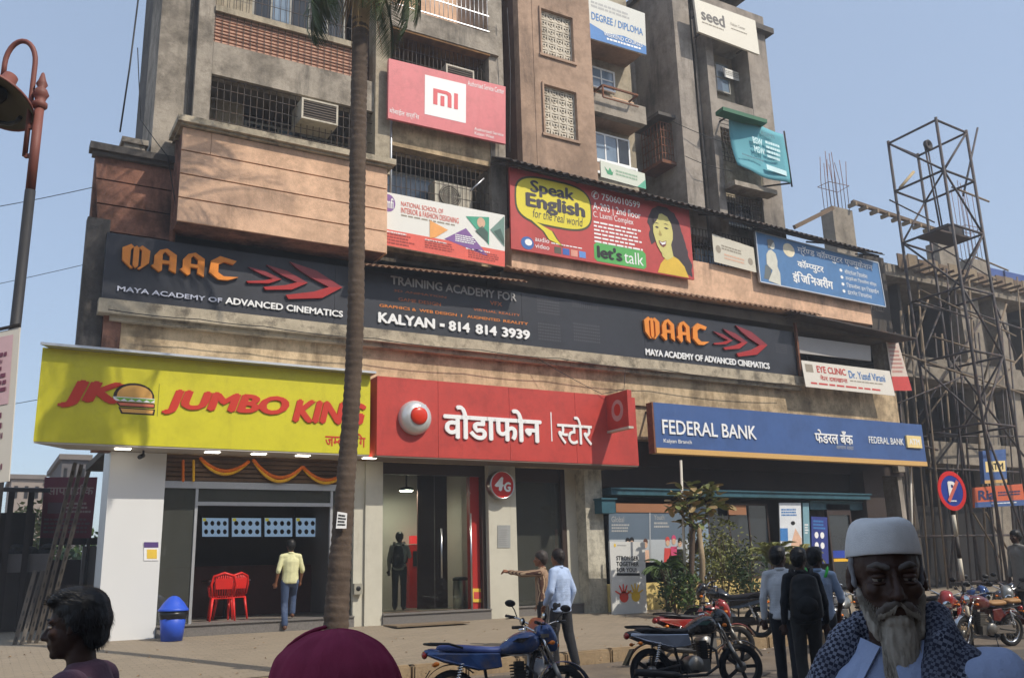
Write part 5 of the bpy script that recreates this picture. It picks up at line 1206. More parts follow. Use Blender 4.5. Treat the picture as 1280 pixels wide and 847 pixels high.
def foliage(mb, c, rx, ry, rz, n, s, seed, tri=False):
    rr = random.Random(seed); c = Vector(c)
    clumps = [Vector((rr.gauss(0, .45), rr.gauss(0, .45), rr.gauss(0, .45))) for _ in range(max(5, n//60))]
    for k in range(n):
        q = rr.choice(clumps)+Vector((rr.gauss(0, .22), rr.gauss(0, .22), rr.gauss(0, .22)))
        if q.length > 1.15: q *= 1.0/q.length
        p = c+Vector((q.x*rx, q.y*ry, q.z*rz)); a = Vector((rr.gauss(0, 1), rr.gauss(0, 1), rr.gauss(0, .7))).normalized(); b_ = a.cross(Vector((rr.gauss(0, 1), rr.gauss(0, 1), rr.gauss(0, 1)))).normalized()
        w_ = s*rr.uniform(.6, 1.3); mb.add([p-a*w_, p+b_*w_*.45, p+a*w_, p-b_*w_*.45], [(0, 1, 2, 3)])
m_lf = [mat('leaf_mid', (74, 96, 44), .6, .3, 2), mat('leaf_olive', (104, 108, 54), .6, .3, 2), mat('leaf_dark', (48, 66, 34), .6, .3, 2), mat('leaf_yellowish', (132, 128, 70), .6, .3, 2)]
def tree(name, label, base, h, crown, n, s, m, seed, cat='tree', trunk_r=.1, group=None):
    t = thing(name, label, cat, base, 0, group); rr = random.Random(seed); mb = MB(); base = Vector(base)
    top_ = base+Vector((rr.uniform(-.1, .1), 0, h)); mb.tube([base, base.lerp(top_, .5)+Vector((.06, .03, 0)), top_], [trunk_r, trunk_r*.75, trunk_r*.45], 9)
    for k in range(6):
        a = rr.uniform(0, 6.28); st = base.lerp(top_, rr.uniform(.55, .95)); mb.tube([st, st+Vector((math.cos(a)*crown[0]*.35, math.sin(a)*crown[1]*.35, crown[2]*.35)), st+Vector((math.cos(a)*crown[0]*.7, math.sin(a)*crown[1]*.7, crown[2]*.5))], [trunk_r*.4, trunk_r*.25, trunk_r*.1], 6)
    mb.build('trunk', m_trunk, t)
    mb = MB(); foliage(mb, top_+Vector((0, 0, crown[2]*.4)), *crown, n, s, seed+1); mb.build('crown', m, t)
    return t
tree('broadleaf_tree', 'sunlit green tree seen between the stall and the maroon hoarding', (PX(44, 690, 34), 34, gz), 1.9, (1.1, 1.1, 1.2), 900, .12, m_lf[1], 5)
tree('broadleaf_tree', 'dull green tree far behind the low boundary wall', (PX(84, 690, 38), 38, gz), 1.4, (1.8, 1.4, 1.1), 900, .14, m_lf[0], 6)
for k, (x0, y0, x1, y1, Y, c) in enumerate([(15, 598, 44, 700, 60, (150, 138, 128)), (42, 604, 58, 700, 66, (166, 150, 138)), (78, 574, 100, 700, 48, (96, 92, 92))]):
    a, b_ = onY(x0, y0, Y), onY(x1, y1, Y)
    t = thing('far_building', ['flat-topped far block above the stall roof', 'paler far block beside the stall roof', 'grey far block under the end of the yellow sign'][k], 'building', (a.x, Y, 0), 0, 'far buildings at the left')
    mb = MB(); mb.box(a.x, b_.x, Y, Y+8, 0, a.z); mb.build('wall', mat('far_wall_%s' % 'abc'[k], c, .9, .1, .5), t)
    for i in range(3):
        for j in range(2):
            xx = a.x+(b_.x-a.x)*(i+.3)/3; zz_ = a.z-1.1-1.5*j; mb = MB(); mb.box(xx, xx+(b_.x-a.x)*.12, Y-.03, Y-.005, zz_, zz_+.7); mb.build('window', m_dark, t)
    mb = MB(); mb.box(a.x-.15, b_.x+.15, Y-.15, Y+8.1, a.z, a.z+.25); mb.build('roof', mat('far_roof', (120, 112, 106), .9), t)
# loose wires across the sky at the left
def wire(label, a, c, sag, r=.008):
    mb = MB(); N = 20; mb.tube([a.lerp(c, i/N)+Vector((0, 0, -sag*4*(i/N)*(1-i/N))) for i in range(N+1)], r, 4)
    o = mb.build('overhead_wire', m_k); tag(o, label, 'wire', 'overhead wires at the left'); return o
wire('thin overhead wire meeting the pink wing near its ledge', onY(-560, 300, 22), onY(117, 234, 18.15), .35)
wire('thin overhead wire meeting the pink wing at mid height', onY(-560, 440, 24), onY(108, 330, 18.2), .2, .006)
wire('thin overhead wire just above the yellow sign', onY(-560, 560, 24), onY(60, 497, 18.6), .2, .006)
def cable(label, pts, r=.012):
    P_ = []
    for a, c_ in zip(pts[:-1], pts[1:]):
        for i in range(10): u = i/10; P_.append(a.lerp(c_, u)+Vector((0, 0, -4*u*(1-u)*.05*(a-c_).length*.35)))
    mb = MB(); mb.tube(P_+[pts[-1]], r, 5); o = mb.build('wall_cable', m_k); tag(o, label, 'cable', 'cables on the building front')
cable('black cable slung along the foot of the charcoal sign', [onY(x, 386+(x-130)*.1085, 17.6) for x in (135, 250, 330, 470, 600, 700, 830, 990)], .010)
cable('cable draped across the beige band above the red fascia', [onY(655, 437, 17.9), onY(752, 492, 17.2), onY(780, 486, 17.0), onY(782, 452, 17.9)], .008)
cable('cable looping down the end block beside the turquoise banner', [onY(838, 150, 17.7), onY(870, 165, 17.6), onY(905, 178, 17.5), onY(912, 195, 17.4)], .010)
cable('lower cable strung from the end block to the turquoise banner', [onY(856, 195, 17.7), onY(880, 205, 17.5), onY(915, 214, 17.5)], .010)
cable('cable hanging down between the middle bay and the stair tower', [onY(634, 10, 17.6), onY(638, 90, 17.6), onY(637, 190, 17.6)], .012)
cable('cable crossing the top of the pink wing', [onY(172, 60, 18.1), onY(176, 150, 18.1), onY(210, 196, 17.9), onY(222, 270, 17.7)], .010)
mb = MB(); mb.tube([onY(150, 165, 18.15), onY(162, 85, 18.15), onY(174, -10, 18.15)], .018, 5); o = mb.build('hanging_cable', m_k); tag(o, 'black cable hanging down the corner of the upper storeys', 'cable')
# ------------------------------------------------------------------ snack shop: bin, garlands, screens, table, chairs, notices
p = onZ(215, 799, ZP); bp_ = Vector((p.x, min(p.y, 17.55), 0)); bp_.x = onY(215, 790, bp_.y).x; bp_.z = pave_z(bp_.y)
sc_ = (bp_-CAMP).dot(FW)/F_PX
t = thing('rubbish_bin', 'blue plastic bin with domed lid and black liner by the white pillar', 'bin', bp_)
mbl = mat('blue_plastic', (44, 84, 196), .45, .08, 3); H = 54*sc_; Rb = 17*sc_
mb = MB(); mb.lathe([(.001, .0), (Rb*.76, 0), (Rb*.95, H*.62), (Rb*.9, H*.62), (Rb*.72, .03), (.001, .03)], bp_, 'Z', 24); mb.build('body', mbl, t)
mb = MB(); mb.lathe([(Rb*.93, H*.48), (Rb*1.0, H*.52), (Rb*1.02, H*.6), (Rb*1.0, H*.66), (Rb*.9, H*.67)], bp_, 'Z', 24)
for i, v in enumerate(mb.v): v += Vector((noise.noise(v*14), noise.noise(v*14+Vector((5, 0, 0))), noise.noise(v*11)*1.3))*.018
mb.build('liner', mat('bin_liner', (22, 22, 24), .35, .2, 8), t)
mb = MB(); mb.lathe([(Rb*1.08, H*.665), (Rb*1.1, H*.70), (Rb*1.0, H*.72), (Rb*.75, H*.84), (Rb*.4, H*.96), (Rb*.15, H*1.0), (.001, H*1.0)], bp_, 'Z', 24); mb.build('lid', mbl, t)
m_mar1 = mat('marigold_yellow', (230, 176, 36), .8, .2, 20); m_mar2 = mat('marigold_orange', (222, 112, 28), .8, .2, 20)
def garland(label, a, c, low, Y):
    A, Cc, L = onY(*a, Y), onY(*c, Y), onY(*low, Y)
    t = thing('flower_garland', label, 'garland', (L.x, Y, L.z), 0, 'marigold garlands under the yellow sign')
    for s_, (m_, nm) in enumerate(((m_mar1, 'lower_strand'), (m_mar2, 'upper_strand'))):
        k_ = 1.0-.22*s_; mid = (A+Cc)/2; sag = (mid.z-L.z)*k_; N = 54; mb = MB()
        for i in range(N+1):
            u = i/N; q = A.lerp(Cc, u)+Vector((0, -.015*s_, -sag*4*u*(1-u))); mb.ell(q, .036, .036, .034, 6, 4, Euler((i*1.3, i*.7, i)).to_matrix())
        o = mb.build(nm, m_, t); o['kind'] = 'stuff'
garland('marigold garland swag nearest the white pillar', (251, 573), (310, 577), (280, 592), 18.03)
garland('lowest marigold garland swag in the middle of the shutter', (317, 575), (377, 584), (347, 601), 18.03)
garland('marigold garland swag next to the palm trunk', (379, 584), (432, 590), (407, 603), 18.03)
for px in (229, 242):
    mb = MB(); 
    for i in range(16): q = onY(px, 576+i*1.6, 18.03); mb.ell(q, .026, .026, .03, 6, 4)
    o = mb.build('flower_string', m_mar1 if px > 235 else m_mar2); tag(o, 'short %s marigold string hanging beside the swags' % ('yellow' if px > 235 else 'thin orange'), 'garland', 'marigold garlands under the yellow sign')
YS = 20.6
for k, (x0, x1) in enumerate(((252, 286), (289, 327), (330, 366), (369, 404))):
    b = pboard('menu_screen', 'glowing blue menu screen, %s from the white pillar' % ('first', 'second', 'third', 'fourth')[k], 'screen', (x0, 646), (x1, 646.5), (x1, 671), (x0, 671), YS, .06, 'menu screens in the snack shop')
    b.panel(m_k, 'housing'); b.rect(.02, .03, .98, .97, mat('menu_glow', (150, 176, 204), .4, emit=(150, 180, 210), estr=.42), 1, 'display')
    for i in range(4):
        for j in range(2): b.disc(.16+.23*i, .30+.42*j, .075, .13, mat('menu_item', (44, 34, 34), .5), 2, 'picture', n=8)
    b.rect(.04, .05, .16, .2, mat('menu_gold', (190, 180, 60), .5, emit=(190, 180, 60), estr=.4), 2, 'print')
m_rc = mat('red_plastic', (214, 40, 34), .4, .06, 3)
def plastic_chair(label, loc, rz):
    t = thing('plastic_chair', label, 'chair', loc, rz, 'red plastic chairs in the snack shop')
    S = .43
    mb = MB(); mb.slab((-.22, -.22, S), (.22, -.22, S), (.20, .20, S-.02), (-.20, .20, S-.02), (0, 0, .025)); mb.build('seat', m_rc, t, True)
    for sx in (-1, 1):
        for sy in (-1, 1):
            mb = MB(); mb.tube([(sx*.19, sy*.18, S), (sx*.23, sy*.24, .0)], [.03, .02], 6); mb.build('leg', m_rc, t, True)
        mb = MB(); mb.tube([(sx*.22, -.20, S+.02), (sx*.25, -.18, S+.2), (sx*.25, .10, S+.22), (sx*.22, .22, S+.18)], [.022]*4, 6); mb.build('armrest', m_rc, t, True)
    mb = MB(); N = 10
    for i in range(N):
        u = -1+2*i/(N-1); mb.tube([(u*.19, .20-.03*u*u, S), (u*.21, .26-.05*u*u, S+.26), (u*.17, .29-.05*u*u, S+.44-.05*u*u)], [.013]*3, 5)
    mb.tube([(-.20, .20, S+.05), (-.23, .22, S+.25), (-.19, .25, S+.40), (0, .30, S+.46), (.19, .25, S+.40), (.23, .22, S+.25), (.20, .20, S+.05)], [.025]*7, 6)
    mb.add([(-.15, .26, S+.16), (.15, .26, S+.16), (.16, .285, S+.36), (-.16, .285, S+.36)], [(0, 1, 2, 3)])
    mb.build('backrest', m_rc, t, True)
    return t
cp = onY(280, 776, 18.75)
plastic_chair('red plastic chair with its back to the street at the snack-shop door', (PX(277, 760, 18.75), 18.75, ZF), R_(180-8))
plastic_chair('red plastic chair tucked behind the first one', (PX(288, 760, 19.3), 19.3, ZF), R_(180+24))
t = thing('snack_table', 'steel-topped table behind the red chairs', 'table', (PX(285, 760, 19.7), 19.7, ZF))
xx = PX(285, 713, 19.7); mb = MB(); mb.box(xx-.42, xx+.42, 19.5, 20.1, ZF+.73, ZF+.76); mb.build('table_top', m_steel, t)
mb = MB(); mb.cyl((xx, 19.8, ZF), (xx, 19.8, ZF+.73), .04, 10); mb.lathe([(.001, .03), (.28, .02), (.28, 0)], (xx, 19.8, ZF), 'Z', 20); mb.build('pedestal', m_iron, t)
# notices
def notice(label, tl, br, Y, bands, base=m_w, lines_=4):
    b = pboard('paper_notice', label, 'notice', tl, (br[0], tl[1]), br, (tl[0], br[1]), Y, .008)
    b.panel(base)
    for (u0, v0, u1, v1, m_) in bands: b.rect(u0, v0, u1, v1, m_, 1, 'print')
    if lines_: b.lines(.1, .15, .9, .9, lines_, m_lgrey, 2, len(label))
    return b
m_ppl = mat('print_violet', (84, 62, 120), .6); m_pyl = mat('print_yellow', (226, 190, 70), .6)
notice('small purple and yellow sticker on the white pillar', (180, 677), (198, 700), YW-.012, [(0, 0, 1, .3, m_ppl), (.2, .4, .9, .9, m_pyl)], lines_=0)
notice('grey printed notice under the round 4G sign', (622, 656), (638, 684), YW-.012, [], mat('notice_grey', (150, 152, 150), .6), 9)
b = pboard('paper_notice', 'white notice tied round the palm trunk', 'notice', (422, 639), (434, 641), (433, 660), (420, 660), PY-.2, .01); b.panel(m_w); b.lines(.1, .15, .9, .9, 4, m_k, 1, 9)
t = thing('meter_box', 'small grey meter box low on the cream pillar', 'meter box', onY(448, 742, YW-.05))
mb = MB(); pbox(mb, 443, 729, 453.5, 742, YW-.06, .11); mb.build('case', mat('meter_grey', (150, 146, 132), .6), t); mb = MB(); c = onY(448, 735, YW-.06); mb.lathe([(.05, -.004), (.03, -.014), (.001, -.014)], c, 'Y', 14); mb.build('dial', m_k, t)
# ------------------------------------------------------------------ phone store: machine, bin, posters, mat
ya = 20.3
x0, x1 = PX(512, 700, ya), PX(535, 700, ya); z1_, z0_ = PZ(523, 680, ya), PZ(523, 717, ya)
t = thing('payment_machine', 'red bill payment machine with a glowing red header inside the phone store', 'machine', (x0, ya, ZF))
mb = MB(); mb.box(x0, x1, ya, ya+.38, ZF, z1_-.0); mb.build('cabinet', rd_, t); mb = MB(); mb.box(x0+.08, x1-.08, ya-.02, ya-.002, z1_-.5, z1_-.15); mb.build('screen', m_k, t)
mb = MB(); mb.box(x0+.03, x1+.03, ya-.03, ya+.1, z1_+.02, z1_+.2); mb.build('header', mat('header_glow', (230, 60, 60), .5, emit=(230, 50, 50), estr=.7), t)
for (px, py, r_, c_) in ((541.5, 708.5, .09, rd_), (534, 733, .15, mat('dot_olive', (130, 132, 40), .6)), (538, 745, .11, rd_)):
    q = onY(px, py, 20.69); o = MB().lathe([(r_, 0), (.001, -.004)], q, 'Y', 24).build('wall_dot', c_); tag(o, '%s wall dot beside the payment machine' % ('small red' if r_ < .1 else 'large olive' if r_ > .12 else 'lower red'), 'wall sticker', 'wall dots in the phone store')
yb2 = 18.75; q = onY(576, 764, yb2); rb = .17
t = thing('steel_bin', 'tall brushed-steel bin inside the phone-store glass', 'bin', (q.x, yb2, ZF))
zt2 = PZ(576, 722, yb2)
mb = MB(); mb.lathe([(.001, 0), (rb, 0), (rb, zt2-ZF-.05)], (q.x, yb2, ZF), 'Z', 28); mb.build('body', m_steel, t); mb = MB(); mb.lathe([(rb*1.03, zt2-ZF-.05), (rb*1.03, zt2-ZF), (rb*.7, zt2-ZF+.03), (rb*.6, zt2-ZF), (.001, zt2-ZF-.03)], (q.x, yb2, ZF), 'Z', 28); mb.build('lid', m_black, t)
notice('yellow poster low on the red panel of the phone store', (589, 735), (605, 752), 18.24, [(.2, .25, .8, .75, mat('print_red', (196, 70, 64)))], m_pyl, 0)
b = pboard('poster', 'red leaf-shaped poster hanging inside the second store door', 'poster', (694, 661), (714, 661), (714, 689), (694, 689), 20.0, .01); b.panel(m_red); b.text('HIGH\nSPEED', .15, .35, .85, .65, m_w, .02)
t = thing('door_mat', 'dark dusty mat on the paving before the phone store', 'mat', onZ(560, 785, ZP))
mb = MB(); a1, a2 = onZ(510, 785, ZP), onZ(598, 779, ZP); mb.box(a1.x, a2.x, 17.0, 17.7, ZP+.0, ZP+.025); mb.build('mat', mat('dusty_mat', (116, 100, 80), .95, .15, 6), t)
t = thing('ceiling_lamp', 'small round lamp on the phone-store ceiling', 'lamp', onY(508, 612, 19.6)); q = onY(508, 613, 19.6); mb = MB(); mb.lathe([(.16, 0), (.16, .06), (.02, .1), (.02, 3.83-q.z)], q, 'Z', 20); mb.build('shade', m_black, t); mb = MB(); mb.lathe([(.001, -.02), (.14, -.01), (.15, .0)], q, 'Z', 20); mb.build('diffuser', mat('lamp_diffuser', (255, 246, 230), .5, emit=(255, 240, 215), estr=130.0), t)
# ------------------------------------------------------------------ bank: posters, standee
b = pboard('standee', 'white standee with red and yellow hand prints in front of the bank', 'standee', (762, 676), (806, 677), (809, 767.5), (766, 768), 17.3, .05)
q2 = b.q
b.panel(mat('standee_white', (206, 206, 202), .5, .03, 1)); b.text('STRONGER\nTOGETHER\nFOR YOU!', .16, .20, .80, .42, m_k, .03, space=1.05); b.rect(.16, .435, .82, .47, m_k, 1, 'print'); b.disc(.14, .055, .03, .025, m_pyl, 1, 'emblem'); b.lines(.2, .045, .48, .07, 1, m_lgrey, 1, 80)
def hand(b, cx, cy, s, m_, flip):
    b.disc(cx, cy, .13*s, .075*s, m_, 1, 'hand_print', n=16)
    for k, (a, l) in enumerate(((-58, .12), (-22, .15), (-2, .16), (18, .15), (52, .11))):
        a = R_(a*flip); ux, uy = math.sin(a), -math.cos(a); px_, py_ = math.cos(a)*.026, math.sin(a)*.013
        x0, y0 = cx+ux*.09*s, cy+uy*.055*s; x1, y1 = cx+ux*(.10+l)*1.25*s, cy+uy*(.06+l*.55)*1.15*s
        b.poly([(x0-px_, y0-py_), (x1-px_*.7, y1-py_*.7), (x1+ux*.02, y1+uy*.012), (x1+px_*.7, y1+py_*.7), (x0+px_, y0+py_)], m_, 1, 'hand_print')
hand(b, .34, .76, 1.0, mat('print_handred', (206, 64, 44), .6), 1); hand(b, .68, .75, 1.0, mat('print_handyellow', (220, 180, 50), .6), 1)
mb = MB(); mb.bar(b.P(.5, .1, -.05), Vector((b.P(.5, 1).x, 17.85, ZP)), .04, .04); mb.build('strut', m_iron, b.root)
b = pboard('bank_poster', 'large grey-blue bank poster with smiling people behind the standee', 'poster', (761, 640), (861, 640), (861, 702), (762, 702), 17.97, .04)
b.panel(mat('poster_slate', (98, 112, 126), .35, .1, .6)); b.rect(0, .55, 1, 1, mat('poster_pale', (176, 182, 186), .4, .05, 1), 1, 'print'); b.rect(.49, 0, .505, 1, m_alu, 2, 'divider')
for (u, v, hr) in ((.22, .58, m_k), (.27, .57, m_k), (.44, .60, mat('print_brownhair', (90, 56, 40), .6)), (.72, .56, m_pr), (.80, .53, mat('print_pinkcloth', (196, 70, 110), .6)), (.88, .58, m_k)):
    b.disc(u, v, .028, .07, hr, 2, 'print'); b.disc(u, v+.06, .024, .06, mat('photo_skin', (206, 168, 140)), 3, 'print'); b.poly([(u-.05, 1), (u-.04, v+.16), (u+.04, v+.16), (u+.05, 1)], mat('print_peach', (216, 176, 150)) if u < .5 else hr, 2, 'print')
b.text('Global', .03, .08, .18, .2, m_lgrey, .0); b.lines(.03, .24, .25, .42, 3, m_lgrey, 1, 82); b.text('Youth', .55, .05, .68, .15, m_lgrey, .0); b.lines(.55, .2, .75, .34, 2, m_lgrey, 1, 83)
b = pboard('bank_poster', 'tall white bank notice panel beside the teal door post', 'poster', (974, 628), (1001, 628), (1003, 692), (976, 692), 17.95, .03)
b.panel(mat('poster_white', (214, 218, 222), .5)); b.lines(.08, .12, .9, .28, 3, m_pb, 1, 84); b.disc(.6, .4, .1, .04, m_k, 1, 'print'); b.rect(0, .5, .35, .75, m_pb, 1, 'print'); b.poly([(.4, .95), (.7, .5), (.98, .7), (.98, .95)], mat('print_peach', (216, 176, 150)), 1, 'print')
b = pboard('bank_poster', 'tall pale-teal panel between the bank notice and the blue poster', 'poster', (1003.5, 628), (1011, 628), (1013, 695), (1005, 695), 17.97, .03); b.panel(mat('poster_teal', (120, 158, 170), .5)); b.lines(.2, .4, .8, .6, 4, m_w, 1, 85)
b = pboard('bank_poster', 'dark blue poster with four white dots beside the bank door', 'poster', (1014, 645), (1034, 646), (1036, 704), (1015, 703), 17.98, .03)
b.panel(mat('poster_blue', (46, 58, 128), .5)); 
for i in range(2):
    for j in range(2): b.disc(.3+.35*i, .40+.22*j, .12, .07, m_w, 1, 'print')
b.lines(.1, .08, .9, .3, 3, m_pb, 1, 86)
# ------------------------------------------------------------------ planting in front of the bank
def shrub(label, px, py, w_px, h_px, m, seed, Y, n=700, s=.06, name='shrub'):
    base = onY(px, py, Y); base.z = pave_z(Y); sc2 = (base-CAMP).dot(FW)/F_PX; w2, h2 = w_px*sc2/2, h_px*sc2
    t = thing(name, label, 'shrub', base, 0, 'shrubs in front of the bank'); mb = MB(); rr = random.Random(seed)
    for k in range(9):
        a = rr.uniform(0, 6.28); mb.tube([base, base+Vector((math.cos(a)*w2*.3, math.sin(a)*w2*.25, h2*.4)), base+Vector((math.cos(a)*w2*.7, math.sin(a)*w2*.5, h2*.85))], [.014, .01, .004], 5)
    mb.build('stem', m_trunk, t); mb = MB(); foliage(mb, base+Vector((0, 0, h2*.55)), w2, w2*.7, h2*.5, n, s, seed); mb.build('foliage', m, t); return t
def cycad(label, px, py, Y, L, n, m, seed):
    base = onY(px, py, Y); t = thing('potted_palm', label, 'palm', (base.x, base.y, pave_z(Y)), 0, 'small palms in front of the bank'); rr = random.Random(seed)
    mb = MB(); mb.tube([(base.x, base.y, pave_z(Y)-.02), base], [.05, .04], 8); mb.build('stem', m_trunk, t)
    me = frond_mesh(L, 1.9, seed, 30); me.materials.clear(); me.materials.append(m)
    for k in range(n):
        o = inst(me, t, base-Vector((base.x, base.y, pave_z(Y))), (rr.uniform(-.2, .2), -R_(rr.uniform(18, 75)), k*2.4+rr.uniform(-.3, .3)), (1, 1, 1), name='frond')
shrub('dark twiggy shrub behind the red motorcycle by the standee', 846, 772, 56, 70, m_lf[2], 11, 15.9, 800, .05)
shrub('dense olive shrub filling the middle of the bank planting', 905, 770, 110, 110, m_lf[1], 12, 16.3, 2200, .05)
shrub('tall fine-leaved shrub behind the olive one', 890, 745, 80, 95, m_lf[3], 13, 16.9, 1100, .045)
shrub('dark shrub beside the white-shirted young man', 940, 772, 60, 75, m_lf[2], 14, 15.8, 900, .055)
shrub('low shrub under the small big-leaved tree', 860, 775, 60, 50, m_lf[0], 15, 15.7, 700, .05)
cycad('small feather palm beside the standee', 832, 715, 16.4, .62, 11, m_lf[0], 21)
cycad('bright feather palm in front of the bank notice', 968, 706, 16.6, .95, 13, m_lf[1], 22)
cycad('pale spiky palm against the white notice panel', 1002, 700, 16.8, .7, 12, m_lf[3], 23)
# small tree with big leathery leaves
TB = 16.0; base = onY(866, 772, TB); base.z = pave_z(TB)
t = thing('young_tree', 'young tree with big leathery leaves in front of the bank', 'tree', base)
mb = MB(); mb.tube([base, onY(864, 720, TB), onY(866, 660, TB), onY(862, 625, TB)], [.075, .065, .06, .03], 10); mb.tube([onY(868, 690, TB), onY(880, 650, TB), onY(889, 625, TB)], [.045, .035, .02], 8); mb.tube([onY(866, 660, TB), onY(850, 640, TB), onY(840, 632, TB)], [.03, .02, .012], 7); mb.build('trunk', m_trunk, t)
mb = MB(); mb.tube([base+Vector((.18, -.1, 0)), onY(878, 700, TB-.1), onY(873, 655, TB-.1)], [.07, .065, .05], 9); mb.build('second_stem', mat('pale_bark', (150, 132, 106), .9, .3, 4, .4, 15), t)
lfm = MB(); lfm.add([(0, 0, 0), (.07, .035, .012), (.15, .055, .0), (.21, .035, -.02), (.235, 0, -.03), (.21, -.035, -.02), (.15, -.055, .0), (.07, -.035, .012), (.12, 0, -.012)], [(0, 1, 8), (1, 2, 8), (2, 3, 8), (3, 4, 8), (4, 5, 8), (5, 6, 8), (6, 7, 8), (7, 0, 8)], True)
lm1 = lfm.mesh('leaf', mat('leathery_leaf', (112, 118, 66), .45, .25, 3)); lm2 = lfm.mesh('leaf', mat('leathery_leaf_brown', (150, 128, 88), .5, .2, 3))
rr = random.Random(77); cl_ = [(862, 610, 11), (848, 622, 9), (873, 618, 10), (858, 632, 12), (842, 634, 7), (868, 640, 10), (890, 617, 8), (898, 630, 8), (884, 634, 7), (860, 650, 9), (872, 654, 8), (888, 610, 6)]
for (cx_, cy_, r_) in cl_:
    for k in range(15):
        q = onY(cx_+rr.gauss(0, r_*.55), cy_+rr.gauss(0, r_*.5), TB+rr.gauss(0, .18))-base
        inst(lm1 if rr.random() < .7 else lm2, t, q, (rr.uniform(-.6, .6), rr.uniform(-.7, .5), rr.uniform(0, 6.28)), (1.25, 1.25, 1.25), name='leaf')
mb = MB(); mb.cyl(onY(858, 760, TB+.15), onY(851, 575, TB+.15), .03, 8); o = mb.build('tree_stake', mat('white_pipe', (196, 190, 176), .6)); tag(o, 'pale thin pipe standing behind the young tree', 'pipe')
# ------------------------------------------------------------------ building under construction at the right
YC_ = 21.0
cs = thing('unfinished_building', 'unfinished concrete frame with bare slabs beyond the bank', 'building', (PX(1180, 700, YC_), YC_, 0))
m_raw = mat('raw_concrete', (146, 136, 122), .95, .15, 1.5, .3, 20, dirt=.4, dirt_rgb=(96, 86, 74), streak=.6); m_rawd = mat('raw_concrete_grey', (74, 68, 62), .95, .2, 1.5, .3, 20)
xs0 = 25.3
def slab(px, y0, y1, d=9, x0=xs0, x1=48, m=m_raw, name='slab', Y=YC_):
    mb = MB(); mb.box(x0, x1, Y, Y+d, PZ(px, y1, Y), PZ(px, y0, Y)); return mb.build(name, m, cs)
slab(1200, 348, 362, 9, PX(1102, 330, YC_)); slab(1200, 452, 478, 9); slab(1200, 553, 580, 9, PX(1160, 555, YC_))
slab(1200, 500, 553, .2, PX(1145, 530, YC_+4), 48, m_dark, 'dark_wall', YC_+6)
for px, w_, y0, y1, Y in ((1115, 26, 325, 470, YC_-.05), (1230, 24, 362, 640, YC_+.4), (1268, 16, 380, 640, YC_+.3), (1168, 14, 470, 640, YC_+2.5)):
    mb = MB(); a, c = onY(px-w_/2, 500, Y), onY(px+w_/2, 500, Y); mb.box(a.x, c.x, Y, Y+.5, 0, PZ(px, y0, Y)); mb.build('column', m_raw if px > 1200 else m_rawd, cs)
mb = MB(); mb.box(xs0+.4, 48, YC_+3.4, YC_+3.6, 0, PZ(1200, 350, YC_)); mb.build('back_wall', mat('shade_dark_blockwork', (34, 31, 29), .95, .3, 1.0), cs)  # dark wall added behind the slabs; its colour stands in for deep shade
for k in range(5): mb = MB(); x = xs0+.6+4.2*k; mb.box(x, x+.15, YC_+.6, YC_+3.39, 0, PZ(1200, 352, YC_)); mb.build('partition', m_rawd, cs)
# plank formwork along the upper slab, each board its own piece
zf0, zf1 = PZ(1180, 345, YC_-.1), PZ(1180, 330, YC_-.1)
xf = PX(1118, 320, YC_)
mp2 = [mat('form_board', (112, 94, 76), .9, .2, 4, .3, 20), mat('form_board_pale', (136, 120, 98), .9, .2, 4, .3, 20)]
for k in range(22):
    x = xf+.62*k; mb = MB(); mb.box(x, x+.58, YC_-.14, YC_-.09, zf0-.05+random.uniform(-.05, .05), zf1+random.uniform(-.08, .12)); mb.build('form_board', mp2[k % 2], cs)
    mb = MB(); mb.box(x+.25, x+.33, YC_-.95, YC_-.1, zf0-.16, zf0-.08); mb.build('joist', mp2[0], cs)
# stub columns with starter bars
def stub(px0, px1, y0, y1, Y, bars_top, nb=9):
    a, c = onY(px0, y0, Y), onY(px1, y1, Y); mb = MB(); mb.box(a.x, c.x, Y, Y+.6, c.z-3.5, a.z); mb.build('column', m_raw, cs)
    if bars_top:
        zt_ = PZ((px0+px1)/2, bars_top, Y); rr = random.Random(px0)
        for k in range(nb):
            u = k/(nb-1); x = a.x+.06+(c.x-a.x-.12)*u; y = Y+.08+.45*(k % 2); b_ = MB(); b_.tube([(x, y, a.z-.02), (x+rr.uniform(-.05, .05), y, (a.z+zt_)/2), (x+rr.uniform(-.16, .16), y, zt_-rr.uniform(0, .7))], .014, 5); b_.build('starter_bar', m_rust, cs)
        b_ = MB(); zz_ = a.z+(zt_-a.z)*.4; b_.tube([(a.x, Y, zz_), (c.x, Y, zz_+.05), (c.x, Y+.6, zz_), (a.x, Y+.6, zz_), (a.x, Y, zz_)], .014, 5); b_.build('tie_bar', m_rust, cs)
stub(1040, 1070, 257, 300, 23.0, 190, 11)
stub(1172, 1202, 302, 345, 22.5, 0); stub(1213, 1238, 322, 350, 23.0, 230, 8)
mb = MB(); a, c = onY(1065, 252, 22.9), onY(1172, 288, 22.0); mb.bar(a, c, .18, .12); 
mb.build('beam_form', mp2[0], cs)
for k in range(9):
    mb = MB(); p = a.lerp(c, k/8); mb.box(p.x-.05, p.x+.05, p.y-.2, p.y+.2, p.z-.22, p.z-.07); mb.build('form_cleat', mp2[1], cs)
mb = MB(); mb.bar(onY(993, 284, 22.9), onY(1041, 260, 22.9), .12, .16); mb.build('beam_form', mp2[0], cs)
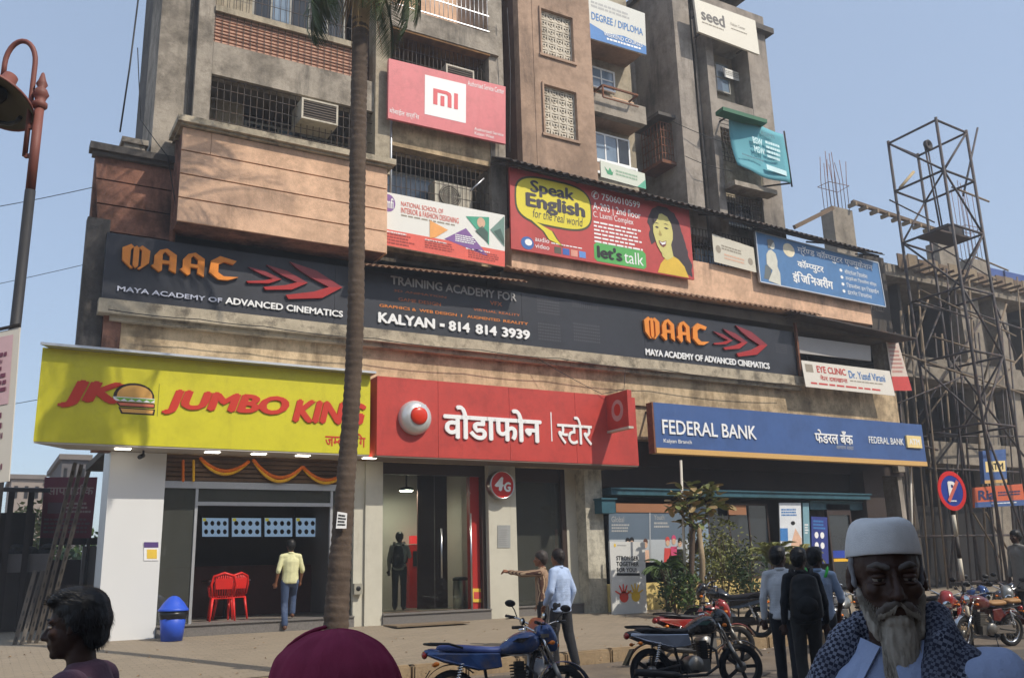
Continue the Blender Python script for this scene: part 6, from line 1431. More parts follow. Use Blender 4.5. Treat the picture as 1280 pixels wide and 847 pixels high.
# ---- steel tower on the scaffold
A = onY(1110.5, 179.5, 20.2); zt_ = A.z; B, Cc, D = onZ(1170, 150, zt_), onZ(1208, 166, zt_), onZ(1147.5, 195, zt_)
m_sc = mat('scaffold_steel', (58, 52, 52), .6, .2, 5, dirt=.5, dirt_rgb=(104, 72, 54), dscale=5)
sc = thing('scaffold_tower', 'open steel lattice tower rising above the unfinished building', 'scaffold', ((A.x+Cc.x)/2, (A.y+Cc.y)/2, 0))
def rod(a, b, r, par, m=m_sc, name='pole'): mb = MB(); mb.cyl(a, b, r, 7); return mb.build(name, m, par)
cor = [A, B, Cc, D]; lev = [zt_, onY(1122, 240, 20.2).z, onY(1133, 305, 20.2).z, onY(1150, 380, 20.2).z, onY(1160, 455, 20.2).z, onY(1170, 540, 20.2).z, .5]
for p in cor: rod((p.x, p.y, 0), (p.x, p.y, zt_+.1), .055, sc)
for li, z in enumerate(lev):
    for i in range(4):
        a, b_ = cor[i], cor[(i+1) % 4]; rod((a.x, a.y, z), (b_.x, b_.y, z), .045, sc, name='ledger')
        if li < len(lev)-1 and (i+li) % 2 == 0: rod((a.x, a.y, z), (b_.x, b_.y, lev[li+1]), .04, sc, name='brace')
        elif li < len(lev)-1 and i == 1: rod((b_.x, b_.y, z), (a.x, a.y, lev[li+1]), .04, sc, name='brace')
mid = (A+B+Cc+D)/4; zk = lev[2]
mb = MB(); mb.box(mid.x-.9, mid.x+.9, mid.y-.55, mid.y+.35, zk-.03, zk+.04); mb.build('platform', mat('platform_plank', (74, 62, 56), .9, .2, 3), sc)
mb = MB(); mb.box(mid.x-.2, mid.x+.7, mid.y-.45, mid.y+.3, zk+.04, zk+.42); mb.build('tub', m_iron, sc)
rod((mid.x, mid.y, zk), (mid.x-.2, mid.y, zt_-.2), .035, sc, name='hoist_post'); rod((mid.x+.15, mid.y, zk), (mid.x-.05, mid.y, zt_-.1), .03, sc, name='hoist_post')
mb = MB(); mb.lathe([(.16, -.06), (.2, -.06), (.2, .06), (.16, .06), (.05, .03), (.05, -.03), (.16, -.06)], (mid.x-.15, mid.y-.1, zt_-.35), 'Y', 16); mb.build('pulley', m_iron, sc)
rod(onY(1125, 235, 20.3), onY(1142, 215, 20.3), .06, sc, mat('pale_bamboo', (172, 152, 116), .8, .15, 4)); rod(onY(1222, 160, 21.2), onY(1204, 245, 21.2), .045, sc)
# ---- bamboo and pipe scaffold across the front
sf = thing('pipe_scaffold', 'tangle of bamboo and pipe scaffolding across the unfinished front', 'scaffold', (PX(1200, 700, 19.8), 19.8, 0))
m_bam = mat('bamboo', (118, 102, 82), .8, .2, 4, dirt=.3, dirt_rgb=(90, 72, 54)); rr = random.Random(5)
for k in range(17):
    px = 1114+k*10.6+rr.uniform(-4, 4); Y = 19.9+rr.uniform(-.5, 1.2); lean = rr.uniform(-14, 14); y0 = rr.uniform(330, 420)
    a, b_ = onY(px+22, 700, Y), onY(px+lean*.4, y0, Y+.3); a.z = .1; rod(a, b_, rr.uniform(.028, .045), sf, m_bam if rr.random() < .45 else m_sc)
for (x0, y0, x1, y1, m_) in ((1120, 440, 1280, 492, m_bam), (1130, 545, 1280, 545, m_sc), (1150, 362, 1270, 420, m_bam), (1160, 300, 1245, 350, m_sc), (1148, 520, 1230, 395, m_sc), (1152, 530, 1218, 440, m_bam), (1120, 505, 1205, 470, m_sc), (1190, 450, 1280, 570, m_sc), (1170, 580, 1252, 470, m_sc), (1200, 535, 1280, 440, m_bam), (1145, 375, 1215, 398, m_sc), (1212, 318, 1260, 338, m_bam), (1112, 250, 1168, 278, m_sc), (1190, 234, 1236, 252, m_bam), (1138, 552, 1172, 562, m_sc), (1160, 585, 1280, 590, m_sc), (1216, 640, 1252, 700, m_bam), (1150, 670, 1280, 668, m_sc), (1232, 640, 1262, 690, m_bam), (1165, 420, 1268, 452, m_bam), (1185, 380, 1280, 412, m_sc), (1240, 370, 1280, 470, m_sc), (1258, 380, 1228, 480, m_bam), (1130, 470, 1160, 375, m_bam)):
    Y = 19.7+rr.uniform(-.3, .9); rod(onY(x0, y0, Y), onY(x1, y1, Y+rr.uniform(-.2, .4)), rr.uniform(.028, .045), sf, m_)
# blue sheeted building behind
a = onY(1236, 338, 30); t = thing('blue_sheeted_building', 'building wrapped in blue sheeting behind the scaffold', 'building', (a.x, 30, 0))
mb = MB(); mb.box(PX(1225, 360, 30), PX(1225, 360, 30)+14, 30, 36, 0, PZ(1262, 340, 30)); mb.build('wall', mat('blue_sheeting', (52, 78, 140), .6, .2, 1.0), t)
for k in range(6): mb = MB(); x = PX(1225, 360, 30)+.4+2.2*k; mb.box(x, x+.08, 29.9, 29.99, 0, PZ(1262, 340, 30)); mb.build('batten', mat('blue_batten', (36, 54, 104), .6), t)
# hoarding at street level, near-black colour standing in for deep shade
t = thing('site_hoarding', 'site hoarding coloured near-black as the shade under the scaffold', 'fence', (PX(1200, 700, 21.5), 21.5, 0))
for k in range(14): mb = MB(); x = 25.2+1.2*k; mb.box(x, x+1.17, 21.5+random.uniform(-.02, .02), 21.56, .1, 3.2+random.uniform(-.2, .2)); mb.build('sheet', mat('hoarding_shade_dark', (30, 27, 26), .9, .3, 1.5), t)
# signs by the site
b = pboard('atm_sign', 'blue and tan ATM box sign hung on the scaffold', 'sign', (1228, 563), (1257, 561), (1259, 603), (1231, 604), 19.0, .15)
b.panel(m_blue); b.rect(.08, .34, .95, .66, mat('atm_tile', (232, 206, 140)), 1, 'print'); b.text('ATM', .2, .40, .85, .6, m_k, .03, lay=2); b.rect(0, .9, 1, 1, m_gold, 1, 'print')
mb = MB(); mb.bar(b.P(.5, 0, -.1), b.P(.5, 0, -.1)+Vector((.2, 1.0, .2)), .05, .05); mb.build('bracket', m_iron, b.root)
b = pboard('shop_board', 'orange money-transfer board with dark blue lettering beside the site', 'sign board', (1218, 609), (1282, 604), (1284, 631), (1219, 634), 18.6, .08)
b.panel(mat('board_orange', (196, 92, 52), .5, .08, 1)); b.rect(0, .74, 1, 1, m_blue, 1, 'print'); b.text('Ria', .06, .16, .38, .66, mat('letter_navy', (40, 48, 92), .5), .04, lay=2); b.lines(.44, .3, .9, .55, 2, mat('letter_navy', (40, 48, 92)), 2, 90); b.lines(.3, .82, .8, .9, 1, m_w, 2, 91)
for u in (.3, .85): mb = MB(); mb.bar(b.P(u, 1, -.05), Vector((b.P(u, 1).x, 18.7, .2)), .06, .06, (0, 1, 0)); mb.build('post', m_iron, b.root)
mb = MB(); mb.cyl(onY(1141, 705, 17.6), onY(1138, 585, 17.6), .035, 8); p_ = onY(1141, 705, 17.6); mb.cyl((p_.x, p_.y, ZP), p_, .035, 8); o = mb.build('white_pipe', mat('white_pipe', (196, 190, 176))); tag(o, 'upright white pipe at the end of the bank', 'pipe')
# ---- no-parking sign
c = onW(1190, 613, 15.6); bpos = Vector((c.x, c.y, 0)); gzp = pave_z(c.y) if c.y > YK+.16 else ZR
t = thing('no_parking_sign', 'round red-rimmed no-parking sign on a striped pole', 'road sign', (c.x, c.y, gzp))
m_spw = mat('pole_white', (196, 188, 170), .6, .1, 3); m_spk = mat('pole_black', (60, 54, 50), .6, .1, 3)
zbot, ztp = gzp-.02, c.z+.32; N = 8
for k in range(N):
    z0_, z1_ = zbot+(ztp-zbot)*k/N, zbot+(ztp-zbot)*(k+1)/N; mb = MB(); mb.cyl((c.x, c.y+.04, z0_), (c.x, c.y+.04, z1_), .033, 10); mb.build('pole_band', m_spw if k % 2 else m_spk, t)
vdir = (CAMP-c); vdir.z = 0; vdir.normalize(); ang = math.atan2(vdir.y, vdir.x)+R_(50)
nd = Vector((math.cos(ang), math.sin(ang), 0)); sdx = Vector((-nd.y, nd.x, 0)); rs = .335
def disc_at(r0, r1, off, m_, name, n=36, clip=None):
    mb = MB(); o0 = c+nd*off
    P_ = lambda r, k: o0+sdx*(math.cos(2*math.pi*k/n)*r)+Vector((0, 0, math.sin(2*math.pi*k/n)*r))
    if r0 <= 0: mb.prism([P_(r1, k) for k in range(n)], -nd*.012)
    else:
        for k in range(n): mb.prism([P_(r0, k), P_(r1, k), P_(r1, k+1), P_(r0, k+1)], -nd*.012)
    return mb.build(name, m_, t, fix=True)
disc_at(0, rs*.80, .0, mat('sign_field_blue', (44, 66, 150), .4), 'face'); disc_at(rs*.78, rs, .004, mat('sign_rim_red', (206, 48, 48), .4), 'rim')
bb = Board(t, c-sdx*rs+Vector((0, 0, rs))+nd*.004, c+sdx*rs+Vector((0, 0, rs))+nd*.004, c+sdx*rs-Vector((0, 0, rs))+nd*.004, c-sdx*rs-Vector((0, 0, rs))+nd*.004, .01); bb.n = nd
if (bb.q[1]-bb.q[0]).dot(RT) < 0: bb.q = [bb.q[1], bb.q[0], bb.q[3], bb.q[2]]
bb.text('P', .36, .26, .66, .68, m_w, .05); bb.poly([(.68, .22), (.76, .28), (.36, .80), (.28, .74)], mat('slash_salmon', (206, 110, 96), .4), 2, 'slash'); bb.lines(.34, .74, .66, .80, 1, m_w, 1, 95)
# ------------------------------------------------------------------ shade trees behind the photographer (they shade the street in front)
def big_tree(label, base, h, cc, cr, n, seed):
    t = thing('shade_tree', label, 'tree', base, 0, 'street trees behind the camera'); rr = random.Random(seed); base = Vector(base); cc = Vector(cc); mb = MB()
    fork = base+Vector((0, 0, h*.5)); mb.tube([base, base+Vector((.1, .05, h*.25)), fork], [.32, .26, .22], 12)
    for k in range(9):
        a = rr.uniform(0, 6.28); e = cc+Vector((math.cos(a)*cr[0]*.7, math.sin(a)*cr[1]*.7, rr.uniform(-.3, .5)*cr[2])); mb.tube([fork, fork.lerp(e, .5)+Vector((0, 0, .4)), e], [.15, .09, .03], 8)
    mb.build('trunk', m_trunk, t); mb = MB(); foliage(mb, cc, *cr, n, .19, seed+1); mb.build('crown', m_lf[2], t)

big_tree('tall leafy street tree out of view to the right of the street', (13.0, -1.5, ZR), 8, (10.6, 0.3, 7.8), (3.9, 3.4, 1.7), 5200, 31)
big_tree('broad street tree out of view behind the near people', (6.5, -6.5, ZR), 8, (4.3, -3.6, 7.4), (4.8, 3.2, 1.8), 6500, 41)
t = thing('unseen_opposite_block', 'unseen plain building added across the street to block sky light', 'building', (6, -12, 0))  # unseen building added to cut the sky fill on the near people
mb = MB(); mb.box(-26, 40, -20, -12, ZR-.1, 12.5); mb.build('wall', mat('opposite_plaster', (126, 112, 98), .9, .15, .6, dirt=.5, dirt_rgb=(80, 70, 62)), t)
for i in range(14):
    for j in range(3): mb = MB(); x = -22+4.4*i; mb.box(x, x+1.8, -11.98, -11.9, 1.2+3.7*j, 3.0+3.7*j); mb.build('window', m_pane, t)

# thin city haze in the air
hzb = MB(); hzb.box(-120, 160, -60, 140, -1.5, 34); ho = hzb.build('haze', None); ho.data.materials.clear()
hm_ = bpy.data.materials.new('thin_haze'); hm_.use_nodes = True; hn = hm_.node_tree.nodes; hn.clear(); hv = hn.new('ShaderNodeVolumePrincipled'); hv.inputs['Color'].default_value = (.86, .9, .96, 1); hv.inputs['Density'].default_value = 0.0028; hv.inputs['Anisotropy'].default_value = .2
hout = hn.new('ShaderNodeOutputMaterial'); hm_.node_tree.links.new(hv.outputs[0], hout.inputs['Volume']); ho.data.materials.append(hm_); tag(ho, 'thin pale haze hanging over the street', 'haze', None, 'stuff')
# ------------------------------------------------------------------ motorcycles (x forward, y to the rider's left)
m_chr = mat('chrome', (200, 200, 200), .18, .05, 4, metal=1.0); m_eng = mat('engine_alloy', (128, 126, 122), .4, .15, 5, metal=.7); m_engk = mat('engine_black', (34, 33, 33), .5, .15, 5)
m_tail = mat('tail_lens_red', (150, 24, 20), .2, .05, 2, coat=.5); m_ind = mat('indicator_amber', (222, 120, 30), .25, .05, 2); m_mir = mat('mirror_glass', (210, 214, 214), .05, 0, 1, metal=1.0)
def smooth_lump(secs, seg=14):
    """body from cross-sections (x, zc, half width, half height, squareness)"""
    mb = MB(); vs = []
    for (x, zc, hw, hh) in secs:
        for k in range(seg):
            a = 2*math.pi*k/seg; c_, s_ = math.cos(a), math.sin(a); e = .75
            vs.append((x, hw*math.copysign(abs(c_)**e, c_), zc+hh*math.copysign(abs(s_)**e, s_)))
    fs = []
    for i in range(len(secs)-1):
        for k in range(seg): k2 = (k+1) % seg; fs.append((i*seg+k, i*seg+k2, (i+1)*seg+k2, (i+1)*seg+k))
    fs.append(tuple(range(seg))[::-1]); fs.append(tuple((len(secs)-1)*seg+k for k in range(seg)))
    return mb.add(vs, fs, True)
def sub(o, lv=1): m_ = o.modifiers.new('smooth', 'SUBSURF'); m_.levels = lv; m_.render_levels = lv; return o
def motorcycle(label, loc, heading, paint, seatm, tank_hi=None, cowl=None, old=False, lean=7, side_panel=None, steer=12, name='motorcycle', badge=None, low=False):
    t = thing(name, label, 'motorcycle', loc, 0, 'parked motorcycles'); t.matrix_basis = Matrix.Translation(Vector(loc)) @ Matrix.Rotation(heading, 4, 'Z') @ Matrix.Rotation(R_(-lean), 4, 'X') @ Matrix.Scale(BS, 4)
    side_panel = side_panel or paint; cowl = cowl or paint
    B_ = lambda mb, n, m: mb.build(n, m, t, True)
    rr_, xr, xf = .30, -.62, .66
    def wheel(xc, par_name, mtx=None):
        mb = MB(); mb.lathe([(rr_-.075, -.038), (rr_-.04, -.05), (rr_-.01, -.036), (rr_, 0), (rr_-.01, .036), (rr_-.04, .05), (rr_-.075, .038), (rr_-.075, -.038)], (0, 0, 0), 'Y', 32)
        w_ = mb.build('wheel', m_rubber, t, True); w_.matrix_basis = (mtx or Matrix()) @ Matrix.Translation((xc, 0, rr_))
        r_ = MB(); r_.lathe([(rr_-.078, -.03), (rr_-.095, -.026), (rr_-.095, .026), (rr_-.078, .03)], (0, 0, 0), 'Y', 32); r_.build('rim', m_chr if old else m_engk, w_, True)
        s_ = MB()
        if old:
            for k in range(24):
                a = 2*math.pi*k/24; s_.cyl((.05*math.cos(a+.4), .03*(-1)**k, .05*math.sin(a+.4)), ((rr_-.09)*math.cos(a), 0, (rr_-.09)*math.sin(a)), .004, 4)
        else:
            for k in range(5):
                a = 2*math.pi*k/5; s_.bar((.04*math.cos(a), 0, .04*math.sin(a)), ((rr_-.09)*math.cos(a), 0, (rr_-.09)*math.sin(a)), .045, .03, (0, 1, 0))
        s_.build('spokes', m_chr if old else m_engk, w_, True)
        h_ = MB(); h_.lathe([(.001, -.06), (.06, -.055), (.075, -.03), (.075, .03), (.06, .055), (.001, .06)], (0, 0, 0), 'Y', 20); h_.build('hub', m_eng, w_, True)
        return w_
    wheel(xr, 'wheel')
    # steering head frame of reference: everything on the fork turns together
    piv = Vector((.40, 0, .90)); st = Matrix.Translation(piv) @ Matrix.Rotation(R_(steer), 4, 'Z') @ Matrix.Translation(-piv)
    wheel(xf, 'wheel', st)
    mz = -.10 if low else 0.0
    def FB(mb, n, m): mb.v = [st @ v for v in mb.v]; return mb.build(n, m, t, True)
    mb = MB()
    for s_ in (-1, 1): mb.tube([(xf, s_*.085, .30), (.52, s_*.085, .62)], [.026, .026], 10)
    FB(mb, 'fork_leg', m_eng if not old else m_chr)
    mb = MB()
    for s_ in (-1, 1): mb.tube([(.52, s_*.085, .62), (.39, s_*.085, .94)], [.019, .019], 10)
    mb.box(.37, .47, -.12, .12, .90, .94); FB(mb, 'fork_tube', m_chr)
    mb = MB(); mb.tube([(.40, .0, .97), (.38, .12, .99), (.34, .24, 1.04), (.24, .36, 1.05)], [.012]*4, 8); mb.tube([(.40, .0, .97), (.38, -.12, .99), (.34, -.24, 1.04), (.24, -.36, 1.05)], [.012]*4, 8); FB(mb, 'handlebar', m_chr)
    for s_ in (-1, 1):
        mb = MB(); mb.tube([(.30, s_*.28, 1.045), (.21, s_*.39, 1.05)], [.019, .019], 8); mb.bar((.30, s_*.27, 1.04), (.33, s_*.40, 1.02), .012, .01); FB(mb, 'grip', m_black)
        mb = MB(); mb.tube([(.33, s_*.25, 1.04), (.36, s_*.30, 1.14+mz), (.34, s_*.34, 1.19+mz)], [.007]*3, 6); mb.ell((.33, s_*.36, 1.215+mz), .022, .07, .045, 12, 8); FB(mb, 'mirror', m_black)
        mb = MB(); mb.ell((.314, s_*.36, 1.215+mz), .012, .060, .037, 12, 8); FB(mb, 'mirror_glass', m_mir)
        mb = MB(); mb.cyl((.47, s_*.09, .84), (.47, s_*.18, .84), .009, 6); mb.ell((.475, s_*.20, .84), .035, .028, .025, 10, 6); FB(mb, 'indicator', m_ind)
        mb = MB(); mb.cyl((-.80, s_*.05, .66), (-.80, s_*.15, .66), .008, 6); mb.ell((-.80, s_*.17, .66), .035, .025, .024, 10, 6); B_(mb, 'indicator', m_ind)
    if old:
        mb = MB(); mb.lathe([(.001, -.16), (.05, -.15), (.09, -.08), (.098, 0), (.10, .02), (.09, .03)], (.50, 0, .90), 'X', 24); FB(mb, 'headlight', cowl); mb = MB(); mb.lathe([(.09, .028), (.06, .045), (.001, .05)], (.50, 0, .90), 'X', 24); FB(mb, 'headlight_lens', m_mir)
    else:
        o = FB(smooth_lump([(.36, .97, .07, .06), (.44, .96, .12, .12), (.52, .90, .12, .15), (.57, .86, .10, .12), (.595, .84, .06, .08)]), 'headlight_cowl', cowl)
        mb = MB(); mb.ell((.575, 0, .83), .035, .085, .075, 14, 8); FB(mb, 'headlight', m_mir)
        mb = MB(); mb.slab((.42, -.09, 1.04), (.42, .09, 1.04), (.55, .075, .97), (.55, -.075, .97), (.0, 0, .008)); FB(mb, 'visor', m_black)
    # front mudguard
    mb = MB(); vs = []; N = 12
    for i in range(N+1):
        a = R_(20+130*i/N); r2 = rr_+.035
        for y in (-.062, -.045, 0, .045, .062): vs.append((xf+r2*math.cos(a), y, rr_+(r2+(.0 if abs(y) > .05 else .012))*math.sin(a)))
    mb.add(vs, [(i*5+j, i*5+j+1, (i+1)*5+j+1, (i+1)*5+j) for i in range(N) for j in range(4)], True); FB(mb, 'front_mudguard', paint if not old else m_chr)
    mb = MB(); vs = []
    for i in range(N+1):
        a = R_(45+120*i/N); r2 = rr_+.05
        for y in (-.075, -.055, 0, .055, .075): vs.append((xr+r2*math.cos(a), y, rr_+(r2+(.0 if abs(y) > .06 else .012))*math.sin(a)))
    mb.add(vs, [(i*5+j, i*5+j+1, (i+1)*5+j+1, (i+1)*5+j) for i in range(N) for j in range(4)], True); B_(mb, 'rear_mudguard', m_black if not old else paint)
    mb = MB(); mb.slab((-.86, -.08, .60), (-.86, .08, .60), (-.99, .07, .40), (-.99, -.07, .40), (-.012, 0, 0)); B_(mb, 'number_plate', m_black)
    # tank, seat, tail
    if old: tk = smooth_lump([(-.06, .80, .06, .05), (.0, .82, .12, .09), (.12, .84, .15, .13), (.26, .84, .15, .14), (.36, .85, .12, .11), (.42, .86, .05, .06)], 18)
    else: tk = smooth_lump([(-.10, .78, .06, .05), (-.04, .80, .11, .07), (.10, .85, .16, .12), (.24, .86, .18, .14), (.34, .86, .16, .11), (.41, .86, .06, .05)], 18)
    tko = sub(B_(tk, 'fuel_tank', paint))
    mb = MB(); mb.lathe([(.045, 0), (.045, .015), (.035, .022), (.001, .022)], (.20, 0, (.995 if not old else .975)), 'Z', 18); B_(mb, 'fuel_cap', m_chr)
    if badge:
        for s_ in (-1, 1): mb = MB(); mb.prism([(.05, s_*.175, .86), (.12, s_*.183, .90), (.26, s_*.187, .90), (.17, s_*.184, .85)], (0, s_*.004, 0)); mb.build('tank_graphic', badge, t, True, fix=True)
    if old:
        sub(B_(smooth_lump([(-.46, .815, .10, .045), (-.40, .82, .13, .05), (-.20, .81, .14, .05), (-.06, .81, .11, .045), (-.03, .82, .06, .03)]), 'seat', seatm)); sub(B_(smooth_lump([(-.86, .835, .08, .04), (-.80, .84, .12, .05), (-.56, .835, .12, .045), (-.49, .835, .08, .035)]), 'pillion_seat', seatm))
    else: sub(B_(smooth_lump([(-.80, .83, .07, .03), (-.72, .83, .12, .045), (-.45, .81, .13, .05), (-.22, .78, .135, .05), (-.08, .78, .11, .05), (-.03, .80, .06, .04)]), 'seat', seatm))
    if not old:
        for s_ in (-1, 1):
            mb = MB(); mb.prism([(-.08, s_*.125, .75), (-.06, s_*.13, .60), (-.30, s_*.15, .58), (-.70, s_*.12, .68), (-.90, s_*.08, .76), (-.88, s_*.07, .80), (-.45, s_*.13, .76)], (0, s_*.02, 0)); o = mb.build('side_panel', side_panel, t, True, fix=True); o.modifiers.new('edge', 'BEVEL').width = .012
        B_(smooth_lump([(-.93, .79, .05, .03), (-.86, .79, .085, .045), (-.70, .775, .10, .05)]), 'tail_cowl', paint)
        mb = MB(); mb.ell((-.925, 0, .765), .035, .075, .045, 14, 8); B_(mb, 'tail_light', m_tail)
        mb = MB(); mb.tube([(-.50, .15, .82), (-.66, .16, .87), (-.86, .13, .88), (-.93, 0, .885), (-.86, -.13, .88), (-.66, -.16, .87), (-.50, -.15, .82)], [.013]*7, 8); B_(mb, 'grab_rail', m_black)
    else:
        for s_ in (-1, 1): mb = MB(); mb.prism([(-.02, s_*.12, .72), (-.02, s_*.13, .52), (-.18, s_*.14, .50), (-.30, s_*.13, .62), (-.26, s_*.12, .74)], (0, s_*.03, 0)); o = mb.build('side_panel', side_panel, t, True, fix=True); o.modifiers.new('edge', 'BEVEL').width = .012
        mb = MB(); mb.ell((-.90, 0, .70), .05, .05, .05, 12, 8); B_(mb, 'tail_light', m_tail)
    # frame, engine, exhaust, chain
    mb = MB(); mb.tube([(.38, 0, .88), (.28, 0, .55), (.22, 0, .28), (-.20, 0, .26), (-.26, 0, .70)], [.02]*5, 8); mb.tube([(.36, 0, .80), (-.10, 0, .72), (-.78, 0, .74)], [.02]*3, 8)
    for s_ in (-1, 1): mb.tube([(xr, s_*.09, rr_), (-.22, s_*.09, .36)], [.02, .02], 8); mb.tube([(-.30, s_*.1, .70), (-.80, s_*.09, .76)], [.014]*2, 6)
    B_(mb, 'frame', m_engk)
    for s_ in (-1, 1):
        mb = MB(); mb.tube([(xr+.02, s_*.12, .36), (-.50, s_*.12, .68)], [.012]*2, 8)
        for k in range(9): u = k/8; c_ = Vector((xr+.02, s_*.12, .36)).lerp(Vector((-.50, s_*.12, .68)), .2+.7*u); mb.lathe([(.028, -.008), (.034, 0), (.028, .008)], c_, 'Z', 10)
        B_(mb, 'shock_absorber', m_chr)
    mb = MB(); mb.lathe([(.001, -.15), (.10, -.145), (.115, -.12), (.115, .12), (.10, .145), (.001, .15)], (-.02, 0, .36), 'Y', 22); mb.box(-.12, .20, -.10, .10, .26, .42); B_(mb, 'engine_case', m_eng)
    mb = MB()
    for k in range(7): z = .42+.032*k; mb.box(.06-.01*k*.3, .24-.01*k*.3, -.085, .085, z, z+.016)
    mb.box(.09, .20, -.06, .06, .40, .66); B_(mb, 'cylinder_fins', m_eng if old else m_engk)
    mb = MB(); mb.tube([(.22, -.03, .60), (.32, -.07, .52), (.30, -.12, .32), (.10, -.14, .22), (-.25, -.15, .22)], [.02]*5, 10); mb.tube([(-.25, -.15, .22), (-.35, -.16, .24), (-.85, -.17, .30), (-.92, -.17, .31)], [.025, .045, .05, .035], 14); B_(mb, 'exhaust', m_chr if old else m_engk)
    mb = MB(); mb.box(xr-.02, -.02, .085, .105, .27, .42); B_(mb, 'chain_cover', m_chr if old else m_engk)
    mb = MB()
    for s_ in (-1, 1): fp = MB(); fp.cyl((-.06, s_*.14, .28), (-.06, s_*.25, .27), .014, 8); B_(fp, 'footpeg', m_black)
    mb.tube([(-.05, .14, .27), (-.02, .22, .13), (.0, .26, .0)], [.01]*3, 6); B_(mb, 'side_stand', m_black)
    return t
BS = .87
def bike_tail(px, py, th, z=None, s=BS):
    """the tail lamp (0.77 m up) is seen at this pixel; th = degrees turned away from the picture plane"""
    h = R_(HX+th); fwd = Vector((math.cos(h), math.sin(h), 0)); z = ZR if z is None else z
    p = onZ(px, py, z+.77*s); p = p+fwd*(.925*s); return Vector((p.x, p.y, z)), h
def bike_mid(px, w_, th, z=None):
    p = onW(px, 700, w_); zz_ = (pave_z(p.y) if p.y > YK+.2 else ZR) if z is None else z; return Vector((p.x, p.y, zz_)), R_(HX+th)
HX = -30.45   # heading of image right in degrees
m_bblue = mat('bike_blue', (40, 70, 122), .22, .15, 3, dirt=.45, dirt_rgb=(112, 100, 86), dscale=3.0, metal=.3, coat=.6); m_bblk = mat('bike_black', (22, 23, 27), .2, .15, 3, dirt=.45, dirt_rgb=(112, 100, 86), dscale=3.0, coat=.7); m_bred = mat('bike_red', (140, 40, 34), .25, .15, 3, dirt=.45, dirt_rgb=(112, 100, 86), dscale=3.0, coat=.5); m_bora = mat('bike_orange', (176, 84, 40), .35, .15, 3, dirt=.45, dirt_rgb=(112, 100, 86), dscale=3.0, coat=.3); m_bgry = mat('bike_grey', (126, 128, 126), .3, .15, 3, dirt=.45, dirt_rgb=(112, 100, 86), dscale=3.0, metal=.4, coat=.4); m_bmar = mat('bike_maroon', (88, 26, 26), .22, .15, 3, dirt=.45, dirt_rgb=(112, 100, 86), dscale=3.0, coat=.6)
m_seatk = mat('seat_black', (30, 30, 34), .5, .15, 5); m_seatb = mat('seat_blue_cover', (66, 84, 142), .45, .12, 4); m_seatt = mat('seat_tan', (150, 112, 66), .55, .12, 4)
l, h = bike_tail(531, 818, 8); motorcycle('blue motorcycle with a blue seat cover, front wheel to the street', l, h, m_bblue, m_seatb, side_panel=m_bblue, badge=m_bblk, low=True)
l, h = bike_mid(662, 10.6, -98, ZR); motorcycle('black motorcycle with an orange headlight cowl beside the pointing man', l, h, m_bblk, m_seatk, cowl=m_bora, steer=14)
l, h = bike_tail(786, 794, 14); motorcycle('black motorcycle with silver side panels in front of the planting', l, h, m_bblk, m_seatk, side_panel=mat('panel_silver', (150, 158, 172), .25, .05, 3, metal=.5, coat=.5), steer=-14, badge=mat('badge_green', (60, 90, 84), .4), low=True)
l, h = bike_tail(822, 775, 24); motorcycle('red motorcycle parked just behind the black one', l, h, m_bred, m_seatk, cowl=m_bred, steer=-20)
l, h = bike_mid(1050, 15.6, 60); motorcycle('silver-grey motorcycle nose-in between the young men and the bank door', l, h, m_bgry, m_seatk)
l, h = bike_mid(1078, 16.2, 75); motorcycle('dark motorcycle half hidden behind the bearded man', l, h, m_bblk, m_seatk)
l, h = bike_mid(1218, 15.2, 180+22); motorcycle('maroon classic motorcycle with split tan seats on the right', l, h, m_bmar, m_seatt, old=True, side_panel=m_bmar)
l, h = bike_mid(1172, 15.4, 180+58); motorcycle('red-tanked motorcycle behind the maroon classic one', l, h, m_bred, m_seatk)
l, h = bike_mid(1262, 18.5, 180+35); motorcycle('dark motorcycle in shade behind the tan-seated one', l, h, m_bblk, m_seatk)
l, h = bike_mid(1135, 18.0, 120); motorcycle('grey motorcycle at the foot of the white pipe', l, h, m_bgry, m_seatk)
l, h = bike_mid(905, 16.2, 150); motorcycle('dark motorcycle hidden deep among the shrubs', l, h, m_bblk, m_seatk)
l, h = bike_mid(1100, 14.6, 50); motorcycle('black motorcycle between the bearded man and the bank steps', l, h, m_bblk, m_seatk)
l, h = bike_mid(1240, 17.2, 180+70); motorcycle('grey motorcycle wedged behind the classic one under the scaffold', l, h, m_bgry, m_seatk)
l, h = bike_mid(1196, 17.6, 180+110); motorcycle('blue motorcycle at the foot of the no-parking pole', l, h, m_bblue, m_seatk)
# ------------------------------------------------------------------ people (facing +x in their own space, left hand at +y)
def remesh(mb, voxel, smooth=6, wrinkle=0.0, wscale=(9, 9, 5), seed=0.0, fac=.5):
    me = mb.mesh('tmp', m_w); o = bpy.data.objects.new('tmp', me); COL.objects.link(o)
    r = o.modifiers.new('r', 'REMESH'); r.mode = 'VOXEL'; r.voxel_size = voxel; r.use_smooth_shade = True
    s = o.modifiers.new('s', 'SMOOTH'); s.iterations = smooth; s.factor = fac
    dg = bpy.context.evaluated_depsgraph_get(); dg.update(); out = bpy.data.meshes.new_from_object(o.evaluated_get(dg))
    bpy.data.objects.remove(o); bpy.data.meshes.remove(me)
    if wrinkle:
        nn = [v.normal.copy() for v in out.vertices]
        for v, n in zip(out.vertices, nn):
            p = v.co; q = Vector((p.x*wscale[0]+seed, p.y*wscale[1]+p.z*2.5, p.z*wscale[2]+p.x*3)); a = noise.noise(q); b_ = noise.noise(q*2.3+Vector((3, 1, seed)))
            v.co = p+n*(wrinkle*((1-abs(a)*2.2)*.7+.45*b_))
    out.update(); return out
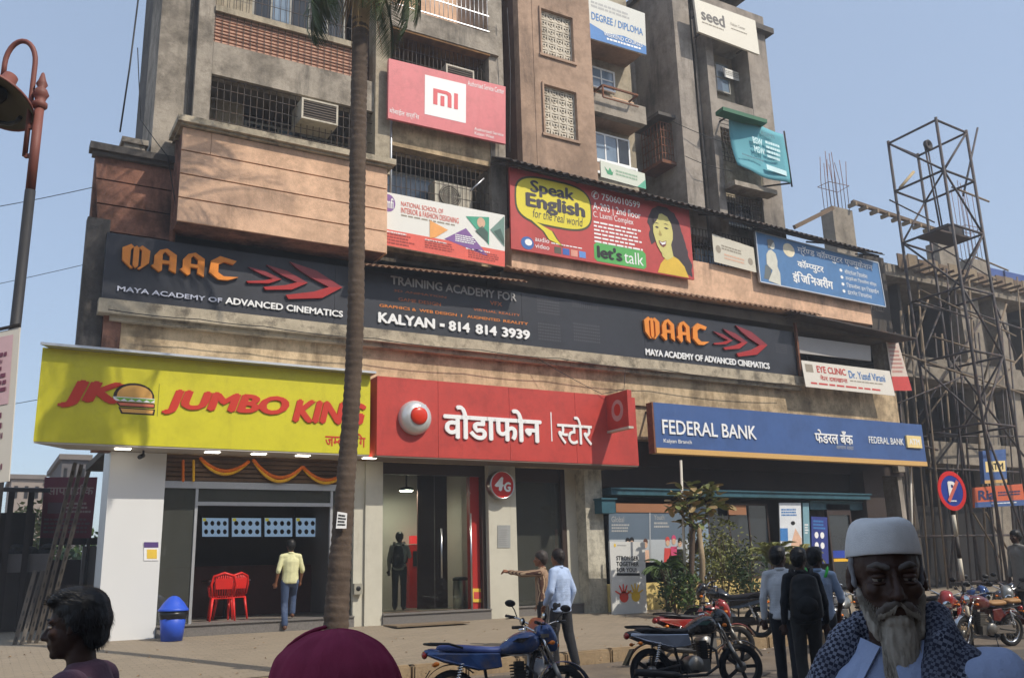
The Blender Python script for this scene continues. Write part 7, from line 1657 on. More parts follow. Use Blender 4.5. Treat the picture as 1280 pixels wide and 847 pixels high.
def link(me, name, m, par):
    me.name = name; me.materials.clear(); me.materials.append(m)
    me.polygons.foreach_set('use_smooth', [True]*len(me.polygons)); o = bpy.data.objects.new(name, me); COL.objects.link(o); o.parent = par; return o
def sweep(mb, pts, rad, step=.5, seg=12, rings=8):
    """ellipsoids along a chain; rad entries are a radius or (rx, ry, rz)"""
    pts = [Vector(p) for p in pts]; R3 = [Vector((r, r, r)) if not hasattr(r, '__len__') else Vector(r) for r in rad]
    for a, b, ra, rb in zip(pts[:-1], pts[1:], R3[:-1], R3[1:]):
        n = max(1, int((b-a).length/(min(min(ra), min(rb))*step))+1)
        for k in range(n+1):
            t = k/n; r = ra.lerp(rb, t); mb.ell(a.lerp(b, t), r.x, r.y, r.z, seg, rings)
def hand_mesh(mb, wr, d, s, curl=.5, point=False):
    """palm and five fingers from the wrist along d; s = +1 left hand, -1 right"""
    d = Vector(d).normalized(); up = Vector((0, 0, 1)) if abs(d.z) < .8 else Vector((1, 0, 0)); side = d.cross(up).normalized(); up = side.cross(d).normalized()
    palm_n = -up if abs(d.z) < .8 else side*(-s)*0+up   # direction the fingers curl to
    wr = Vector(wr); across = side if abs(d.z) < .8 else d.cross(up).normalized()
    sweep(mb, [wr, wr+d*.045, wr+d*.085], [.022, .028, .030], .5, 8, 6)
    for k in (-1.5, -.5, .5, 1.5): mb.ell(wr+d*.075+across*(k*.017), .016, .016, .016, 8, 6)
    L = (.062, .075, .07, .055)
    for k in range(4):
        b0 = wr+d*.088+across*((k-1.5)*.019); c = curl if not (point and k == 0) else .05
        p = b0; dd = d.copy(); pts = [p]
        for j in range(3): dd = (dd+palm_n*(c*.75)).normalized(); p = p+dd*(L[k]/3*1.05); pts.append(p)
        sweep(mb, pts, [.0095, .009, .0085, .0075], .7, 8, 6)
    tb = wr+d*.03-across*.024; sweep(mb, [tb, tb+(d*.5-across*.7+palm_n*.2).normalized()*.035, tb+(d*.8-across*.45+palm_n*.35).normalized()*.068], [.013, .0105, .0085], .6, 8, 6)
def head_shape(mb, c, s=1.0, yaw=0.0, pitch=0.0, beard=False):
    """skull, jaw, nose, brow, cheeks, lips and ears around head centre c"""
    M = Matrix.Translation(Vector(c)) @ Matrix.Rotation(yaw, 4, 'Z') @ Matrix.Rotation(pitch, 4, 'Y') @ Matrix.Scale(s, 4)
    R3 = (Matrix.Rotation(yaw, 4, 'Z') @ Matrix.Rotation(pitch, 4, 'Y')).to_3x3()
    def E(x, y, z, a, b, c_): mb.ell(M @ Vector((x, y, z)), a*s, b*s, c_*s, 14, 10, R3)
    E(-.012, 0, .03, .095, .075, .085); E(.02, 0, -.03, .07, .062, .075); E(.045, 0, -.075, .04, .042, .035); E(.035, 0, -.05, .055, .055, .04)
    E(.072, 0, -.092, .018, .022, .016)
    for k, (x, z, r) in enumerate(((.085, .012, .009), (.094, -.004, .010), (.103, -.02, .0125), (.108, -.03, .013))): E(x, 0, z, r, r*.9, r)
    for q in (-1, 1):
        E(.095, q*.012, -.034, .009, .008, .007); E(.066, q*.030, .022, .02, .024, .010); E(.062, q*.04, -.02, .022, .02, .02); E(-.008, q*.077, -.005, .014, .009, .03); E(.0, q*.079, -.02, .010, .007, .014)
    E(.087, 0, -.057, .010, .023, .006); E(.085, 0, -.067, .010, .021, .007)
    return M, R3
def eyes(M, R3, s, par, skin):
    for q in (-1, 1):
        w_ = MB(); w_.ell(M @ Vector((.073, q*.031, .003)), .0125*s, .0135*s, .0085*s, 10, 8, R3); e_ = w_.build('eye', mat('eye_white', (142, 132, 122), .4), par, True)
        k_ = MB(); k_.ell(M @ Vector((.0815, q*.031, .003)), .006*s, .0062*s, .0062*s, 8, 6, R3); k_.build('iris', mat('eye_iris', (26, 18, 14), .3), e_, True)
def hair_cap(c, s, yaw, m, par, style='short', pitch=0.0, voxel=.009, bulk=1.0, seed=1.0, wr=.006):
    M = Matrix.Translation(Vector(c)) @ Matrix.Rotation(yaw, 4, 'Z') @ Matrix.Rotation(pitch, 4, 'Y') @ Matrix.Scale(s, 4); R3 = (Matrix.Rotation(yaw, 4, 'Z') @ Matrix.Rotation(pitch, 4, 'Y')).to_3x3(); mb = MB()
    def E(x, y, z, a, b, c_): mb.ell(M @ Vector((x, y, z)), a*s, b*s, c_*s, 14, 10, R3)
    E(-.022, 0, .052, .096*bulk, .083*bulk, .078*bulk); E(-.055, 0, .015, .068*bulk, .080*bulk, .075*bulk); E(-.065, 0, -.035, .045, .062, .05)
    if style == 'quiff': E(.035, 0, .088, .055, .062, .032); E(.058, .01, .085, .032, .045, .022); E(0, 0, .10, .075, .066, .032)
    if style != 'bald':
        for q in (-1, 1): E(-.02, q*.068, .02, .035, .018, .045)
    me = remesh(mb, voxel, 2, wr, (40, 40, 40), seed); return link(me, 'hair', m, par)
SK = [mat('skin_brown', (138, 92, 66), .55, .08, 8, .05, 60), mat('skin_dark', (64, 42, 32), .55, .1, 8, .08, 60), mat('skin_tan', (158, 110, 80), .55, .08, 8)]
HR = [mat('hair_black', (16, 14, 14), .5, .2, 30), mat('hair_greying', (56, 48, 44), .6, .3, 40), mat('hair_brown', (34, 25, 21), .55, .2, 30)]
def person(label, loc, heading, H, shirt, trousers, shoes, skin=0, hair=0, pose=None, sleeves='long', bulk=1.0, belly=0.0, voxel=.009, style='short', head_yaw=0.0, head_pitch=0.0, group=None, hang=.0, curl=.55, point=None, collar=True):
    t = thing('person', label, 'person', loc, heading, group); s = H/1.70
    J = dict(head=(.015, 0, 1.585), neck=(0, 0, 1.44), chest=(0, 0, 1.27), waist=(0, 0, 1.06), pel=(0, 0, .93),
             shL=(0, .165, 1.375), elL=(-.03, .225, 1.11), wrL=(.03, .235, .87), shR=(0, -.165, 1.375), elR=(-.03, -.225, 1.11), wrR=(.03, -.235, .87),
             hpL=(0, .085, .90), knL=(.02, .095, .49), anL=(0, .095, .085), hpR=(0, -.085, .90), knR=(.02, -.095, .49), anR=(0, -.095, .085))
    if pose: J.update(pose)
    J = {k: Vector(v)*s for k, v in J.items()}
    b = bulk*s
    body = MB()
    M, R3 = head_shape(body, J['head'], s*1.02, head_yaw, head_pitch)
    sweep(body, [J['neck']-Vector((0, 0, .03*s)), J['head']-Vector((.01, 0, .06))*s], [.055*s, .05*s])
    sweep(body, [J['neck']-Vector((0, 0, .04*s)), J['chest'], J['waist'], J['pel']], [(.055*b, .075*b, .05*b), (.10*b, .145*b, .10*b), (.09*b, .125*b, .08*b), (.10*b, .14*b, .09*b)])
    for q in 'LR':
        sweep(body, [J['sh'+q], J['el'+q], J['wr'+q]], [.048*b, .038*b, .026*s]); d = J['wr'+q]-J['el'+q]; hand_mesh(body, J['wr'+q], d, 1 if q == 'L' else -1, curl, point == q)
        sweep(body, [J['hp'+q], J['kn'+q], J['an'+q]], [.078*b, .052*b, .036*s])
    link(remesh(body, voxel*.8, 3), 'body', SK[skin], t)
    eyes(M, R3, s*1.02, t, SK[skin])
    hair_cap(J['head'], s*1.06, head_yaw, HR[hair], t, style, head_pitch, voxel, 1.03)
    # shirt
    sh = MB(); low = J['pel']-Vector((0, 0, .05*s+hang*s)); bw = .014*s
    sweep(sh, [J['neck']-Vector((0, 0, .045*s)), J['chest']+Vector((0, 0, .04*s)), J['chest'], J['waist']+Vector((belly*.5, 0, 0)), J['pel']+Vector((belly*.3, 0, .02)), low], [(.06*b+bw, .085*b+bw, .04*s), (.10*b+bw, .15*b+bw, .07*s), (.112*b+bw, .152*b+bw, .09*s), (.108*b+bw+belly*.6, .142*b+bw+belly*.2, .08*s), (.112*b+bw+belly*.3, .152*b+bw, .07*s), (.112*b+bw, .155*b+bw, .03*s)])
    for q in 'LR':
        A, B_, C_ = J['sh'+q], J['el'+q], J['wr'+q]
        sweep(sh, [J['neck']-Vector((.0, 0, .035*s)), J['neck'].lerp(A, .55)+Vector((0, 0, -.022*s)), A], [.058*s, .062*b, .054*b])
        if sleeves == 'long': sweep(sh, [A, B_, B_.lerp(C_, .93)], [.054*b, .047*b, .037*s])
        elif sleeves == 'rolled': sweep(sh, [A, B_, B_.lerp(C_, .12)], [.052*b, .047*b, .045*s])
        else: sweep(sh, [A, A.lerp(B_, .75)], [.068*b, .06*b])
    link(remesh(sh, voxel, 4, .007*s, (9, 9, 6), H*7), 'shirt', shirt, t)
    if collar:
        co = MB(); N = 18; c0 = J['neck']+Vector((.005, 0, -.012*s)); vs = []
        for k in range(N): a = 2*math.pi*k/N; vs += [c0+Vector((math.cos(a)*.068*s, math.sin(a)*.07*s, .0)), c0+Vector((math.cos(a)*.063*s, math.sin(a)*.064*s, .038*s))]
        co.add(vs, [(2*k, 2*((k+1) % N), 2*((k+1) % N)+1, 2*k+1) for k in range(N)], True); link(co.mesh('collar', shirt), 'collar', shirt, t).modifiers.new('th', 'SOLIDIFY').thickness = .006
    # trousers
    tr_ = MB(); sweep(tr_, [J['waist']-Vector((0, 0, .05*s)), J['pel'], J['pel']-Vector((0, 0, .06*s))], [(.098*b+.008, .132*b+.008, .05*s), (.108*b+.01, .148*b+.01, .07*s), (.10*b, .14*b, .06*s)])
    for q in 'LR': sweep(tr_, [J['hp'+q], J['kn'+q], J['an'+q]+Vector((-.005, 0, .02))], [.092*b, .070*b, .062*s])
    link(remesh(tr_, voxel, 4, .006*s, (11, 11, 7), H*3), 'trousers', trousers, t)
    for q in 'LR':
        f = MB(); a = J['an'+q]; d = (J['kn'+q]-a).normalized(); 
        tip = Vector((.17*s, .012*(1 if q == 'L' else -1), -.045*s)); 
        if pose and ('toe'+q) in pose: tip = Vector(pose['toe'+q])*s
        sweep(f, [a+Vector((-.035*s, 0, -.04*s)), a+Vector((.04*s, 0, -.03*s)), a+tip], [(.045*s, .04*s, .045*s), (.05*s, .042*s, .048*s), (.038*s, .038*s, .026*s)]); link(remesh(f, voxel*.8, 3), 'shoe', shoes, t)
    return t, J, s
def cloth(name, rgb, rough=.85, var=.1, scale=4, stripes=None):
    m = mat(name, rgb, rough, var, scale, .25, 60, sheen=.1)
    if stripes and 'striped' not in m:
        n = m.node_tree.nodes; l = m.node_tree.links; b = n['Principled BSDF']; src = b.inputs['Base Color'].links[0].from_socket
        wv = n.new('ShaderNodeTexWave'); wv.wave_type = 'BANDS'; wv.bands_direction = stripes[2] if len(stripes) > 2 else 'Y'; wv.inputs['Scale'].default_value = stripes[1]; wv.inputs['Distortion'].default_value = .6
        tc = n.new('ShaderNodeTexCoord'); l.new(tc.outputs['Object'], wv.inputs['Vector']); mp = n.new('ShaderNodeMapRange'); mp.inputs[1].default_value = .58; mp.inputs[2].default_value = .7; l.new(wv.outputs['Fac'], mp.inputs[0])
        mx = n.new('ShaderNodeMix'); mx.data_type = 'RGBA'; l.new(mp.outputs[0], mx.inputs[0]); l.new(src, mx.inputs[6]); mx.inputs[7].default_value = lin(stripes[0])+(1,); l.new(mx.outputs[2], b.inputs['Base Color']); m['striped'] = 1
    return m
c_jean = mat('faded_denim', (62, 78, 108), .9, .25, 3, .2, 60, dirt=.55, dirt_rgb=(140, 152, 172), dscale=2.2); c_dark = cloth('dark_trousers', (30, 30, 34)); c_char = cloth('charcoal_trousers', (44, 46, 48)); m_shoe = mat('dark_shoe', (30, 26, 24), .5, .1, 4); m_shoeb = mat('brown_sandal', (96, 62, 42), .6, .1, 4); m_snk = mat('white_sneaker', (190, 188, 184), .6, .1, 4)
def ground_at(px, py, z): p = onZ(px, py, z); return Vector((p.x, p.y, z))
HA = R_(90-30.45)       # facing straight away from the camera
HRt = R_(-30.45)        # facing image right
HLf = R_(180-30.45)     # facing image left
# 1 man stepping up into the snack shop
X = PX(362, 740, 17.95)
person('man in a pale yellow shirt and faded jeans stepping up into the snack shop', (X, 17.95, ZP+.02), R_(82), 1.68, cloth('shirt_pale_yellow', (206, 204, 158)), c_jean, m_shoeb, 0, 0, sleeves='rolled', voxel=.012,
       pose=dict(anR=(.20, -.09, .30), knR=(.20, -.10, .66), anL=(-.06, .085, .09), knL=(.03, .09, .50), elL=(-.06, .235, 1.12), wrL=(.02, .26, .90), elR=(.02, -.24, 1.12), wrR=(.12, -.22, .92), head=(.03, 0, 1.58)))
# 2 man at the payment machine in the phone store
X = PX(499, 740, 19.5)
t, J, s = person('man with a dark backpack standing at the payment machine', (X, 19.5, ZF), R_(60), 1.70, cloth('shirt_grey_white', (150, 148, 144)), c_char, m_shoe, 1, 0, voxel=.013, pose=dict(elR=(.12, -.22, 1.16), wrR=(.28, -.14, 1.18), head=(.05, 0, 1.57)))
bag = mat('bag_charcoal', (34, 36, 42), .7, .15, 5)
def backpack(t, s, m, big=1.0, strapm=None, voxel=.012):
    mb = MB(); sweep(mb, [Vector((-.19, 0, 1.34))*s, Vector((-.21, 0, 1.15))*s, Vector((-.20, 0, .97))*s], [(.07*big, .12*big, .08), (.10*big, .15*big, .10), (.09*big, .15*big, .07)]); link(remesh(mb, voxel, 3, .008, (9, 9, 7)), 'backpack', m, t)
    mb = MB(); mb.ell(Vector((-.30, 0, 1.08))*s, .05*big, .10*big, .10, 12, 8); link(remesh(mb, voxel, 2, .004), 'pocket', m, t)
    for q in (-1, 1):
        mb = MB(); mb.tube([Vector(p)*s for p in ((-.14, q*.10, 1.40), (-.03, q*.11, 1.475), (.09, q*.115, 1.40), (.145, q*.125, 1.25), (.08, q*.165, 1.10), (-.08, q*.17, 1.02), (-.16, q*.12, 1.0))], [(.026, .010)]*7, 8); mb.build('strap', strapm or m, t, True)
backpack(t, s, bag, .85)
# 3 pointing man, 4 stout man in pale blue
g3 = ground_at(682, 828, ZR)
person('man in a brown striped shirt pointing towards the shops', g3, HLf-R_(12), 1.72, cloth('shirt_striped', (96, 66, 52), stripes=((190, 162, 130), 16.0)), c_dark, m_shoe, 0, 1, voxel=.011, point='R', curl=.9, collar=True,
       pose=dict(elL=(.29, .16, 1.36), wrL=(.53, .10, 1.40), elR=(-.02, -.23, 1.12), wrR=(.10, -.20, .90), head=(.03, 0, 1.585)))
g4 = ground_at(704, 837, ZR)
person('stout man in a pale blue shirt and dark trousers with his back half turned', g4, HLf-R_(38), 1.73, cloth('shirt_pale_blue', (166, 184, 214)), c_dark, m_shoe, 0, 2, voxel=.011, bulk=1.12, belly=.10, hang=.06, head_yaw=R_(-5),
       pose=dict(anL=(.06, .10, .085), knL=(.08, .10, .49), anR=(-.16, -.09, .085), knR=(-.05, -.10, .50), elR=(-.06, -.25, 1.10), wrR=(.03, -.24, .87), elL=(-.02, .26, 1.10), wrL=(.12, .22, .92), head=(.03, 0, 1.575)))
# 5-7 three young men from behind
def from_head(px, py, w_, H): p = onW(px, py, w_); return Vector((p.x, p.y, ZR)), p.z-ZR
l, H = from_head(972, 684, 10.6, 0); person('young man in a white shirt next to the shrubs, seen from behind', l, HA-R_(18), H, cloth('shirt_white', (190, 192, 196)), c_dark, m_shoe, 1, 0, voxel=.010, head_yaw=R_(-35), style='quiff', group='three young men walking away', pose=dict(anL=(.14, .09, .085), knL=(.12, .09, .50), anR=(-.10, -.09, .10), knR=(.0, -.09, .5)))
l, H = from_head(998, 686, 10.0, 0); t, J, s = person('young man all in black carrying a big black backpack', l, HA-R_(10), H, cloth('jacket_black', (22, 22, 26)), cloth('trousers_olive_black', (38, 36, 34)), m_shoe, 1, 0, voxel=.010, head_yaw=R_(-30), style='quiff', group='three young men walking away', pose=dict(anL=(-.12, .09, .10), knL=(-.02, .09, .5), anR=(.12, -.09, .085), knR=(.1, -.09, .50)))
backpack(t, s, mat('bag_black', (18, 18, 20), .7, .15, 5), 1.15)
l, H = from_head(1018, 685, 10.4, 0); t, J, s = person('young man in a light blue shirt with a bright green strap', l, HA-R_(14), H, cloth('shirt_sky', (150, 168, 196)), c_char, m_snk, 1, 0, voxel=.010, head_yaw=R_(-40), style='quiff', sleeves='rolled', group='three young men walking away', pose=dict(anL=(.15, .09, .085), knL=(.13, .09, .5), anR=(-.12, -.09, .10), knR=(-.02, -.09, .5), elR=(.02, -.25, 1.12), wrR=(.16, -.22, .95)))
mb = MB(); mb.tube([Vector(p)*s for p in ((-.13, .10, 1.32), (-.10, .13, 1.42), (-.01, .14, 1.47), (.09, .12, 1.38))], [(.022, .008)]*4, 8); mb.build('strap', mat('strap_green', (60, 190, 70), .5), t, True); mb = MB(); mb.tube([Vector(p)*s for p in ((-.13, -.08, 1.36), (-.10, -.11, 1.43), (-.01, -.12, 1.47), (.09, -.12, 1.38))], [(.022, .008)]*4, 8); mb.build('strap', mat('strap_green', (60, 190, 70), .5), t, True)
# 8 person in grey at the right edge
l = onW(1274, 700, 17.0); person('person in a loose grey tunic standing by the site at the right edge', (l.x, l.y, pave_z(l.y)), HLf+R_(20), 1.70, cloth('tunic_grey', (120, 118, 112)), c_char, m_shoe, 1, 0, voxel=.013, hang=.25)
# ------------------------------------------------------------------ near figures
# bearded man in a white cap
def near_head(px, py, w_): return onW(px, py, w_)
hw = 2.12
hc_ = near_head(1108, 721, hw); face_dir = R_(180+90-30.45-10)   # towards the camera, a little to the left
t = thing('person', 'elderly bearded man in a white cap and checked scarf close to the camera', 'person', (hc_.x, hc_.y, ZR), face_dir)
hz_ = hc_.z-ZR; S = 1.04
body = MB(); hd = Vector((0, 0, hz_)); hs = hd+Vector((0, 0, .06)); RB = Matrix.Rotation(R_(-34), 3, 'Z'); M, R3 = head_shape(body, hd, S, 0, R_(4))
sweep(body, [hs+RB @ Vector((-.03, 0, -.26)), hd+Vector((-.015, 0, -.08))], [.062, .056])
sweep(body, [hs+RB @ Vector((-.03, 0, -.24)), hs+RB @ Vector((-.03, 0, -.42)), hs+RB @ Vector((-.02, 0, -.65))], [(.07, .10, .05), (.10, .15, .10), (.10, .14, .1)])
ARM = {}
for q in (-1, 1):
    ww = 1.0 if q > 0 else .72; A = hs+RB @ Vector((-.04, q*.205*ww, -.30)); E_ = hs+RB @ Vector((-.08, q*.27*ww, -.58)); W_ = hs+RB @ Vector((.05, q*.25*ww, -.80)); ARM[q] = (A, E_, W_)
    sweep(body, [A, E_, W_], [.05, .04, .027]); hand_mesh(body, W_, W_-E_, q, .5)
    sweep(body, [hs+RB @ Vector((-.02, q*.09, -.62)), hs+RB @ Vector((0, q*.10, -1.0)), Vector((-.02, q*.10, .08))], [.085, .055, .04]); sweep(body, [Vector((-.04, q*.10, .045)), Vector((.17, q*.11, .03))], [.042, .03])
link(remesh(body, .0052, 3, .0016, (60, 60, 90)), 'body', SK[1], t); eyes(M, R3, S*.97, t, SK[1])
# heavy lids and brows
for q in (-1, 1): mb = MB(); mb.ell(M @ Vector((.0765, q*.031, .0085)), .0135, .0165, .0068, 12, 8, R3); mb.ell(M @ Vector((.0755, q*.031, -.0055)), .0125, .015, .0052, 12, 8, R3); mb.build('eyelid', SK[1], t, True)
mb = MB()
for q in (-1, 1): sweep(mb, [M @ Vector((.089, q*.014, .028)), M @ Vector((.083, q*.032, .034)), M @ Vector((.066, q*.05, .028))], [.006, .007, .004], .6, 8, 6)
link(remesh(mb, .0035, 1, .002, (120, 120, 120)), 'eyebrows', mat('brow_grey', (92, 86, 82), .8), t)
# cap
cp = MB(); Nn = 48
prof = [(-.088, .0), (-.0895, -.002), (-.0915, .0), (-.0895, .022), (-.0850, .046), (-.0775, .066), (-.066, .080), (-.047, .088), (-.022, .086), (-.001, .084)]
vs = []; 
for (r, z) in prof:
    r = -r
    for k in range(Nn):
        a = 2*math.pi*k/Nn; dip = .012*math.cos(a)**2 if z > .085 else 0
        p = Vector((math.cos(a)*r*1.10-.012, math.sin(a)*r*.885, .046+z*.98+.012*math.cos(a)*(1 if z < .08 else .3)-dip*.6)); p += Vector((1, 1, .6))*.0022*noise.noise(p*38); vs.append(M @ p)
fs = [(i*Nn+k, i*Nn+(k+1) % Nn, (i+1)*Nn+(k+1) % Nn, (i+1)*Nn+k) for i in range(1, len(prof)-1) for k in range(Nn)]+[tuple((len(prof)-1)*Nn+k for k in range(Nn))]
cp.add(vs, fs, True); co_ = cp.build('cap', mat('knit_white', (222, 222, 222), .95, .06, 40, .25, 420), t, True); sub(co_, 1); sm_ = co_.modifiers.new('th', 'SOLIDIFY'); sm_.thickness = .004
# grey side hair
mb = MB()
for q in (-1, 1): sweep(mb, [M @ Vector((.004, q*.070, .05)), M @ Vector((.002, q*.0725, .02)), M @ Vector((.010, q*.071, -.012))], [(.016, .006, .02), (.013, .005, .016), (.008, .005, .010)], .5)
sweep(mb, [M @ Vector((-.09, 0, .05)), M @ Vector((-.085, 0, .0)), M @ Vector((-.075, 0, -.04))], [(.02, .06, .03), (.022, .062, .03), (.02, .05, .02)], .5)
link(remesh(mb, .0045, 1, .004, (90, 90, 40)), 'hair', mat('hair_white_grey', (132, 132, 136), .8, .15, 60), t)
# beard and moustache: combed strands over a soft core
m_bd = mat('beard_white', (160, 152, 140), .85, .15, 90)
mb = MB(); mb.ell(M @ Vector((.076, 0, -.084)), .02, .03, .018, 14, 10, R3); sweep(mb, [M @ Vector((.066, 0, -.085)), M @ Vector((.068, 0, -.13)), M @ Vector((.066, .0, -.20)), M @ Vector((.06, .005, -.27)), M @ Vector((.055, .01, -.31))], [(.024, .032, .020), (.030, .038, .03), (.028, .034, .03), (.022, .024, .03), (.010, .011, .02)], .4)
for q in (-1, 1): sweep(mb, [M @ Vector((.022, q*.066, -.03)), M @ Vector((.04, q*.056, -.07)), M @ Vector((.058, q*.04, -.105))], [(.007, .005, .010), (.009, .007, .014), (.015, .013, .022)], .5)
be = link(remesh(mb, .0045, 1, .006, (95, 95, 11), 3.0), 'beard', m_bd, t)
mb = MB(); rr = random.Random(8)
for k in range(1500):
    u = rr.uniform(-1, 1); v = rr.random(); p0 = M @ Vector((.078-.02*abs(u)+rr.uniform(-.006, .012), u*.036, -.085-.10*v)); L = .06+.12*rr.random()
    mb.tube([p0, p0+Vector((.006, u*.004, -L*.5)), p0+Vector((-.004+rr.uniform(-.008, .008), -u*.022*L/.12, -L))], [.0008, .0007, .0003], 3, False)
o = mb.build('beard_strands', m_bd, be, True); o['kind'] = 'stuff'
mb = MB()
for q in (-1, 1): sweep(mb, [M @ Vector((.098, q*.004, -.046)), M @ Vector((.094, q*.020, -.052)), M @ Vector((.078, q*.038, -.070))], [(.008, .010, .007), (.009, .012, .008), (.008, .008, .010)], .5)
link(remesh(mb, .004, 1, .003, (80, 80, 20)), 'moustache', mat('moustache_grey', (96, 88, 82), .85, .2, 60), t)
mb = MB(); rr = random.Random(9)
for k in range(500):
    q_ = rr.choice((-1, 1)); u = rr.random(); p0 = M @ Vector((.104-.02*u, q_*(.002+.034*u), -.046-.016*u+rr.uniform(-.004, .004))); mb.tube([p0, p0+Vector((.002, q_*.006, -.008)), p0+Vector((-.004, q_*.010, -.020))], [.0007, .0006, .0002], 3, False)
for k in range(420):      # short whiskers on cheeks and jaw
    q_ = rr.choice((-1, 1)); u = rr.random(); v = rr.random(); p0 = M @ Vector((.028+.045*u, q_*(.068-.032*u), -.03-.07*v*u-.02*u)); mb.tube([p0, p0+Vector((.003, q_*.004, -.009)), p0+Vector((.002, q_*.003, -.020))], [.0006, .0005, .0002], 3, False)
o = mb.build('whiskers', m_bd, be, True); o['kind'] = 'stuff'
# shirt
sh = MB(); sweep(sh, [hs+RB @ Vector((-.03, 0, -.235)), hs+RB @ Vector((-.035, 0, -.32)), hs+RB @ Vector((-.025, 0, -.45)), hs+RB @ Vector((-.015, 0, -.66)), hs+RB @ Vector((-.015, 0, -.85))], [(.075, .105, .03), (.11, .19, .06), (.125, .195, .09), (.125, .18, .09), (.125, .18, .06)])
for q in (-1, 1): A, E_, W_ = ARM[q]; sweep(sh, [A+Vector((.005, -q*.02, .01)), E_, W_], [.082, .068, .05])
link(remesh(sh, .008, 4, .009, (9, 9, 7), 2.0), 'shirt', cloth('shirt_blue_white', (150, 164, 196)), t)
mb = MB()
for q in (-1, 1): mb.slab(hs+RB @ Vector((.055, q*.012, -.215)), hs+RB @ Vector((.01, q*.075, -.20)), hs+RB @ Vector((.05, q*.10, -.285)), hs+RB @ Vector((.105, q*.05, -.30)), (.004, 0, .006))
mb.build('collar', cloth('shirt_blue_white', (150, 164, 196)), t, True)
trs = MB(); sweep(trs, [hs+RB @ Vector((-.015, 0, -.62)), hs+RB @ Vector((-.01, 0, -.75))], [(.11, .15, .06), (.115, .16, .08)])
for q in (-1, 1): sweep(trs, [hs+RB @ Vector((-.02, q*.09, -.70)), hs+RB @ Vector((0, q*.10, -1.0)), Vector((-.02, q*.10, .12))], [.10, .085, .075])
link(remesh(trs, .012, 4, .006), 'trousers', c_char, t)
for q in (-1, 1): f = MB(); sweep(f, [Vector((-.05, q*.10, .05)), Vector((.04, q*.10, .05)), Vector((.19, q*.115, .03))], [(.05, .045, .05), (.052, .046, .05), (.042, .042, .032)]); link(remesh(f, .008, 3), 'shoe', m_shoe, t)
def check_mat():
    m = bpy.data.materials.new('scarf_check'); m.use_nodes = True; n = m.node_tree.nodes; l = m.node_tree.links; b = n['Principled BSDF']; tc = n.new('ShaderNodeTexCoord'); mp = n.new('ShaderNodeMapping'); mp.inputs['Rotation'].default_value = (.5, .3, .7); mp.inputs['Scale'].default_value = (120, 120, 120); l.new(tc.outputs['Object'], mp.inputs[0])
    ck = n.new('ShaderNodeTexChecker'); ck.inputs['Scale'].default_value = 1.0; ck.inputs['Color1'].default_value = lin((38, 40, 56))+(1,); ck.inputs['Color2'].default_value = lin((128, 134, 150))+(1,); l.new(mp.outputs[0], ck.inputs[0]); nz = n.new('ShaderNodeTexNoise'); nz.inputs['Scale'].default_value = 9; l.new(tc.outputs['Object'], nz.inputs['Vector'])
    mx = n.new('ShaderNodeMix'); mx.data_type = 'RGBA'; mr = n.new('ShaderNodeMapRange'); mr.inputs[1].default_value = .42; mr.inputs[2].default_value = .58; l.new(nz.outputs[0], mr.inputs[0]); mr.inputs[4].default_value = .6; l.new(mr.outputs[0], mx.inputs[0]); l.new(ck.outputs[0], mx.inputs[6]); mx.inputs[7].default_value = lin((44, 46, 62))+(1,); l.new(mx.outputs[2], b.inputs['Base Color']); b.inputs['Roughness'].default_value = .95
    return m
m_chk = check_mat()
sc_m = MB()
sweep(sc_m, [hs+RB @ Vector((-.09, 0, -.17)), hs+RB @ Vector((-.06, .075, -.17)), hs+RB @ Vector((.0, .115, -.215)), hs+RB @ Vector((.055, .12, -.31)), hs+RB @ Vector((.085, .11, -.45)), hs+RB @ Vector((.10, .10, -.66))], [(.03, .05, .045), (.034, .036, .05), (.036, .04, .05), (.03, .055, .06), (.022, .065, .07), (.02, .06, .07)], .35)
sweep(sc_m, [hs+RB @ Vector((-.09, 0, -.17)), hs+RB @ Vector((-.06, -.075, -.175)), hs+RB @ Vector((.0, -.12, -.225)), hs+RB @ Vector((.05, -.145, -.33)), hs+RB @ Vector((.07, -.155, -.50)), hs+RB @ Vector((.09, -.15, -.70))], [(.03, .05, .045), (.034, .036, .045), (.036, .045, .05), (.04, .07, .06), (.045, .085, .07), (.045, .085, .07)], .35)
sweep(sc_m, [hs+RB @ Vector((-.05, .08, -.20)), hs+RB @ Vector((.0, .155, -.235)), hs+RB @ Vector((.045, .175, -.33)), hs+RB @ Vector((.06, .17, -.46))], [(.025, .03, .03), (.03, .03, .03), (.028, .03, .04), (.02, .03, .04)], .4)
sweep(sc_m, [hs+RB @ Vector((-.10, .0, -.25)), hs+RB @ Vector((-.09, .10, -.26)), hs+RB @ Vector((-.08, .16, -.28))], [(.03, .06, .05), (.03, .05, .05), (.03, .04, .04)], .4)
link(remesh(sc_m, .006, 2, .010, (22, 22, 9), 5.0), 'scarf', m_chk, t)
mb = MB(); rr = random.Random(3)
for k in range(60):
    p = hs+RB @ Vector((.10+rr.uniform(-.01, .01), rr.choice((-1, 1))*rr.uniform(.05, .15), -.70)); mb.tube([p, p+Vector((rr.uniform(-.01, .01), rr.uniform(-.01, .01), -.05))], .002, 4)
o = mb.build('scarf_fringe', m_chk, t, True); o['kind'] = 'stuff'
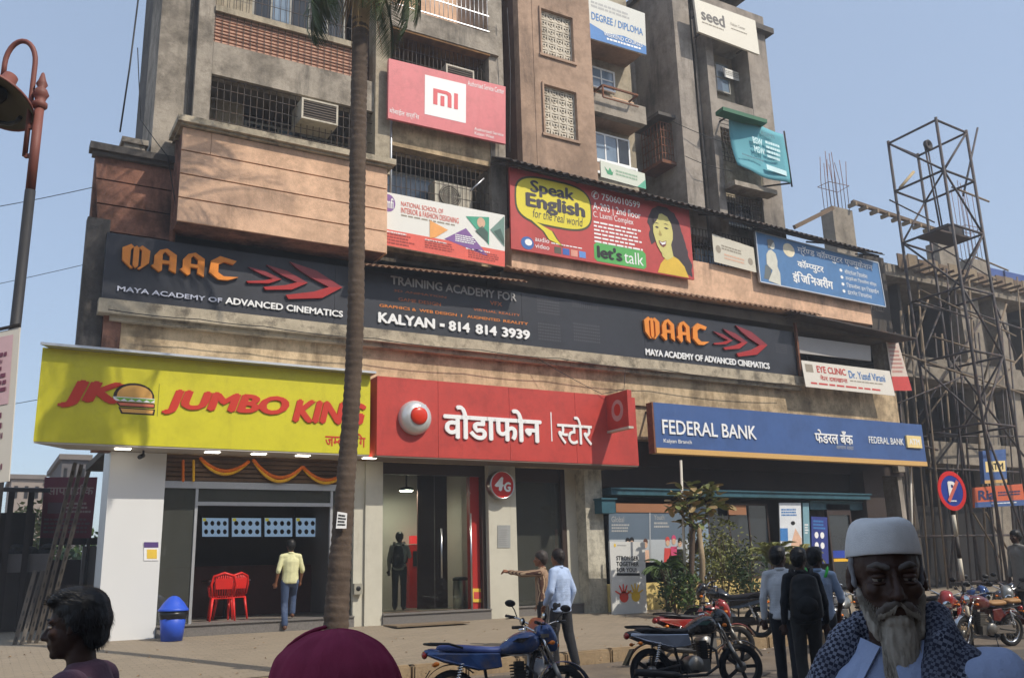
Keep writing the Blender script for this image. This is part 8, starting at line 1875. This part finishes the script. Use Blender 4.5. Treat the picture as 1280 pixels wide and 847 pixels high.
# young man in profile at the lower left
hb = near_head(95, 781, 3.25); hd0 = hb; fdir = HLf+R_(8)
t = thing('person', 'dark-haired young man with a shoulder strap passing at the lower left', 'person', (hb.x, hb.y, ZR), fdir); hz_ = hb.z-ZR; hd = Vector((0, 0, hz_))
body = MB(); M, R3 = head_shape(body, hd, 1.0, 0, R_(5)); sweep(body, [hd+Vector((-.045, 0, -.22)), hd+Vector((-.02, 0, -.07))], [.055, .05]); sweep(body, [hd+Vector((-.04, 0, -.21)), hd+Vector((-.03, 0, -.40)), hd+Vector((-.02, 0, -.62))], [(.065, .09, .05), (.095, .14, .1), (.09, .13, .1)])
ARM = {}
for q in (-1, 1):
    A = hd+Vector((-.045, q*.175, -.205)); E_ = hd+Vector((-.08, q*.22, -.47)); W_ = hd+Vector((.06, q*.22, -.69)); ARM[q] = (A, E_, W_); sweep(body, [A, E_, W_], [.045, .036, .025]); hand_mesh(body, W_, W_-E_, q, .5)
    sweep(body, [hd+Vector((-.02, q*.085, -.66)), hd+Vector((.02, q*.09, -.98)), Vector((-.02, q*.09, .08))], [.08, .05, .036])
link(remesh(body, .0065, 3), 'body', SK[1], t); eyes(M, R3, 1.0, t, SK[1]); hair_cap(hd, 1.03, 0, HR[0], t, 'quiff', R_(5), .0055, .98, 4.0, .0018)
mb = MB()
for q in (-1, 1): sweep(mb, [M @ Vector((.088, q*.014, .026)), M @ Vector((.083, q*.032, .031)), M @ Vector((.066, q*.05, .026))], [.004, .005, .003], .6, 8, 6)
link(remesh(mb, .003, 1), 'eyebrows', HR[0], t)
sh = MB(); sweep(sh, [hd+Vector((-.05, 0, -.145)), hd+Vector((-.045, 0, -.21)), hd+Vector((-.03, 0, -.36)), hd+Vector((-.02, 0, -.62)), hd+Vector((-.02, 0, -.78))], [(.07, .09, .03), (.10, .16, .055), (.115, .17, .09), (.11, .155, .09), (.115, .16, .06)])
for q in (-1, 1): A, E_, W_ = ARM[q]; sweep(sh, [A, E_], [.07, .06])
link(remesh(sh, .008, 4, .007, (9, 9, 7)), 'shirt', cloth('shirt_dark_plum', (84, 56, 72)), t)
tr_ = MB(); sweep(tr_, [hd+Vector((-.02, 0, -.62)), hd+Vector((-.02, 0, -.72))], [(.10, .14, .06), (.105, .15, .08)])
for q in (-1, 1): sweep(tr_, [hd+Vector((-.02, q*.085, -.70)), hd+Vector((.02, q*.09, -.98)), Vector((-.02, q*.09, .12))], [.09, .07, .06])
link(remesh(tr_, .012, 4, .006), 'trousers', c_dark, t)
for q in (-1, 1): f = MB(); sweep(f, [Vector((-.05, q*.09, .05)), Vector((.04, q*.09, .05)), Vector((.17, q*.10, .03))], [(.045, .04, .045), (.05, .042, .048), (.038, .038, .03)]); link(remesh(f, .009, 3), 'shoe', m_shoe, t)
mb = MB(); mb.tube([hd+Vector(p) for p in ((.10, .075, -.38), (.08, .095, -.26), (.0, .115, -.155), (-.09, .12, -.18), (-.16, .12, -.28), (-.18, .10, -.44))], [(.028, .007)]*6, 8); mb.build('strap', mat('strap_grey', (72, 72, 76), .8, .1, 20), t, True)
mb = MB(); sweep(mb, [hd+Vector((-.19, 0, -.36)), hd+Vector((-.22, 0, -.55)), hd+Vector((-.20, 0, -.70))], [(.06, .12, .07), (.09, .14, .09), (.08, .13, .06)]); link(remesh(mb, .010, 3, .008), 'backpack', mat('bag_slate', (38, 40, 48), .7, .15, 5), t)
hobj = [c for c in t.children if c.name.startswith('hair')][0]; hm_ = hobj.data; mb = MB(); rr = random.Random(12)
for f_ in hm_.polygons:
    if rr.random() < .55:
        p = f_.center+Vector((rr.uniform(-.003, .003), rr.uniform(-.003, .003), rr.uniform(-.003, .003))); n_ = f_.normal; d_ = (n_*.28+Vector((.75 if p.z > hd.z+.07 else -.2, rr.uniform(-.15, .15), .2 if p.z > hd.z+.07 else -.9))+Vector((rr.gauss(0, .12), rr.gauss(0, .12), rr.gauss(0, .12)))).normalized(); L_ = rr.uniform(.010, .022); w_ = n_.cross(d_).normalized()*.0011
        mb.add([p-w_, p+w_, p+d_*L_], [(0, 1, 2)])
o = mb.build('hair_strands', HR[0], hobj, True); o['kind'] = 'stuff'
# woman under a maroon scarf at the bottom edge
hb = near_head(412, 888, 1.8); t = thing('person', 'woman under a maroon headscarf at the bottom edge', 'person', (hb.x, hb.y, ZR), HLf-R_(30)); hz_ = hb.z-ZR; hd = Vector((0, 0, hz_))
body = MB(); M, R3 = head_shape(body, hd, .95, 0, R_(6)); sweep(body, [hd+Vector((-.04, 0, -.21)), hd+Vector((-.02, 0, -.07))], [.05, .045]); sweep(body, [hd+Vector((-.03, 0, -.20)), hd+Vector((-.03, 0, -.38)), hd+Vector((-.02, 0, -.6))], [(.06, .085, .05), (.09, .125, .1), (.09, .13, .1)])
for q in (-1, 1):
    A = hd+Vector((-.03, q*.155, -.25)); E_ = hd+Vector((-.05, q*.20, -.50)); W_ = hd+Vector((.08, q*.16, -.66)); sweep(body, [A, E_, W_], [.042, .034, .024]); hand_mesh(body, W_, W_-E_, q, .6); sweep(body, [hd+Vector((-.02, q*.08, -.62)), hd+Vector((.0, q*.085, -.92)), Vector((-.02, q*.085, .08))], [.08, .05, .036])
link(remesh(body, .007, 3), 'body', SK[0], t); eyes(M, R3, .95, t, SK[0]); hair_cap(hd, .97, 0, HR[0], t, 'short', R_(6), .008)
kur = MB(); sweep(kur, [hd+Vector((-.03, 0, -.20)), hd+Vector((-.03, 0, -.28)), hd+Vector((-.02, 0, -.42)), hd+Vector((-.02, 0, -.62)), hd+Vector((-.01, 0, -.98)), hd+Vector((0, 0, -1.0))], [(.07, .09, .03), (.10, .15, .05), (.11, .155, .09), (.12, .165, .09), (.16, .22, .05), (.16, .22, .04)])
for q in (-1, 1): sweep(kur, [hd+Vector((-.03, q*.155, -.25)), hd+Vector((-.05, q*.20, -.50)), hd+Vector((.06, q*.17, -.63))], [.065, .055, .045])
link(remesh(kur, .012, 4, .007), 'tunic', cloth('tunic_plum', (84, 36, 62)), t)
for q in (-1, 1): f = MB(); sweep(f, [hd+Vector((0, q*.085, -.98)), Vector((-.02, q*.085, .12))], [.07, .055]); link(remesh(f, .012, 3), 'trouser_leg', c_dark, t); f = MB(); sweep(f, [Vector((-.05, q*.085, .045)), Vector((.15, q*.095, .03))], [.042, .032]); link(remesh(f, .009, 3), 'shoe', m_shoeb, t)
# scarf: draped sheet with radiating folds
vs = []; fs = []; NA, NR = 150, 36
for j in range(NR+1):
    v = j/NR
    for i in range(NA+1):
        a = R_(28)+(2*math.pi-R_(56))*i/NA      # open towards the face (+x)
        th = v*R_(112) if v < .72 else R_(112)*.72
        rad = (.118*math.sin(min(th, R_(92)))) if v < .72 else .118+(v-.72)*.22
        zz_ = .118*math.cos(th) if v < .72 else .118*math.cos(R_(112)*.72)-(v-.72)*.75
        ph = 2.6*noise.noise(Vector((a*1.1, v*1.6, 1))); fold = (.0007+.008*max(0, v-.45))*(math.sin(a*10+ph)+.55*math.sin(a*21+2*ph+1.3)+.3*math.sin(a*37-ph))*(.55+.5*noise.noise(Vector((a*1.5, v*1.2, 4))))+.005*noise.noise(Vector((a*2.2, v*5, 7)))
        if abs(a-math.pi*1.08) < .05: fold += .003
        rad += fold*(1 if v > .12 else v/.12)
        fx = 1.30 if math.cos(a) > 0 else 1.2
        vs.append(hd+Vector((-.015+math.cos(a)*rad*fx, math.sin(a)*rad*.98, .035+zz_*1.02+fold*.5)))
for j in range(NR):
    for i in range(NA): k = j*(NA+1)+i; fs.append((k, k+1, k+NA+2, k+NA+1))
mb = MB(); mb.add(vs, fs, True); sf_ = mb.build('headscarf', mat('scarf_maroon', (136, 54, 80), .95, .22, 5, .25, 420, spec=.1), t, True); sub(sf_, 1); sm_ = sf_.modifiers.new('th', 'SOLIDIFY'); sm_.thickness = .003; sm_.offset = 1
mb = MB(); mb.tube([hd+Vector((-.015+math.cos(a)*r*1.2, math.sin(a)*r, .04+z)) for a, r, z in [(R_(30+k*0), .02+.0*k, .12) for k in range(1)]+[(R_(32), .118*math.sin(R_(10+9*k)), .121*math.cos(R_(10+9*k))) for k in range(9)]], .004, 6); mb.build('scarf_hem', mat('scarf_maroon', (136, 54, 80)), t, True)
